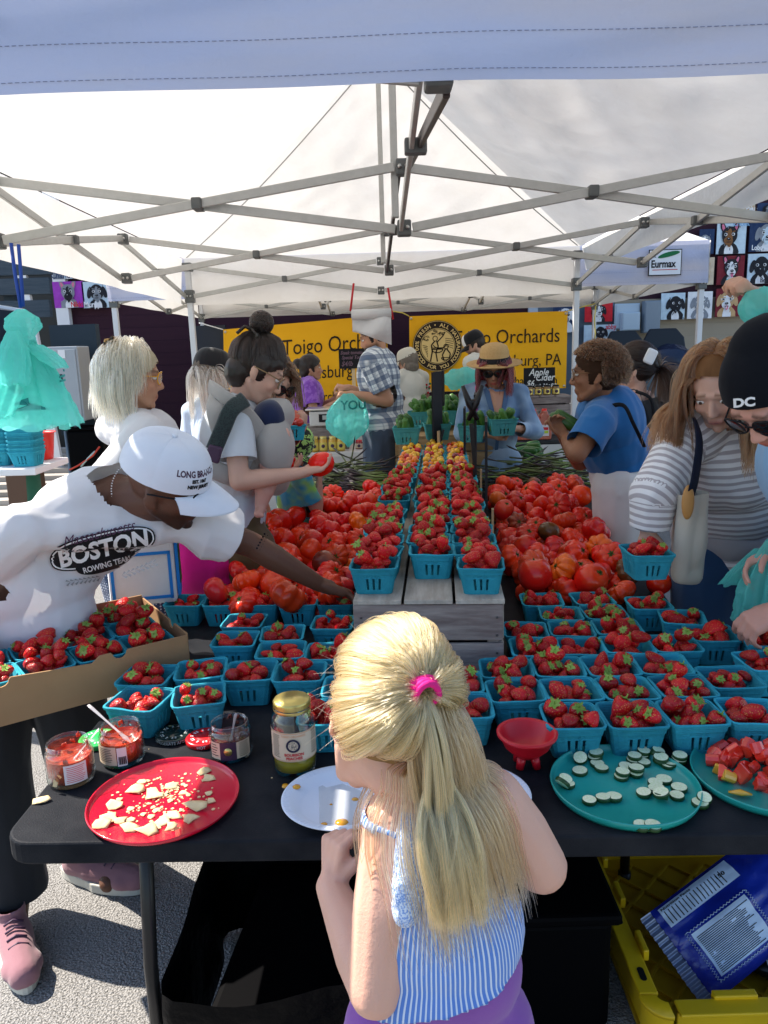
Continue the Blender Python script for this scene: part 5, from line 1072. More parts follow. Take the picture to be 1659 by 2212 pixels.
tag(MB().box((1.52,6.55,.18),(.36,.3,.34)).build('carton',M_card,bev=.004),'brown carton on the ground under the cider table','box')
def preserve(label,x,y,z,r,h,body,lidm,labm,grp,k=0):
    T=thing('preserve_jar',label,'jar',(x,y,z),0,grp,world=True); MB().lathe([(.001,z),(r,z+.003),(r,z+h*.74),(r*.8,z+h*.84),(r*.8,z+h*.86)],20,(x,y,0)).build('glass',body,T); MB().lathe([(r*.86,z+h*.85),(r*.86,z+h),(.001,z+h)],20,(x,y,0)).build('lid',lidm,T)
    q=MB(); cylpatch(q,(x,y),r+.001,-75,75,z+h*.12,z+h*.62,0,10); q.lathe([(.0001,0),(r*.45,0),(r*.45,.001),(.0001,.001)],14,(x,y-r-.0025,z+h*.38),rotm(pi/2,0,0),1); q.build('label',[labm,M_dlabel],T); return T
M_must=mat('mustard',(.62,.36,.03),.3,coat=.5); M_jamr=mat('red_preserve',(.30,.02,.015),.25,coat=.5); M_honey=mat('dark_syrup',(.06,.012,.008),.2,coat=.5); M_pale=mat('pale_yellow_label',(.65,.52,.12),.6)
for i,u in enumerate((679,698,718,736)):
    p=atY(u,955,6.22); preserve('mustard jar with gold lid, %s from the left on the white table'%ORD[i],p[0],6.24,WZ+.001,.034,.125,M_must,M_gold,M_pale,'mustard jars')
for i,(u,zz) in enumerate(((655,0),(655,.078),(666,0),(775,0),(793,0),(806,0))):
    p=atY(u,955,6.3); preserve('small red preserve jar %s'%('stacked at the left end, top' if i==1 else 'at the left end of the white table' if i<3 else 'right of the hanging bag on the white table'),p[0],6.34,WZ+.001+zz,.030,.075,M_jamr,M_lred,M_label,'small red preserve jars')
crate('small wooden crate under the scale on the white table',-.475,6.50,WZ+.001,.40,.28,.20,0,M_plankx,M_plankx,3,group='vendor crates')
crate('small wooden crate left of the scale crate',-.78,6.50,WZ+.001,.20,.25,.30,0,M_plankx,M_plankx,2,group='vendor crates')
sc=thing('shop_scale','white and steel digital shop scale on the crate','scale',(-.46,6.45,WZ+.205),0,None,world=True); z=WZ+.203
MB().box((-.46,6.45,z+.06),(.27,.26,.12)).build('scale_body',M_wtab,sc,bev=.01); MB().box((-.46,6.45,z+.135),(.33,.28,.014)).build('scale_pan',M_bolt,sc,bev=.004); MB().box((-.44,6.316,z+.065),(.15,.006,.065)).build('display',M_blk,sc); MB().box((-.44,6.312,z+.07),(.09,.004,.035)).build('screen',mat('lcd',(.35,.38,.36),.3),sc)
tag(MB().ell((-.80,6.42,WZ+.335),(.07,.05,.03)).build('white_dispenser',M_white),'small white dispenser on the left vendor crate','dispenser')
for i,u in enumerate((590,612)): 
    p=atY(u,865,7.4); preserve('dark syrup jar %s of the pair left of the purple shirt'%('left','right')[i],p[0],7.8,1.002,.05,.14,M_honey,M_blk,M_gold,'dark syrup jars by the purple shirt')
for i,u in enumerate((1110,1133,1153)): 
    p=atY(u-150+0,880,7.6); preserve('dark syrup jar, %s of three behind the cucumbers'%ORD[i],atY((975,989,1004)[i]-4+i*6,880,7.6)[0],7.8,1.002,.045,.17,M_honey,M_blk,M_gold,'dark syrup jars behind the cucumbers')
crate('dark wooden crate on the right stack behind the cider jugs, lower',1.42,6.62,.852,.42,.26,.20,0,M_plankx,M_plankx,3,group='vendor crates'); crate('dark wooden crate on the right stack behind the cider jugs, upper',1.42,6.62,1.053,.40,.26,.13,0,M_plankx,M_plankx,3,group='vendor crates')
for i in range(4): preserve('small brown relish jar, %s on the right crate stack'%ORD[i],1.28+.075*i,6.58,1.184,.032,.085,mat('relish',(.22,.12,.03),.3,coat=.4),M_blk,M_gold,'relish jars on the right crates')
# cider jugs
M_cider=mat('cider',(.42,.10,.06),.25,coat=.4,n=(8,.3,(.5,.16,.10)))
for i,u in enumerate((1128,1152,1175)):
    p=atY(u,945,6.2); x=p[0]; z=.852; T=thing('cider_jug','red capped plastic jug of cider, %s from the left'%ORD[i],'jug',(x,6.2,z),0,'cider jugs',world=True)
    q=MB(); q.prism([(-.048,0),(.048,0),(.052,.02),(.052,.13),(.040,.19),(.018,.215),(.018,.232),(-.018,.232),(-.018,.215),(-.040,.19),(-.052,.13),(-.052,.02)],-.05,.05,(x,6.2,z),(1,0,0),(0,0,1)); q.build('jug_body',M_cider,T,bev=.012,bseg=3)
    MB().lathe([(.020,z+.226),(.021,z+.246),(.001,z+.247)],16,(x,6.2,0)).build('cap',mat('bright_red_plastic'),T); MB().tube([(x+.025,6.145,z+.19),(x+.040,6.14,z+.16),(x+.038,6.145,z+.11)],.008,8).build('handle',M_cider,T)
    q=MB(); q.box((x-.002,6.147,z+.075),(.062,.003,.09)); q.box((x-.002,6.145,z+.09),(.05,.003,.022),m=1); q.box((x-.002,6.145,z+.062),(.05,.003,.02),m=2); q.build('label',[M_labelp,M_red,mat('lime_print',(.45,.6,.05),.6)],T)
# chalkboards
def chalk(label,u0,v0,u1,v1,Y,lines_,stick=None,lean=0):
    a=atY(u0,v1,Y);b=atY(u1,v0,Y); T=thing('chalkboard_sign',label,'sign',((a[0]+b[0])/2,Y,a[2]),0,'chalkboard price signs',world=True)
    MB().box(((a[0]+b[0])/2,Y,(a[2]+b[2])/2),(b[0]-a[0],.012,b[2]-a[2])).build('board',M_blk,T)
    for s,size,fx,fz,m in lines_: text(s,size,m,(a[0]+(b[0]-a[0])*fx,Y-.0085,a[2]+(b[2]-a[2])*fz),parent=T,shear=.3,bold=.001,sx=.85)
    if stick: MB().box((a[0]+(b[0]-a[0])*.5,Y+.012,(a[2]+stick)/2),(.03,.008,a[2]-stick)).build('stick',mat('pale_wood'),T)
    return T
M_chalk=mat('chalk',(.72,.74,.72),.8); M_chalkd=mat('dim_chalk',(.16,.10,.13),.8)
chalk('black chalkboard reading Apple Cider in white script on a stick',1131,793,1199,839,6.75,[('Apple',.085,.16,.62,M_chalk),('Cider',.085,.36,.36,M_chalk),('$6',.075,.08,.10,M_chalk),('each  2 for $10',.036,.34,.06,M_chalk)],1.18)
chalk('dark chalkboard with faint steak tomato special writing behind the checked shirt',733,752,792,797,6.5,[('Steak tomato',.040,.06,.72,M_chalkd),('Special Today',.040,.10,.48,M_chalkd),('$4/lb',.055,.08,.14,M_chalkd)],1.25)
# price signs seen edge on along the berry run
def edgesign(label,top,bot,Y,w,th=.010,stick=True,yaw=82):
    a=atY(*top,Y);b=atY(*bot,Y); T=thing('price_sign',label,'sign',(b[0],Y,b[2]),0,'price signs seen edge on',world=True); c_=(a+b)/2; Rm=rotm(0,0,rad(yaw))
    MB().box((c_[0],Y,b[2]+(a[2]-b[2])*.62),(w,th,(a[2]-b[2])*.76),Rm).build('board',mat('dark_board_print',(.02,.02,.022),.6),T)
    if stick: MB().box((b[0]+.003,Y-w*.30,b[2]+(a[2]-b[2])*.16),(.030,.009,(a[2]-b[2])*.34),Rm).build('stick',mat('pale_wood'),T)
    return T
edgesign('tall dark price board nearest, seen edge on beside the berry run',(1044,905),(1057,1180),2.95,.24)
edgesign('tall dark price board second from the front, edge on',(1020,850),(1034,1085),3.62,.22); edgesign('thin dark price board by the cucumber crate, edge on',(1000,880),(1008,1030),4.25,.16)
edgesign('upright price board over the cherry tomatoes, wooden stick below',(943,803),(946,990),4.62,.16,yaw=66); edgesign('narrow dark price board behind the one over the cherry tomatoes',(957,800),(958,900),5.0,.10,stick=False,yaw=80)
def clampx(label,u,v,Y,s=1.):
    p=atY(u,v,Y); T=thing('spring_clamp',label,'clamp',tuple(p),0,'black spring clamps',world=True)
    q=MB()
    for d in(-1,1): q.tube([p+v3(d*.030*s,0,.055*s),p+v3(d*.010*s,0,.0),p+v3(d*-.014*s,0,-.05*s)],[.006*s,.011*s,.007*s],8)
    q.build('jaw',M_blackm,T); MB().lathe([(.006,-.012),(.014*s,-.012),(.014*s,.012),(.006,.012)],14,p,rotm(pi/2,0,0)).build('spring',M_blackm,T)
clampx('black spring clamp on top of the middle price board',1021,872,3.5,1.5); clampx('black spring clamp at the foot of the cherry tomato sign',947,950,4.6,1.1); clampx('black spring clamp low on the nearest price board',1062,1165,2.9,.8)
q=MB(); q.bar(atY(1018,915,3.4),atY(1028,1045,3.4),.012,.018); tag(q.build('sign_rod',M_blackm),'slim black metal rod beside the clamped price board','rod')
# ------------------------------------------------------------ hanging things
def cords(label,pairs,Y,r,m,name='cord'):
    T=thing(name,label,'cord',tuple(atY(*pairs[0][0],Y)),0,None,world=True)
    for pp in pairs: MB().tube([atY(u,v,Y) for u,v in pp],r,8).build('cord_strand',m,T)
M_bcord=mat('blue_bungee',(.01,.06,.35),.5); M_rcord=mat('red_bungee',(.5,.01,.02),.5)
cords('blue bungee cord holding the teal bags at the left tent node',[[(24,525),(32,590),(45,665)],[(40,528),(45,590),(50,662)]],2.35,.0055,M_bcord)
cords('red cord over the checked shirt man, left of pair',[[(764,612),(757,672)]],4.4,.006,M_rcord); cords('red cord over the checked shirt man, right of pair',[[(838,622),(849,690)]],4.4,.006,M_rcord)
# ------------------------------------------------------------ bodies grown as one skin
def capsule(mb,a,b,r1,r2,n=12):
    a=v3(a);b=v3(b); d=b-a; L=np.linalg.norm(d); d=d/L if L>1e-6 else v3(0,0,1)
    P=[];Q=[]
    for t in(-1,-.75,-.4): P.append(a+d*r1*t); Q.append(max(.0005,r1*math.sqrt(max(0,1-t*t))))
    P.append(a);Q.append(r1);P.append((a+b)/2);Q.append((r1+r2)/2);P.append(b);Q.append(r2)
    for t in(.4,.75,1): P.append(b+d*r2*t); Q.append(max(.0005,r2*math.sqrt(max(0,1-t*t))))
    mb.tube(P,Q,n)
def lerp(a,b,t): return v3(a)*(1-t)+v3(b)*t
def shell(prims,vox=.008,smooth=4,disp=None,cuts=(),torso=None):
    """union of capsules/ellipsoids -> one smooth skin; returns verts, faces, st(along,dist)"""
    mb=MB()
    for p in prims:
        if p[0]=='c': capsule(mb,p[1],p[2],p[3],p[4])
        else: mb.ell(p[1],p[2],p[3],20,14)
    me=mb.mesh('tmp',[]); o=bpy.data.objects.new('tmp',me); COL.objects.link(o)
    m=o.modifiers.new('r','REMESH'); m.mode='VOXEL'; m.voxel_size=vox; m.adaptivity=0
    if smooth: s=o.modifiers.new('s','SMOOTH'); s.iterations=smooth; s.factor=.5
    dg=bpy.context.evaluated_depsgraph_get(); dg.update(); e=bpy.data.meshes.new_from_object(o.evaluated_get(dg)); bpy.data.objects.remove(o); bpy.data.meshes.remove(me)
    n=len(e.vertices); V=np.empty(n*3,np.float32); e.vertices.foreach_get('co',V); V=V.reshape(-1,3).astype(float)
    Nn=np.empty(n*3,np.float32); e.vertices.foreach_get('normal',Nn); Nn=Nn.reshape(-1,3)
    nl=len(e.loops); L=np.empty(nl,np.int32); e.loops.foreach_get('vertex_index',L); ls=np.empty(len(e.polygons),np.int32); e.polygons.foreach_get('loop_total',ls); bpy.data.meshes.remove(e)
    assert (ls==4).all(); F=L.reshape(-1,4)
    best=np.full(n,1e9); al=np.zeros(n); ac=np.zeros(n)
    for p in prims:
        if p[0]=='c':
            a,b=v3(p[1]),v3(p[2]); d=b-a; L2=max(1e-9,d@d); t=np.clip((V-a)@d/L2,0,1); ds=np.linalg.norm(V-a-t[:,None]*d,axis=1)-(p[3]+(p[4]-p[3])*t); base=p[5] if len(p)>5 else 0; av=base+((V-a)@d/L2)*math.sqrt(L2); S,U,_=frame(d); q=V-a; an=np.arctan2(q@U,q@S)*p[3]; 
        else:
            R_=p[3] if p[3] is not None else np.eye(3); q=(V-v3(p[1]))@R_; ds=(np.linalg.norm(q/v3(p[2]),axis=1)-1)*min(p[2]); av=q[:,2]; an=q[:,0]
        if torso is not None and (p[0]=='e' or (len(p)>6 and p[6])): av=(V-torso[0])@torso[1]; an=(V-torso[0])@torso[2]
        k=ds<best; best[k]=ds[k]; al[k]=av[k]; ac[k]=an[k]
    st=np.stack([al,ac,np.zeros(n)],1)
    if disp is not None: V=V+Nn*disp(V)[:,None]
    keep=np.ones(len(F),bool)
    for c in cuts:   # (point, normal, radius): trimmed to a clean edge on the plane
        nn=v3(c[1]); nn=nn/np.linalg.norm(nn); q=V-v3(c[0]); sd=q@nn; reg=np.linalg.norm(q,axis=1)<c[2]; near=(sd>0)&(sd<vox*1.6)&reg; V[near]-=nn*sd[near][:,None]; bad=(sd>=vox*1.6)&reg; keep&=~bad[F].any(1)&~(((sd>0)&reg)[F].all(1))
    return V,F[keep],st
def skinmesh(name,V,F,mats,parent,st=None,col=None,mi=None,thick=0):
    org=v3(list(parent['_org'])) if parent is not None and parent.get('_org') is not None else v3(0,0,0)
    used=np.unique(F); mp=np.full(len(V),-1); mp[used]=np.arange(len(used)); V=V[used];F=mp[F]
    me=bpy.data.meshes.new(name); me.vertices.add(len(V)); me.vertices.foreach_set('co',(V-org).astype(np.float32).ravel()); me.loops.add(F.size); me.loops.foreach_set('vertex_index',F.astype(np.int32).ravel()); me.polygons.add(len(F)); me.polygons.foreach_set('loop_start',np.arange(0,F.size,4,dtype=np.int32)); me.update(calc_edges=True)
    me.polygons.foreach_set('use_smooth',np.ones(len(F),bool))
    for m in (mats if isinstance(mats,(list,tuple)) else [mats]): me.materials.append(m)
    if st is not None: a=me.attributes.new('st','FLOAT_VECTOR','POINT'); a.data.foreach_set('vector',st[used].astype(np.float32).ravel())
    if col is not None: a=me.color_attributes.new('Col','FLOAT_COLOR','POINT'); c=np.ones((len(used),4),np.float32); c[:,:3]=col[used]; a.data.foreach_set('color',c.ravel())
    o=bpy.data.objects.new(name,me); COL.objects.link(o)
    if parent is not None:o.parent=parent
    if thick: q=o.modifiers.new('t','SOLIDIFY'); q.thickness=thick; q.offset=-1
    return o
M_skin=mat('skin',(.5,.3,.2),.5,attr='Col',sss=.12,n=(45,.0),bump=(260,.0006),spec=.3)
def fab(name,c,r=.85,n=(9,.25),sheen=.25,trl=0,fn=None,bump=(500,.0004)): return mat(name,c,r,n=(n[0],n[1],tuple(x*.75 for x in c)),sheen=sheen,fn=fn,bump=bump,trl=trl)
def folds(amp=.008,f=7,seed=0,d=(1,1,.5)):
    d=v3(d); R_=rotm(.4,.3,.2)
    def g(V): return amp*(ridge((V*d)@R_,f,2,seed)*.6+.5*fbm(V,f*.6,2,seed+5))
    return g
def hrot(yaw,pitch=0,roll=0): return np.array(Matrix.Rotation(rad(yaw),3,'Z')@Matrix.Rotation(-rad(pitch),3,'X')@Matrix.Rotation(rad(roll),3,'Y'))
def ik(S,T,l1,l2,pole):
    S=v3(S);T=v3(T); d=T-S; L=np.linalg.norm(d); D=d/L; L_=min(L,(l1+l2)*.995); a=(l1*l1-l2*l2+L_*L_)/(2*L_); h=math.sqrt(max(0,l1*l1-a*a)); p=v3(pole); p=p-D*(p@D); p/=max(1e-6,np.linalg.norm(p)); return S+D*a+p*h
def template(x,y,yaw,h=1.65,lean=0,side=0,sw=.175,zbase=0):
    k=h/1.7; F=hrot(yaw); T=F@rotm(-rad(lean),rad(side),0); up=T[:,2]; rt=T[:,0]; pel=v3(x,y,zbase+.94*k); J=dict(k=k,T=T,F=F,pel=pel)
    J['neck']=pel+up*.50*k; J['head']=J['neck']+up*.125*k+T[:,1]*.02*k
    for s,n in((-1,'L'),(1,'R')):
        J['sh'+n]=pel+up*.455*k+rt*s*sw*k; J['hip'+n]=pel+rt*s*.085*k-v3(0,0,.03); J['kn'+n]=J['hip'+n]-v3(0,0,.41*k)+F[:,1]*.03; J['an'+n]=J['kn'+n]-v3(0,0,.42*k)-F[:,1]*.03
        J['el'+n]=J['sh'+n]+(-v3(0,0,1)*.27+rt*s*.05)*k; J['wr'+n]=J['el'+n]+(-v3(0,0,1)*.24+F[:,1]*.08)*k
    return J
def arm(J,n,target,pole,l1=.285,l2=.255,hand=None):
    k=J['k']; T=v3(target); J['el'+n]=ik(J['sh'+n],T,l1*k,l2*k,pole); d=T-J['el'+n]; L=np.linalg.norm(d)
    J['wr'+n]=J['el'+n]+d/L*min(L,l2*k); 
    if hand is not None: J['hd'+n]=hand
def hand_prims(w,d,nrm,side,s=1.,curl=.5,spread=.12,tcurl=.3):
    """w wrist, d pointing dir, nrm palm normal (palm faces it); side +1 thumb towards cross(d,nrm)"""
    d=v3(d);d/=np.linalg.norm(d);n=v3(nrm);n=n-d*(n@d);n/=np.linalg.norm(n); t=np.cross(d,n)*side; P=[]
    P.append(('c',w,w+d*.03*s,.022*s,.022*s))
    for i,(off,ln,r) in enumerate(((.030,.070,.0088),(.010,.078,.0090),(-.010,.072,.0086),(-.029,.058,.0078))):
        kn=w+d*.080*s+t*off*s-n*.002*s; P.append(('c',w+d*.018*s+t*off*.55*s,kn,.0125*s,.0108*s)); P.append(('c',w+d*.03*s+t*off*.6*s+n*.006*s,w+d*.07*s+t*off*.9*s+n*.006*s,.0125*s,.010*s))
        a=0; q=kn; L=ln*s
        for j,f in enumerate((.45,.32,.23)):
            a+=curl*(.9,1.0,.7)[j]*(1+.12*i); dd=d*math.cos(a)+n*math.sin(a)+t*spread*off/.03; dd/=np.linalg.norm(dd); q2=q+dd*L*f; P.append(('c',q,q2,r*s*(1-.07*j),r*s*(.95-.09*j))); q=q2
    b=w+d*.022*s+t*.022*s+n*.006*s; dd=d*.72+t*.62+n*tcurl; dd/=np.linalg.norm(dd); q=b+dd*.036*s; P.append(('c',b,q,.0145*s,.0115*s)); dd=d*.85+t*.25+n*(tcurl+.2); dd/=np.linalg.norm(dd); q2=q+dd*.028*s; P.append(('c',q,q2,.0108*s,.0098*s)); dd=dd+n*.25; dd/=np.linalg.norm(dd); P.append(('c',q2,q2+dd*.020*s,.0098*s,.0078*s))
    return P
def head_prims(c,Rm,s,male=0,ch=0):
    L=lambda x,y,z:v3(c)+Rm@(v3(x,y,z)*s)
    e=lambda p,r:('e',L(*p),tuple(q*s for q in r),Rm); cc=lambda a,b,r1,r2:('c',L(*a),L(*b),r1*s,r2*s)
    P=[e((0,-.014,.028),(.074,.094,.086)),e((0,.026,-.022),(.060,.062,.078)),e((0,.036,-.074),(.044+.004*male,.042,.032)),e((0,.066,-.094),(.018,.017,.016)),
     cc((.048,-.005,-.045),(.026,.052,-.088),.022,.016),cc((-.048,-.005,-.045),(-.026,.052,-.088),.022,.016),e((.033,.060,-.022),(.024,.022,.022)),e((-.033,.060,-.022),(.024,.022,.022)),
     cc((0,.082,.010),(0,.101,-.026),.0075,.0105),e((.010,.093,-.031),(.008,.010,.007)),e((-.010,.093,-.031),(.008,.010,.007)),cc((-.032,.074,.026),(.032,.074,.026),.013+.002*male,.013+.002*male),
     cc((-.016,.083,-.058),(.016,.083,-.058),.0062,.0062),cc((-.013,.081,-.067),(.013,.081,-.067),.0068,.0068),cc((-.015,.078,-.062),(.015,.078,-.062),.010,.010)]
    for q in(-1,1): P+=[('e',L(.076*q,-.012,-.010),(.007*s,.017*s,.030*s),Rm@rotm(0,rad(-10*q),rad(20*q))),('e',L(.073*q,.0,-.030),(.006*s,.009*s,.012*s),Rm)]
    return P
def headcol(V,c,Rm,s,base,lip,brow,beard=None,stub=None):
    q=((V-v3(c))@Rm)/s; col=np.tile(v3(base),(len(V),1)); near=np.linalg.norm(q,axis=1)<.17
    col*= (1+.05*fbm(V,18,2,3))[:,None]
    def m(w,cc): 
        w=np.clip(w,0,1)[:,None]*near[:,None]; return col*(1-w)+v3(cc)*w
    ck=np.exp(-(((np.abs(q[:,0])-.038)/.02)**2+((q[:,2]+.025)/.022)**2))*(q[:,1]>.02)*.35; col=m(ck,(base[0]*1.02,base[1]*.72,base[2]*.70))
    if stub is not None: w=np.clip((-.035-q[:,2])/.02,0,1)*np.clip((q[:,1]+.03)/.04,0,1)*(q[:,2]>-.13); col=m(w*.8*(1-np.exp(-((q[:,0]/.02)**2+((q[:,2]+.062)/.010)**2))),stub)
    lz=np.exp(-((q[:,2]+.0625)/.0085)**4)*np.exp(-(q[:,0]/.022)**4)*(q[:,1]>.07); col=m(lz*.8,lip); col=m(np.exp(-((q[:,2]+.0628)/.0014)**2)*np.exp(-(q[:,0]/.021)**4)*(q[:,1]>.07)*.8,v3(lip)*.35)
    bz=np.exp(-((q[:,2]-.030+.10*np.abs(q[:,0])-.004)/.0045)**2)*((np.abs(q[:,0])>.013)&(np.abs(q[:,0])<.046))*(q[:,1]>.04); col=m(bz*.85,brow)
    ez=np.exp(-((q[:,2]-.006)/.011)**2)*np.exp(-((np.abs(q[:,0])-.031)/.017)**2)*(q[:,1]>.05); col=m(ez*.35,v3(base)*.45)
    return col
M_eyew=mat('eye_white',(.75,.73,.70),.2); M_iris=mat('iris',(.05,.035,.025),.1)
def eyes(T,c,Rm,s,lid,look=(0,-.3)):
    for q in(-1,1):
        p=v3(c)+Rm@(v3(.031*q,.0735,.0065)*s); mb=MB(); mb.ell(p,(.0125*s,.0095*s,.0075*s),Rm,14,8); ip=p+Rm@(v3(.003*look[0],.0075,.002*look[1])*s); mb.ell(ip,(.0055*s,.003*s,.0055*s),Rm,12,6,1); o=mb.build('eye',[M_eyew,M_iris],T)
        mb=MB(); a=[v3(c)+Rm@(v3(.031*q+.0135*math.cos(t),.0800-.004*abs(math.cos(t)),.0085+.0065*math.sin(t))*s) for t in np.linspace(.1,pi-.1,9)]; mb.tube(a,.0016*s,6); mb.build('eyelid',lid,T)
def glasses(T,c,Rm,s,dark=True,frame_=None,wide=1.):
    fm=frame_ or M_blk; mb=MB(); L=lambda x,y,z:v3(c)+Rm@(v3(x,y,z)*s)
    for q in(-1,1):
        ring=[L(.034*q+.027*wide*math.cos(t),.094-.010*abs(math.cos(t))*(1 if math.cos(t)*q>0 else .2),.006+.022*math.sin(t)) for t in np.linspace(0,2*pi,21)]; mb.tube(ring,.0022*s,6,cap=False)
        mb.tube([L(.062*q,.084,.012),L(.076*q,.03,.010),L(.080*q,-.02,.004)],.0022*s,6)
    mb.tube([L(-.008,.095,.010),L(.008,.095,.010)],.0022*s,6); o=mb.build('spectacles',fm,T)
    lb=MB()
    for q in(-1,1): lb.ell(L(.034*q,.091,.006),(.026*wide*s,.0022*s,.021*s),Rm@rotm(0,0,rad(-14*q)),16,8)
    lb.build('lens',mat('dark_lens',(.01,.01,.012),.08,spec=.9) if dark else mat('clear_lens',(.9,.9,.9),.05,alpha=.15),o,org=T['_org'])
def cap(T,c,Rm,s,m,mb_=None,brim=.075,tilt=8,name='cap',back=False,zoff=.0,wide=1.,mbrim=None):
    L=lambda x,y,z:v3(c)+Rm@rotm(-rad(tilt),0,0)@(v3(x,y,z)*s); R2=Rm@rotm(-rad(tilt),0,0)
    mb=MB()
    def dome(u,v):
        a=2*pi*u; t=v*pi/2; rx,ry,rz=.086*wide,.106*wide,.100; k=math.cos(t)**.55 if v<1 else 0; seam=1-.012*max(0,1-abs(math.sin(3*a))*9)
        return L(rx*k*math.cos(a)*seam,-.012+ry*k*math.sin(a)*seam,zoff+.030+rz*math.sin(t)*seam)
    mb.grid(dome,72,16); o=mb.build('cap_crown' if name=='cap' else name,m,T)
    if brim:
        q=MB()
        def br(u,v,o_=0):
            x=(u*2-1); w=.072*wide; e=math.sqrt(max(0,1-x*x*.92)); y0=-.012+.106*wide*math.sqrt(max(0,1-(x*w/(.086*wide))**2)); return L(x*w*(1+.06*v),y0+brim*e*v-.004,zoff+.030-.018*v*v-.024*x*x*(.4+.6*v)+o_)
        q.grid(lambda u,v:br(u,v),24,8); q.grid(lambda u,v:br(1-u,v,-.004),24,8); q.build('cap_brim',mbrim or m,T); MB().ell(L(0,-.012,zoff+.132),(.007*s,.007*s,.004*s),R2).build('cap_button',m,T)
    return o,L,R2
# ---- hair strands
def hairmat(name,c=None,r=.35):
    if name in MC: return MC[name]
    m=bpy.data.materials.new(name); m.use_nodes=True; nt=m.node_tree; nt.nodes.remove(nt.nodes['Principled BSDF']); h=nt.nodes.new('ShaderNodeBsdfHairPrincipled'); h.parametrization='COLOR'; hi=nt.nodes.new('ShaderNodeHairInfo'); hs=nt.nodes.new('ShaderNodeHueSaturation'); hs.inputs['Color'].default_value=(*c,1); mr=nt.nodes.new('ShaderNodeMapRange'); mr.inputs[3].default_value=.38; mr.inputs[4].default_value=1.35
    nt.links.new(hi.outputs['Random'],mr.inputs[0]); nt.links.new(mr.outputs[0],hs.inputs['Value']); nt.links.new(hs.outputs[0],h.inputs['Color']); h.inputs['Roughness'].default_value=r; h.inputs['Radial Roughness'].default_value=.5; nt.links.new(h.outputs[0],nt.nodes['Material Output'].inputs[0]); MC[name]=m; return m
def strands(name,P,r,m,parent):
    n,k,_=P.shape; hc=bpy.data.hair_curves.new(name); hc.add_curves([k]*n); org=v3(list(parent['_org']))
    hc.attributes['position'].data.foreach_set('vector',(P-org).astype(np.float32).ravel()); ra=hc.attributes.get('radius') or hc.attributes.new('radius','FLOAT','POINT'); t=np.linspace(0,1,k); ra.data.foreach_set('value',np.tile((r*(1-.75*t**3)),n).astype(np.float32)); hc.materials.append(m)
    o=bpy.data.objects.new(name,hc); COL.objects.link(o); o.parent=parent; return o
HE=v3(0,-.014,.026); HRAD=v3(.081,.101,.096)
def scalp(n,c,Rm,s,zmin=-.55,face=.55,seed=0,hl=.30):
    rs=np.random.RandomState(seed+3); out=[]
    while len(out)<n:
        d=rs.normal(size=3); d/=np.linalg.norm(d)
        if d[2]<zmin or (d[1]>face-.55+.0 and d[2]<hl+.5*max(0,d[1]-.2)) : continue
        out.append(d)
    return np.array(out)
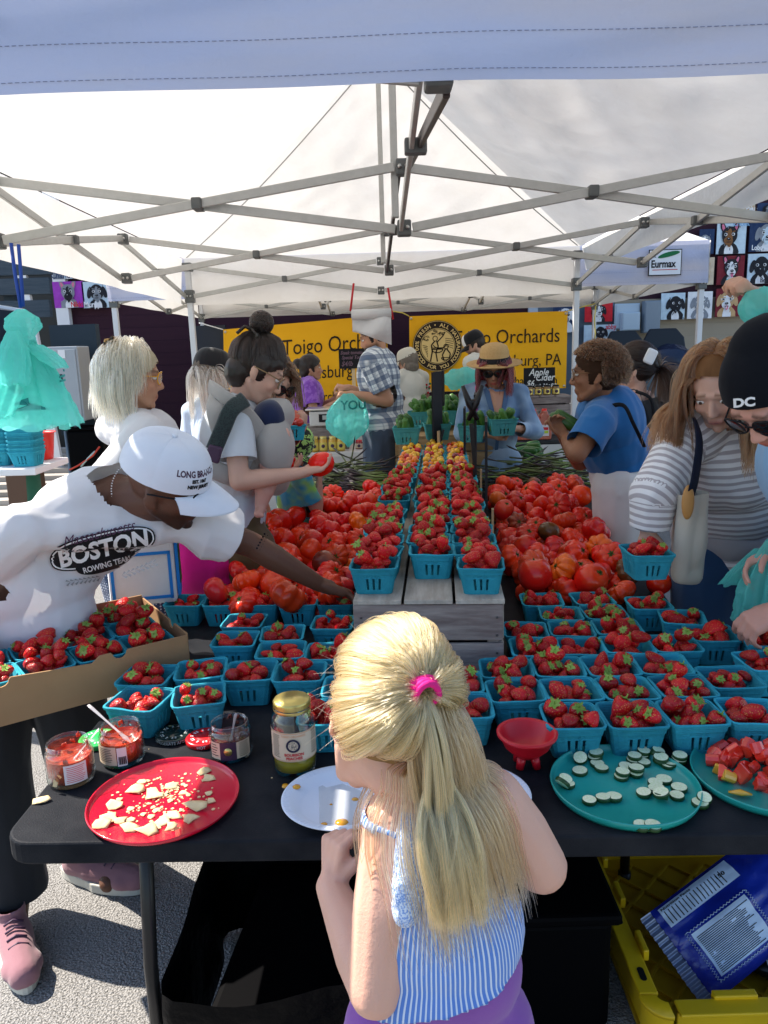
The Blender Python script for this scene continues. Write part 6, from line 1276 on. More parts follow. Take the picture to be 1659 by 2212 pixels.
def fall(D,c,Rm,s,L,k=18,seed=0,colliders=(),lift=.15,wave=.006,spread=.25,part=None,g=(0,0,-1),stiff=.55,clumps=60,tangent=None,cl=.5,infl=1.02,parts_ok=True):
    """strands start at scalp directions D and drop under gravity g, sliding over the head and colliders"""
    n=len(D); rs=np.random.RandomState(seed); p0=D*HRAD*infl+HE; W=(p0*s)@Rm.T+v3(c); g=v3(g)
    N0=(D/HRAD); N0/=np.linalg.norm(N0,axis=1)[:,None]; N0=N0@Rm.T
    if tangent is not None: t0=tangent(D); t0=t0@Rm.T
    else:
        side=np.sign(D[:,0]-(part or 0)); t0=np.stack([side*.9,-.25+0*side,np.zeros(n)],1)@Rm.T
    vel=t0-N0*np.sum(t0*N0,1)[:,None]; vel=vel/(np.linalg.norm(vel,axis=1)[:,None]+1e-6)+N0*lift
    ci=rs.randint(0,n,clumps); cidx=np.argmin(((D[:,None,:]-D[ci][None])**2).sum(2),1) if clumps else np.zeros(n,int)
    Ls=(L*(1-.18*rs.rand(n)-.16*rs.rand(clumps)[cidx]))[:,None] if clumps else L*(1-.1*rs.rand(n,1))
    ph=rs.rand(clumps+1)*6.28; rd=rs.normal(size=(n,3))*spread*.25; P=[W.copy()]; cur=W.copy(); ds=Ls/(k-1); thick=(rs.rand(n)**1.5)*.020*s
    for i in range(1,k):
        vel=vel*stiff+(1-stiff)*(g*1.0)+rd*.10; vel/=np.linalg.norm(vel,axis=1)[:,None]; cur=cur+vel*ds
        q=(cur-v3(c))@Rm/s-HE; rn=np.linalg.norm(q/(HRAD*infl+thick[:,None]/s*.8),axis=1); ins=rn<1; q[ins]/=rn[ins][:,None]; cur=np.where(ins[:,None],(q+HE)*s@Rm.T+v3(c),cur)
        fz=(q[:,1]>.025)&(np.abs(q[:,0])<.078)&(q[:,2]<.045)&(q[:,2]>-.12)&(parts_ok); sg=np.where(q[:,0]+(rd[:,0]*.0)>=(part or 0)*.08,1,-1); q[fz,0]=sg[fz]*.078; cur=np.where(fz[:,None],(q+HE)*s@Rm.T+v3(c),cur)
        for cl_ in colliders:
            a,b,r=v3(cl_[0]),v3(cl_[1]),cl_[2]; d=b-a; t=np.clip((cur-a)@d/(d@d),0,1)[:,None]; w=cur-a-t*d; dist=np.linalg.norm(w,axis=1)[:,None]; rr=r+thick[:,None]*.8; cur=np.where(dist<rr,a+t*d+w/np.maximum(dist,1e-5)*rr,cur)
        vel=(cur-P[-1]); vel/=np.linalg.norm(vel,axis=1)[:,None]+1e-9; P.append(cur.copy())
    P=np.stack(P,1); t=np.linspace(0,1,k)
    if wave:
        ax=rs.normal(size=(clumps+1,3)); ax=ax/np.linalg.norm(ax,axis=1)[:,None]; wv=np.sin(ph[cidx][:,None]+t[None]*7)*t[None]; P+=ax[cidx][:,None,:]*(wave*wv)[...,None]
    if clumps and cl:
        ctr=P[ci][cidx]; w=(cl*np.clip(t*1.4-.2,0,1))[None,:,None]; P=P*(1-w)+(ctr+ (P-ctr)*.35)*w
    P+= rs.normal(size=(n,1,3))*.0012*t[None,:,None]
    return P
def totie(D,c,Rm,s,tie,k=12,seed=0,lift=.012,infl=1.03,exitd=None):
    rs=np.random.RandomState(seed); n=len(D); td=(v3(tie)-HE)/HRAD; tr=np.linalg.norm(td); td=td/tr; P=[]
    th=rs.rand(n,1)*.05; nc_=70; cen_=D[rs.randint(0,n,nc_)]; wv=rs.normal(size=(nc_,3))[np.argmin(((D[:,None,:]-cen_[None])**2).sum(2),1)]
    for t in np.linspace(0,1,k):
        a=np.arccos(np.clip(D@td,-1,1))[:,None]; so=np.sin(a)+1e-6; d=(np.sin((1-t)*a)*D+np.sin(t*a)*td)/so; rr=infl+(tr-infl)*max(0,(t-.75)*4)**1.0*1.0+ (lift/.09)*math.sin(pi*t)*(.3+th*14)+.006*rs.normal(size=(n,1)); P.append((d*HRAD*rr+HE)+(wv*math.sin(pi*t)*.0045))
    P=np.stack(P,1); P[:, -1]+=rs.normal(size=(n,3))*.003
    return (P*s)@Rm.T+v3(c)
def curls(D,c,Rm,s,L,r,k=16,seed=0):
    rs=np.random.RandomState(seed); n=len(D); p0=(D*HRAD+HE); N0=D; ax=N0; u=np.cross(ax,rs.normal(size=(n,3))); u/=np.linalg.norm(u,axis=1)[:,None]; w=np.cross(ax,u); ph=rs.rand(n,1)*6.28; P=[]
    LL=L*(.5+.5*rs.rand(n,1))
    for t in np.linspace(0,1,k): a=ph+t*9; P.append(p0+ax*LL*t+(u*np.cos(a)+w*np.sin(a))*r*min(1,t*4)+v3(0,0,-.010)*t*t)
    return (np.stack(P,1)*s)@Rm.T+v3(c)
def hairshell(T,c,Rm,s,m,infl=1.0,zc=-.50,prims=None,name='hair_base',face=True,zf=.066):
    P=[('e',v3(c)+Rm@(HE*s),tuple(HRAD*s*infl),Rm)]+(prims or [])
    cuts=[]
    V,F,st=shell(P,.007 if s>.9 else .006,3,lambda V:.0018*ridge(V,45,1,2))
    q=((V-v3(c))@Rm)/s; C=q[F].mean(1); hl=.052-.35*np.abs(C[:,0]); keep=~((C[:,1]>.028-.25*(C[:,2]<-.0)*.0)&(C[:,2]<zf-3.2*C[:,0]**2*3)&(np.linalg.norm(C,axis=1)<.13)) ; keep&=~((C[:,2]<-.055)&(np.linalg.norm(C,axis=1)<.12)&(C[:,1]>-.02))
    return skinmesh(name,V,F[keep],m,T)
def body_prims(J,fat=1.,fem=0,legs=True,arms=(1,1),core=.8,neck=.053,hands=('L','R')):
    k=J['k']; T=J['T']; P=[]
    P+=[('c',J['pel'],lerp(J['pel'],J['neck'],.85),.095*k*core,.085*k*core),('c',lerp(J['pel'],J['neck'],.86),J['head']-J['hR'][:,2]*.05*k-J['hR'][:,1]*.012*k,(neck+.006)*k,neck*k),('c',J['shL'],J['shR'],.045*k,.045*k),('c',J['shL'],lerp(J['pel'],J['neck'],.97),.040*k,.045*k),('c',J['shR'],lerp(J['pel'],J['neck'],.97),.040*k,.045*k)]
    for i,n in enumerate('LR'):
        if arms[i]:
            f=fat*(.92 if fem else 1.05); P+=[('c',J['sh'+n],J['el'+n],.050*k*f,.038*k*f),('c',J['el'+n],lerp(J['el'+n],J['wr'+n],.35),.038*k*f,.040*k*f),('c',lerp(J['el'+n],J['wr'+n],.3),J['wr'+n],.040*k*f,.024*k*f)]
            if n in hands:
                h=J.get('hd'+n) or {}; d=h.get('d',v3(J['wr'+n])-v3(J['el'+n])); s=(1 if n=='R' else -1)*h.get('flip',1); P+=hand_prims(J['wr'+n],d,h.get('n',-J['T'][:,0]*(1 if n=='R' else -1)),s,k*h.get('s',.97),h.get('curl',.45),h.get('spread',.15),h.get('tc',.3))
        if legs:
            P+=[('c',J['hip'+n],J['kn'+n],.080*k*fat,.052*k*fat),('c',J['kn'+n],lerp(J['kn'+n],J['an'+n],.35),.052*k*fat,.054*k*fat),('c',lerp(J['kn'+n],J['an'+n],.3),J['an'+n],.054*k*fat,.034*k),('c',J['an'+n],J['an'+n]+J['F'][:,1]*.12*k-v3(0,0,.045*k),.034*k,.028*k)]
    return P
def torso_prims(J,fat=1.,infl=.0,belly=0,fem=0,hem=.0,low=0.):
    k=J['k']; T=J['T']; P=[]; pel,neck=J['pel'],J['neck']; i=infl; e=lambda t,x,y,z,dy=0:('e',lerp(pel,neck,t)+T[:,1]*dy*k,((x*fat+i)*k,(y*fat+i)*k,(z+i)*k),T)
    P+=[e(.70,.155,.105+.012*fem,.17,.01),e(.36,.140+belly,.105+belly,.15,belly*.5),e(.02-low,.165+hem,.120+hem+belly*.5,.14)]+([e(.05,.175,.135,.17),e(-.12,.19,.15,.16),e(-.26,.19,.16,.15)] if low>.2 else [])
    P+=[('c',J['shL'],J['shR'],(.052+i)*k,(.052+i)*k,0,1)]+[('c',J['sh'+n],lerp(pel,neck,1.0),(.050+i)*k,(.050+i)*k,0,1) for n in'LR']
    if fem: P+=[e(.66,.06,.06,.06,.07)]+[('e',lerp(pel,neck,.64)+T[:,0]*s*.065*k+T[:,1]*.075*k,((.062+i)*k,)*3,T) for s in(-1,1)]
    return P
def sleeve(J,n,t,r1=.062,r2=.068,base=0):
    k=J['k']; 
    if t<=1: return [('c',J['sh'+n],lerp(J['sh'+n],J['el'+n],t),r1*k,r2*k,.45)]
    return [('c',J['sh'+n],J['el'+n],r1*k,r2*k,.45),('c',J['el'+n],lerp(J['el'+n],J['wr'+n],t-1),r2*k,r2*k*.8,.45+.28*k)]
def slcut(J,n,t,r=.13):
    if t<=1: p=lerp(J['sh'+n],J['el'+n],t); d=v3(J['el'+n])-v3(J['sh'+n])
    else: p=lerp(J['el'+n],J['wr'+n],t-1); d=v3(J['wr'+n])-v3(J['el'+n])
    return (p,d/np.linalg.norm(d),min(r,.115)*J['k'])
def person(label,J,skin,vox=.008,hs=None,male=0,lip=None,brow=(.05,.03,.02),stub=None,top=None,bottom=None,fat=1.,fem=1,belly=0,arms=(1,1),legs=True,eye=True,hands=('L','R'),neck=None,shoes=None,group=None):
    k=J['k']; hs=hs or 1.0; T=thing('person',label,'person',(J['pel'][0],J['pel'][1],J.get('zb',0)),0,group,world=True); Rm=J['hR']; s=hs
    P=body_prims(J,fat,fem,legs,arms,hands=hands,neck=neck or (.048 if fem else .056))+head_prims(J['head'],Rm,s,male)
    V,F,st=shell(P,vox,2); lip=lip or (skin[0]*.85,skin[1]*.42,skin[2]*.42)
    skinmesh('body',V,F,M_skin,T,col=headcol(V,J['head'],Rm,s,skin,lip,brow,stub=stub))
    if eye: eyes(T,J['head'],Rm,s,mat('lid_%02d'%int(skin[0]*60),tuple(x*.45 for x in skin),.6))
    if top:
        t=top; i=t.get('infl',.012); TP=torso_prims(J,fat,i,belly,fem,t.get('hem',.0),t.get('low',0)); cuts=[]; sl=t.get('sl',.55)
        for n in 'LR':
            if arms['LR'.index(n)] and sl>0: TP+=sleeve(J,n,sl,t.get('r1',.062)*1.,t.get('r2',.068)); cuts.append(slcut(J,n,sl,.16))
            elif sl<=0: pass
        up=J['T'][:,2]; hemz=t.get('hemt',-.16); cuts.append((J['pel']+up*hemz*k,-up,.45)); nk=v3(J['neck']); hd=v3(J['head'])-nk; hd/=np.linalg.norm(hd); cuts.append((nk+hd*t.get('ncut',.005)*k,hd*.9+J['T'][:,1]*t.get('nfwd',.35),t.get('nr',.085)*k))
        TP+=t.get('extra',[])
        if sl<=0:
            for n in 'LR': o=v3(J['sh'+n])-lerp(J['pel'],J['neck'],.9); o/=np.linalg.norm(o); cuts.append((v3(J['sh'+n])-o*.035*k,o,.12*k))
        V,F,st=shell(TP,max(.008,vox),t.get('sm',3),folds(t.get('fold',.010),t.get('ff',9),t.get('seed',1)),cuts,(J['pel'],up,J['T'][:,0])); skinmesh(t.get('name','shirt'),V,F,t['m'],T,st)
    if bottom:
        b=bottom; i=b.get('infl',.014); le=b.get('len',1.0); TP=[('e',J['pel']-v3(0,0,.0),((.160*fat+i)*k,(.118*fat+i+belly*.4)*k,(.14+i)*k),J['F'])]; cuts=[(J['pel']+v3(0,0,b.get('waist',.10)*k),v3(0,0,1),.4)]
        TP.append(('c',J['hipL']+v3(0,0,-.02),J['hipR']+v3(0,0,-.02),(.105*fat+i)*k,(.105*fat+i)*k))
        for n in 'LR':
            r=b.get('r',.02); kn,an,hp=J['kn'+n],J['an'+n],J['hip'+n]
            if le<=.5: e=lerp(hp,kn,le*2); TP.append(('c',hp,e,(.088*fat+r)*k,(.072*fat+r)*k)); cuts.append((e,v3(0,0,-1),.22))
            else: e=lerp(kn,an,(le-.5)*2); TP+= [('c',hp,kn,(.086*fat+r)*k,(.060*fat+r)*k),('c',kn,e,(.060*fat+r)*k,(.045*fat+r*1.3)*k)]; cuts.append((e,v3(0,0,-1),.2))
        V,F,st=shell(TP,max(.009,vox),3,folds(.006,7,b.get('seed',2)),cuts,(J['pel'],v3(0,0,1),J['F'][:,0])); skinmesh(b.get('name','trousers'),V,F,b['m'],T,st)
    if shoes is not None:
        for n in 'LR':
            f=J.get('foot'+n,J['F'][:,1]); a=v3(J['an'+n]); g=v3(a[0],a[1],J.get('zb',0)); shoe(T,g-f*.05*k,f,k,shoes)
    return T
def shoe(T,heel,f,k,m,sole=None):
    f=v3(f[0],f[1],0); f/=np.linalg.norm(f); h=v3(heel); P=[('c',h+v3(0,0,.045*k),h+f*.06*k+v3(0,0,.05*k),.036*k,.040*k),('c',h+f*.06*k+v3(0,0,.045*k),h+f*.20*k+v3(0,0,.034*k),.042*k,.036*k),('e',h+f*.17*k+v3(0,0,.035*k),(.047*k,.047*k,.03*k),None),('c',h+f*.01*k+v3(0,0,.07*k),h+f*.03*k+v3(0,0,.095*k),.036*k,.036*k)]
    V,F,_=shell(P,.006,3,None,[(h+v3(0,0,.022*k),v3(0,0,-1),.5),(h+v3(0,0,.105*k),v3(0,0,1),.2)]); o=skinmesh('shoe',V,F,m,T)
    s=MB(); S=v3(-f[1],f[0],0); pts=[]
    for t in np.linspace(0,2*pi,28,endpoint=False): 
        x=math.sin(t)*.046*k*(1.0 if math.cos(t)>0 else .82); y=.085*k-.135*k*-math.cos(t)*-1; y=.090*k+.140*k*math.cos(t); pts.append((x,y))
    s.prism(pts,0,.028*k,h+v3(0,0,.001),-S,f); s.build('sole',sole or M_foam,o,org=T['_org'],bev=.004)
    l=MB()
    for j in range(4):
        c_=h+f*(.075+.022*j)*k+v3(0,0,(.092-.006*j)*k); l.tube([c_-S*.022*k-v3(0,0,.006),c_+v3(0,0,.003),c_+S*.022*k+f*.008-v3(0,0,.006)],.0028*k,6)
    l.build('laces',M_dlabel,o,org=T['_org']); return o
def stripes(per,duty,c2,axis=0,soft=.06,src='st'):
    def fn(N,L,tc,cur,mix,b):
        at=N.new('ShaderNodeAttribute'); at.attribute_name=src; s=N.new('ShaderNodeSeparateXYZ'); L.new(at.outputs['Vector'],s.inputs[0]); m=N.new('ShaderNodeMath'); m.operation='MULTIPLY'; m.inputs[1].default_value=1/per; L.new(s.outputs[axis],m.inputs[0]); f=N.new('ShaderNodeMath'); f.operation='FRACT'; L.new(m.outputs[0],f.inputs[0]); r=N.new('ShaderNodeMapRange'); r.inputs[1].default_value=duty-soft; r.inputs[2].default_value=duty+soft; L.new(f.outputs[0],r.inputs[0]); return mix(r.outputs[0],cur,c2)
    return fn
def plaid(per,c2,c3):
    def fn(N,L,tc,cur,mix,b):
        at=N.new('ShaderNodeAttribute'); at.attribute_name='st'; s=N.new('ShaderNodeSeparateXYZ'); L.new(at.outputs['Vector'],s.inputs[0])
        for ax in(0,1):
            for p_,d_,c_,op in((per,.55,c2,.62),(per/3,.80,c3,.35)):
                m=N.new('ShaderNodeMath'); m.operation='MULTIPLY'; m.inputs[1].default_value=1/p_; L.new(s.outputs[ax],m.inputs[0]); f=N.new('ShaderNodeMath'); f.operation='FRACT'; L.new(m.outputs[0],f.inputs[0]); r=N.new('ShaderNodeMapRange'); r.inputs[1].default_value=d_-.03; r.inputs[2].default_value=d_+.03; r.inputs[4].default_value=op; L.new(f.outputs[0],r.inputs[0]); cur=mix(r.outputs[0],cur,c_)
        return cur
    return fn
def noisy(sc,c2,lo=.48,hi=.54,kind='n'):
    def fn(N,L,tc,cur,mix,b):
        t=N.new('ShaderNodeTexNoise' if kind=='n' else 'ShaderNodeTexVoronoi'); t.inputs['Scale'].default_value=sc; L.new(tc.outputs['Object'],t.inputs[0]); r=N.new('ShaderNodeMapRange'); r.inputs[1].default_value=lo; r.inputs[2].default_value=hi; L.new(t.outputs[0],r.inputs[0]); return mix(r.outputs[0],cur,c2)
    return fn
# ---- plastic carrier bags
def pleatbag(label,lobes,group=None,m=None,loc=None):
    loc=v3(lobes[0][0]) if loc is None else loc; T=thing('plastic_bag',label,'bag',tuple(loc),0,group,world=True)
    for (top,bot,prof,fl,npl,seed,amp) in lobes:
        top=v3(top);bot=v3(bot); rs=np.random.RandomState(seed); ph=rs.rand(8)*6.28; us=np.linspace(0,1,145)[:-1]; vv=np.linspace(0,1,60); U,Vv=np.meshgrid(us,vv); a=2*pi*U
        tri=lambda x:1-2*np.abs(2*(x/(2*pi)-np.floor(x/(2*pi)))-1)
        w=a*npl+ph[0]+1.3*np.sin(2*a+ph[1])+.8*Vv*np.sin(3*a+ph[2]); pl=tri(w)*.6+.35*tri(2.3*w+ph[3]+2*Vv)+.2*np.sin(5*a+ph[4]+6*Vv)
        Rr=np.interp(Vv,np.linspace(0,1,len(prof)),prof); pts=np.stack([np.cos(a),np.sin(a),Vv*3],-1).reshape(-1,3); cr=(ridge(pts,3.2,3,seed)*.05).reshape(a.shape); rad_=Rr*(1+amp*pl*(1.1-.45*Vv)+cr); hem=1+.03*np.sin(4*a+ph[5])*Vv**4+.02*tri(7*a)*Vv**6
        X=top[0]+(bot[0]-top[0])*Vv+rad_*np.cos(a); Y=top[1]+(bot[1]-top[1])*Vv+rad_*fl*np.sin(a); Z=top[2]+(bot[2]-top[2])*Vv*hem
        q=MB(); n=144; q.add(np.stack([X,Y,Z],-1).reshape(-1,3),[(j*n+i,j*n+(i+1)%n,(j+1)*n+(i+1)%n,(j+1)*n+i) for j in range(59) for i in range(n)],0,True); q.build('bag_film',m or M_bag,T)
    return T
M_bag=mat('teal_bag_film',(.20,.80,.74),.26,trl=.6,alpha=.72,bump=(34,.006),n=(4,.35,(.16,.72,.66)),spec=.6)
def plasbag(label,prims,vox=.008,amp=.02,f=9,seed=1,cuts=(),m=None,name='plastic_bag',group=None,cat='bag',loc=None):
    V,F,st=shell(prims,vox,2,lambda V:amp*(ridge(V*v3(2.2,2.2,.28),f,3,seed)-.2),cuts)
    loc=v3(prims[0][1]) if loc is None else loc; T=thing(name,label,cat,tuple(loc),0,group,world=True); skinmesh('bag_film',V,F,m or M_bag,T); return T
# ============================================================ the people
fair=(.60,.36,.27); fair2=(.56,.32,.23); tanned=(.48,.25,.155); brown=(.26,.12,.065); dark=(.125,.057,.036)
W_=lambda u,v,Y:atY(u,v,Y)
# ---- the girl
J=template(.055,.90,10,1.24,10); k=J['k']
J['pel']=v3(.055,.90,.70); J['neck']=v3(.045,.915,1.05); J['head']=W_(824,1552,.955); J['hR']=hrot(23,24,22)
J['T']=hrot(0,8); J['shL']=W_(850,1795,.905)+v3(0.0,0,.012); J['shR']=W_(1068,1725,.925); J['elL']=W_(812,2135,.84); J['wrL']=W_(715,1915,1.02); J['elR']=W_(1168,1870,.92); J['wrR']=v3(.09,1.07,.90)
J['k']=.80; J['hdL']=dict(d=v3(.10,.28,.75),n=v3(.75,.5,-.3),curl=.95,s=1.02,tc=.45,flip=1); J['hdR']=dict(d=v3(-.8,.5,.3),n=v3(0,1,-.2),curl=.7)
for s_,n in((-1,'L'),(1,'R')): J['hip'+n]=v3(.055+s_*.06,.90,.66); J['kn'+n]=v3(.06+s_*.065,.92,.36); J['an'+n]=v3(.06+s_*.07,.90,.06)
GS=.875
G=thing('person','blond girl seen from behind at the table, pink hair tie, striped blue top, purple trousers','person',(.055,.90,0),0,None,world=True)
P=[('c',v3(.055,.90,.72),v3(.045,.915,.97),.07,.07),('c',lerp(J['neck'],J['pel'],.12),J['head']-J['hR'][:,2]*.05,.040,.036),('c',J['shL'],J['neck']-v3(0,0,.045),.038,.042),('c',J['shR'],J['neck']-v3(0,0,.045),.038,.042),('c',J['shL'],J['shR'],.036,.036),('e',v3(.05,.92,.97),(.095,.06,.07),None)]
for n in'LR':
    P+=[('c',J['sh'+n],lerp(J['sh'+n],J['el'+n],.5),.041,.043),('c',lerp(J['sh'+n],J['el'+n],.5),J['el'+n],.043,.037),('c',J['el'+n],lerp(J['el'+n],J['wr'+n],.3),.036,.037),('c',lerp(J['el'+n],J['wr'+n],.3),J['wr'+n],.037,.024)]
    h=J['hd'+n]; P+=hand_prims(J['wr'+n],h['d'],h['n'],1 if n=='R' else -1,.80,h['curl'],.12,.3)
    P+=[('c',J['hip'+n],J['kn'+n],.06,.042),('c',J['kn'+n],J['an'+n],.042,.028),('c',J['an'+n],J['an'+n]+v3(0,.09,-.03),.028,.022)]
V,F,st=shell(P+head_prims(J['head'],J['hR'],GS),.0042,3); skinmesh('body',V,F,M_skin,G,col=headcol(V,J['head'],J['hR'],GS,(.66,.37,.27),(.55,.17,.15),(.35,.22,.10)))
eyes(G,J['head'],J['hR'],GS,mat('lid_girl',(.3,.16,.1),.6))
M_gtop=fab('blue_striped_cotton',(.11,.23,.58),.85,fn=stripes(.0092,.66,(.62,.68,.78),1))
TP=[('e',v3(.055,.905,.93),(.104,.072,.12),None),('e',v3(.062,.895,.82),(.113,.086,.12),None),('e',v3(.064,.89,.745),(.122,.094,.10),None),('e',v3(.06,.90,.985),(.104,.062,.06),None)]
cut=[(v3(.06,.9,.772),v3(.28,-.05,-1),.4),(v3(.06,.9,1.005),v3(0,0,1),.4)]
for n,s_ in(('L',-1),('R',1)): cut.append((v3(J['sh'+n])-v3(s_*.022,0,.05),v3(s_*.95,0,.35),.085))
V,F,st=shell(TP,.006,3,lambda V:.006*ridge(V*v3(1.8,1.8,.35),8,2,5)*np.clip((1.0-V[:,2])*5,0,1)+.004*fbm(V,10,2,1),cut); st[:,1]=np.arctan2(V[:,0]-.06,-(V[:,1]-.90))*.135
skinmesh('top',V,F,M_gtop,G,st,thick=.002)
M_ruch=fab('ruched_blue_cotton',(.20,.33,.66),.85,fn=noisy(420,(.62,.70,.82),.46,.54))
for n,s_ in(('L',-1),('R',1)):   # ruched shoulder straps
    sh=lerp(J['sh'+n],J['neck']-v3(0,0,.045),.50)+v3(0,-.002,.026); a=v3(.058+s_*.046,.832,.935); c2=v3(.05+s_*.07,.975,.955); bk_=lerp(a,sh,.55)+v3(0,-.022,.012); fr_=lerp(c2,sh,.55)+v3(0,.018,.010)
    V,F,_=shell([('c',a-v3(0,0,.03),a,.016,.016),('c',a,bk_,.016,.015),('c',bk_,sh,.015,.014),('c',sh,fr_,.014,.015),('c',fr_,c2,.015,.016)]+[('c',v_+v3(s_*-.012,0,0),w_+v3(s_*-.012,0,0),.012,.012) for v_,w_ in((a,bk_),(bk_,sh),(sh,fr_))],.0042,2,lambda V:.0022*ridge(V*v3(1,1,1),34,2,3)); skinmesh('shoulder_strap',V,F,M_ruch,G)
M_ppant=fab('purple_knit',(.24,.085,.34),.9,fn=None); 
TP=[('e',v3(.06,.90,.66),(.115,.088,.12),None),('e',v3(.062,.90,.76),(.108,.082,.09),None)]
for n in'LR': TP+=[('c',J['hip'+n],J['kn'+n],.074,.055),('c',J['kn'+n],lerp(J['kn'+n],J['an'+n],.8),.058,.048)]
V,F,st=shell(TP,.007,3,folds(.004,8,4),[(v3(.06,.9,.81),v3(0,0,1),.3)]); skinmesh('trousers',V,F,M_ppant,G)
q=MB()
for i in range(9):
    for j in range(6):
        x=-.05+.028*i+(j%2)*.014; z=.66-.034*j; yy=.90-.0925*math.sqrt(max(0.02,1-((x-.06)/.119)**2))-.0035
        for d in((0,.004),(-.004,-.002),(.004,-.002)): q.ell((x+d[0],yy,z+d[1]),(.0016,.0012,.0028),None,6,4)
q.build('knit_eyelets',mat('deep_purple',(.09,.02,.13),.9),G)['kind']='stuff'
for n in 'LR': shoe(G,v3(J['an'+n][0],.86,0),v3(0,1,0),.68,M_white)
HM=hairmat('blond_hair',(.62,.36,.145),.32); HMd=mat('blond_under',(.26,.15,.055),.7,n=(70,.5,(.20,.12,.05)),stretch=(1,1,.1))
c_,Rm=J['head'],J['hR']
hairshell(G,c_,Rm,GS,HMd,.99)
TIE=v3(.004,-.130,.040)
D=scalp(12000,c_,Rm,GS,zmin=-.80,face=.62,seed=1,hl=.26); up_=D[:,2]+.35*(-D[:,1])+.2*D[:,1]
top_=D[(D[:,2]>-.02)|(D[:,1]>.1)|((D[:,0]<.15)&(D[:,1]<.35))][:8000]
A=totie(top_,c_,Rm,GS,TIE,14,2,lift=.032,infl=1.09); tw=(TIE*GS)@Rm.T+c_
# tail beyond the tie
colls=[(v3(.055,.915,.96),v3(.06,.905,.78),.102),(J['neck']-v3(0,0,.02),J['neck']+v3(0,.01,.06),.043),(lerp(J['shL'],J['shR'],.12),J['shR']-v3(.02,0,.0),.038)]
def tailp(n,L,seed,k=20,r0=.014,dirn=None,sp=.9,bx=0.):
    rs=np.random.RandomState(seed); a=rs.rand(n,1)*6.28; rr=np.sqrt(rs.rand(n,1)); S,U,Dn=frame(-Rm[:,1]*.5+v3(0,0,-.6)); off=(np.cos(a)*S+np.sin(a)*U)*rr; cur=tw+off*r0*.6; P=[cur-off*r0*.2,cur+(-Rm[:,1]*.55+v3(0,0,-.6))*.006]; cur=P[-1].copy(); vel=(-Rm[:,1]*.55+v3(0,0,-.6))+off*sp*.30; Ls=L*(1-.22*rs.rand(n,1)**1.3); ds=Ls/(k-1); th=.004+.020*rs.rand(n,1)
    ncl=34; cc=rs.randint(0,n,ncl); ci=np.argmin(((off[:,None]-off[cc][None])**2).sum(2),1)
    for i in range(2,k):
        vel=vel*.72+.28*(v3(bx,-.03,-1)+off*sp*.12); vel/=np.linalg.norm(vel,axis=1)[:,None]; cur=cur+vel*ds
        for A_,B_,r in colls:
            d=B_-A_; t=np.clip((cur-A_)@d/(d@d),0,1)[:,None]; w=cur-A_-t*d; dist=np.linalg.norm(w,axis=1)[:,None]; cur=np.where(dist<r+th,A_+t*d+w/np.maximum(dist,1e-5)*(r+th),cur)
        P.append(cur.copy())
    P=np.stack(P,1); t=np.linspace(0,1,k); ph=rs.rand(ncl)*6.28; ax=rs.normal(size=(ncl,3))*v3(1,.25,.2); P+=ax[ci][:,None,:]*(.0065*np.sin(ph[ci][:,None]+t[None]*8)*np.clip(t*2,0,1))[...,None]
    ctr=P[cc][ci]; w=(.60*np.clip(t*1.6-.2,0,1)*(1-.35*np.clip(t-.7,0,1)/.3))[None,:,None]; P=P*(1-w)+(ctr+(P-ctr)*.3)*w; return P+rs.normal(size=(n,1,3))*.001*t[None,:,None]
tail=tailp(4200,.325,5,sp=.45,bx=.07)
strands('hair',A,.00052,HM,G); strands('ponytail',tail,.00052,HM,G)
low=D[(D[:,2]<.15)&(D[:,1]<.15)&(D[:,0]>.22)][:1500]
def tang(D): return np.stack([np.sign(D[:,0]+.001)*.15,-.85+0*D[:,0],-.6+0*D[:,0]],1)
lowP=fall(low[:1300],c_,Rm,GS,.30,20,7,colls,lift=.05,wave=.006,spread=.4,tangent=tang,stiff=.5,clumps=70,cl=.5,g=(.20,-.08,-1),parts_ok=False); strands('loose_hair',lowP,.0005,hairmat('dark_blond_hair',(.40,.22,.095),.34),G)
# fuller right-hand curtain behind the shoulder
rs=np.random.RandomState(9); cd_=scalp(2400,c_,Rm,GS,-.25,.5,11); cd_=cd_[(cd_[:,0]>.25)&(cd_[:,2]<.35)&(cd_[:,1]<.35)][:1300]
strands('loose_hair',fall(cd_,c_,Rm,GS,.29,20,8,colls,lift=.05,wave=.005,spread=.3,tangent=lambda D:np.stack([.12+0*D[:,0],-.30+0*D[:,0],-1+0*D[:,0]],1),stiff=.6,clumps=40,cl=.4,g=(.15,-.16,-1)),.0005,hairmat('dark_blond_hair'),G)
fl=scalp(380,c_,Rm,GS,-.5,.7,21,hl=.1); rs=np.random.RandomState(3); t=np.linspace(0,1,10); p0=((fl*HRAD*1.03+HE)*GS)@Rm.T+c_; dr=(fl@Rm.T)*.7+rs.normal(size=fl.shape)*.5+v3(-.1,0,-.25); strands('stray_hair',p0[:,None]+dr[:,None]*(t**1.2)[None,:,None]*.016+rs.normal(size=(len(fl),1,3))*(t**2)[None,:,None]*.016+v3(0,0,-.012)*(t**3)[None,:,None],.00024,HM,G)
S,U,Dn=frame(-Rm[:,1]*.75+v3(0,0,-.5)); q=MB()
for j in range(4): q.tube([tw-Rm[:,1]*.010+Dn*(.0046*j-.006)+(S*math.cos(a)+U*math.sin(a))*(.0165+.0014*math.sin(a*3+j)) for a in np.linspace(0,2*pi,25)],.0045,8,cap=False)
q.build('hair_tie',mat('hot_pink_elastic',(.70,.02,.20),.6,bump=(200,.001)),G)
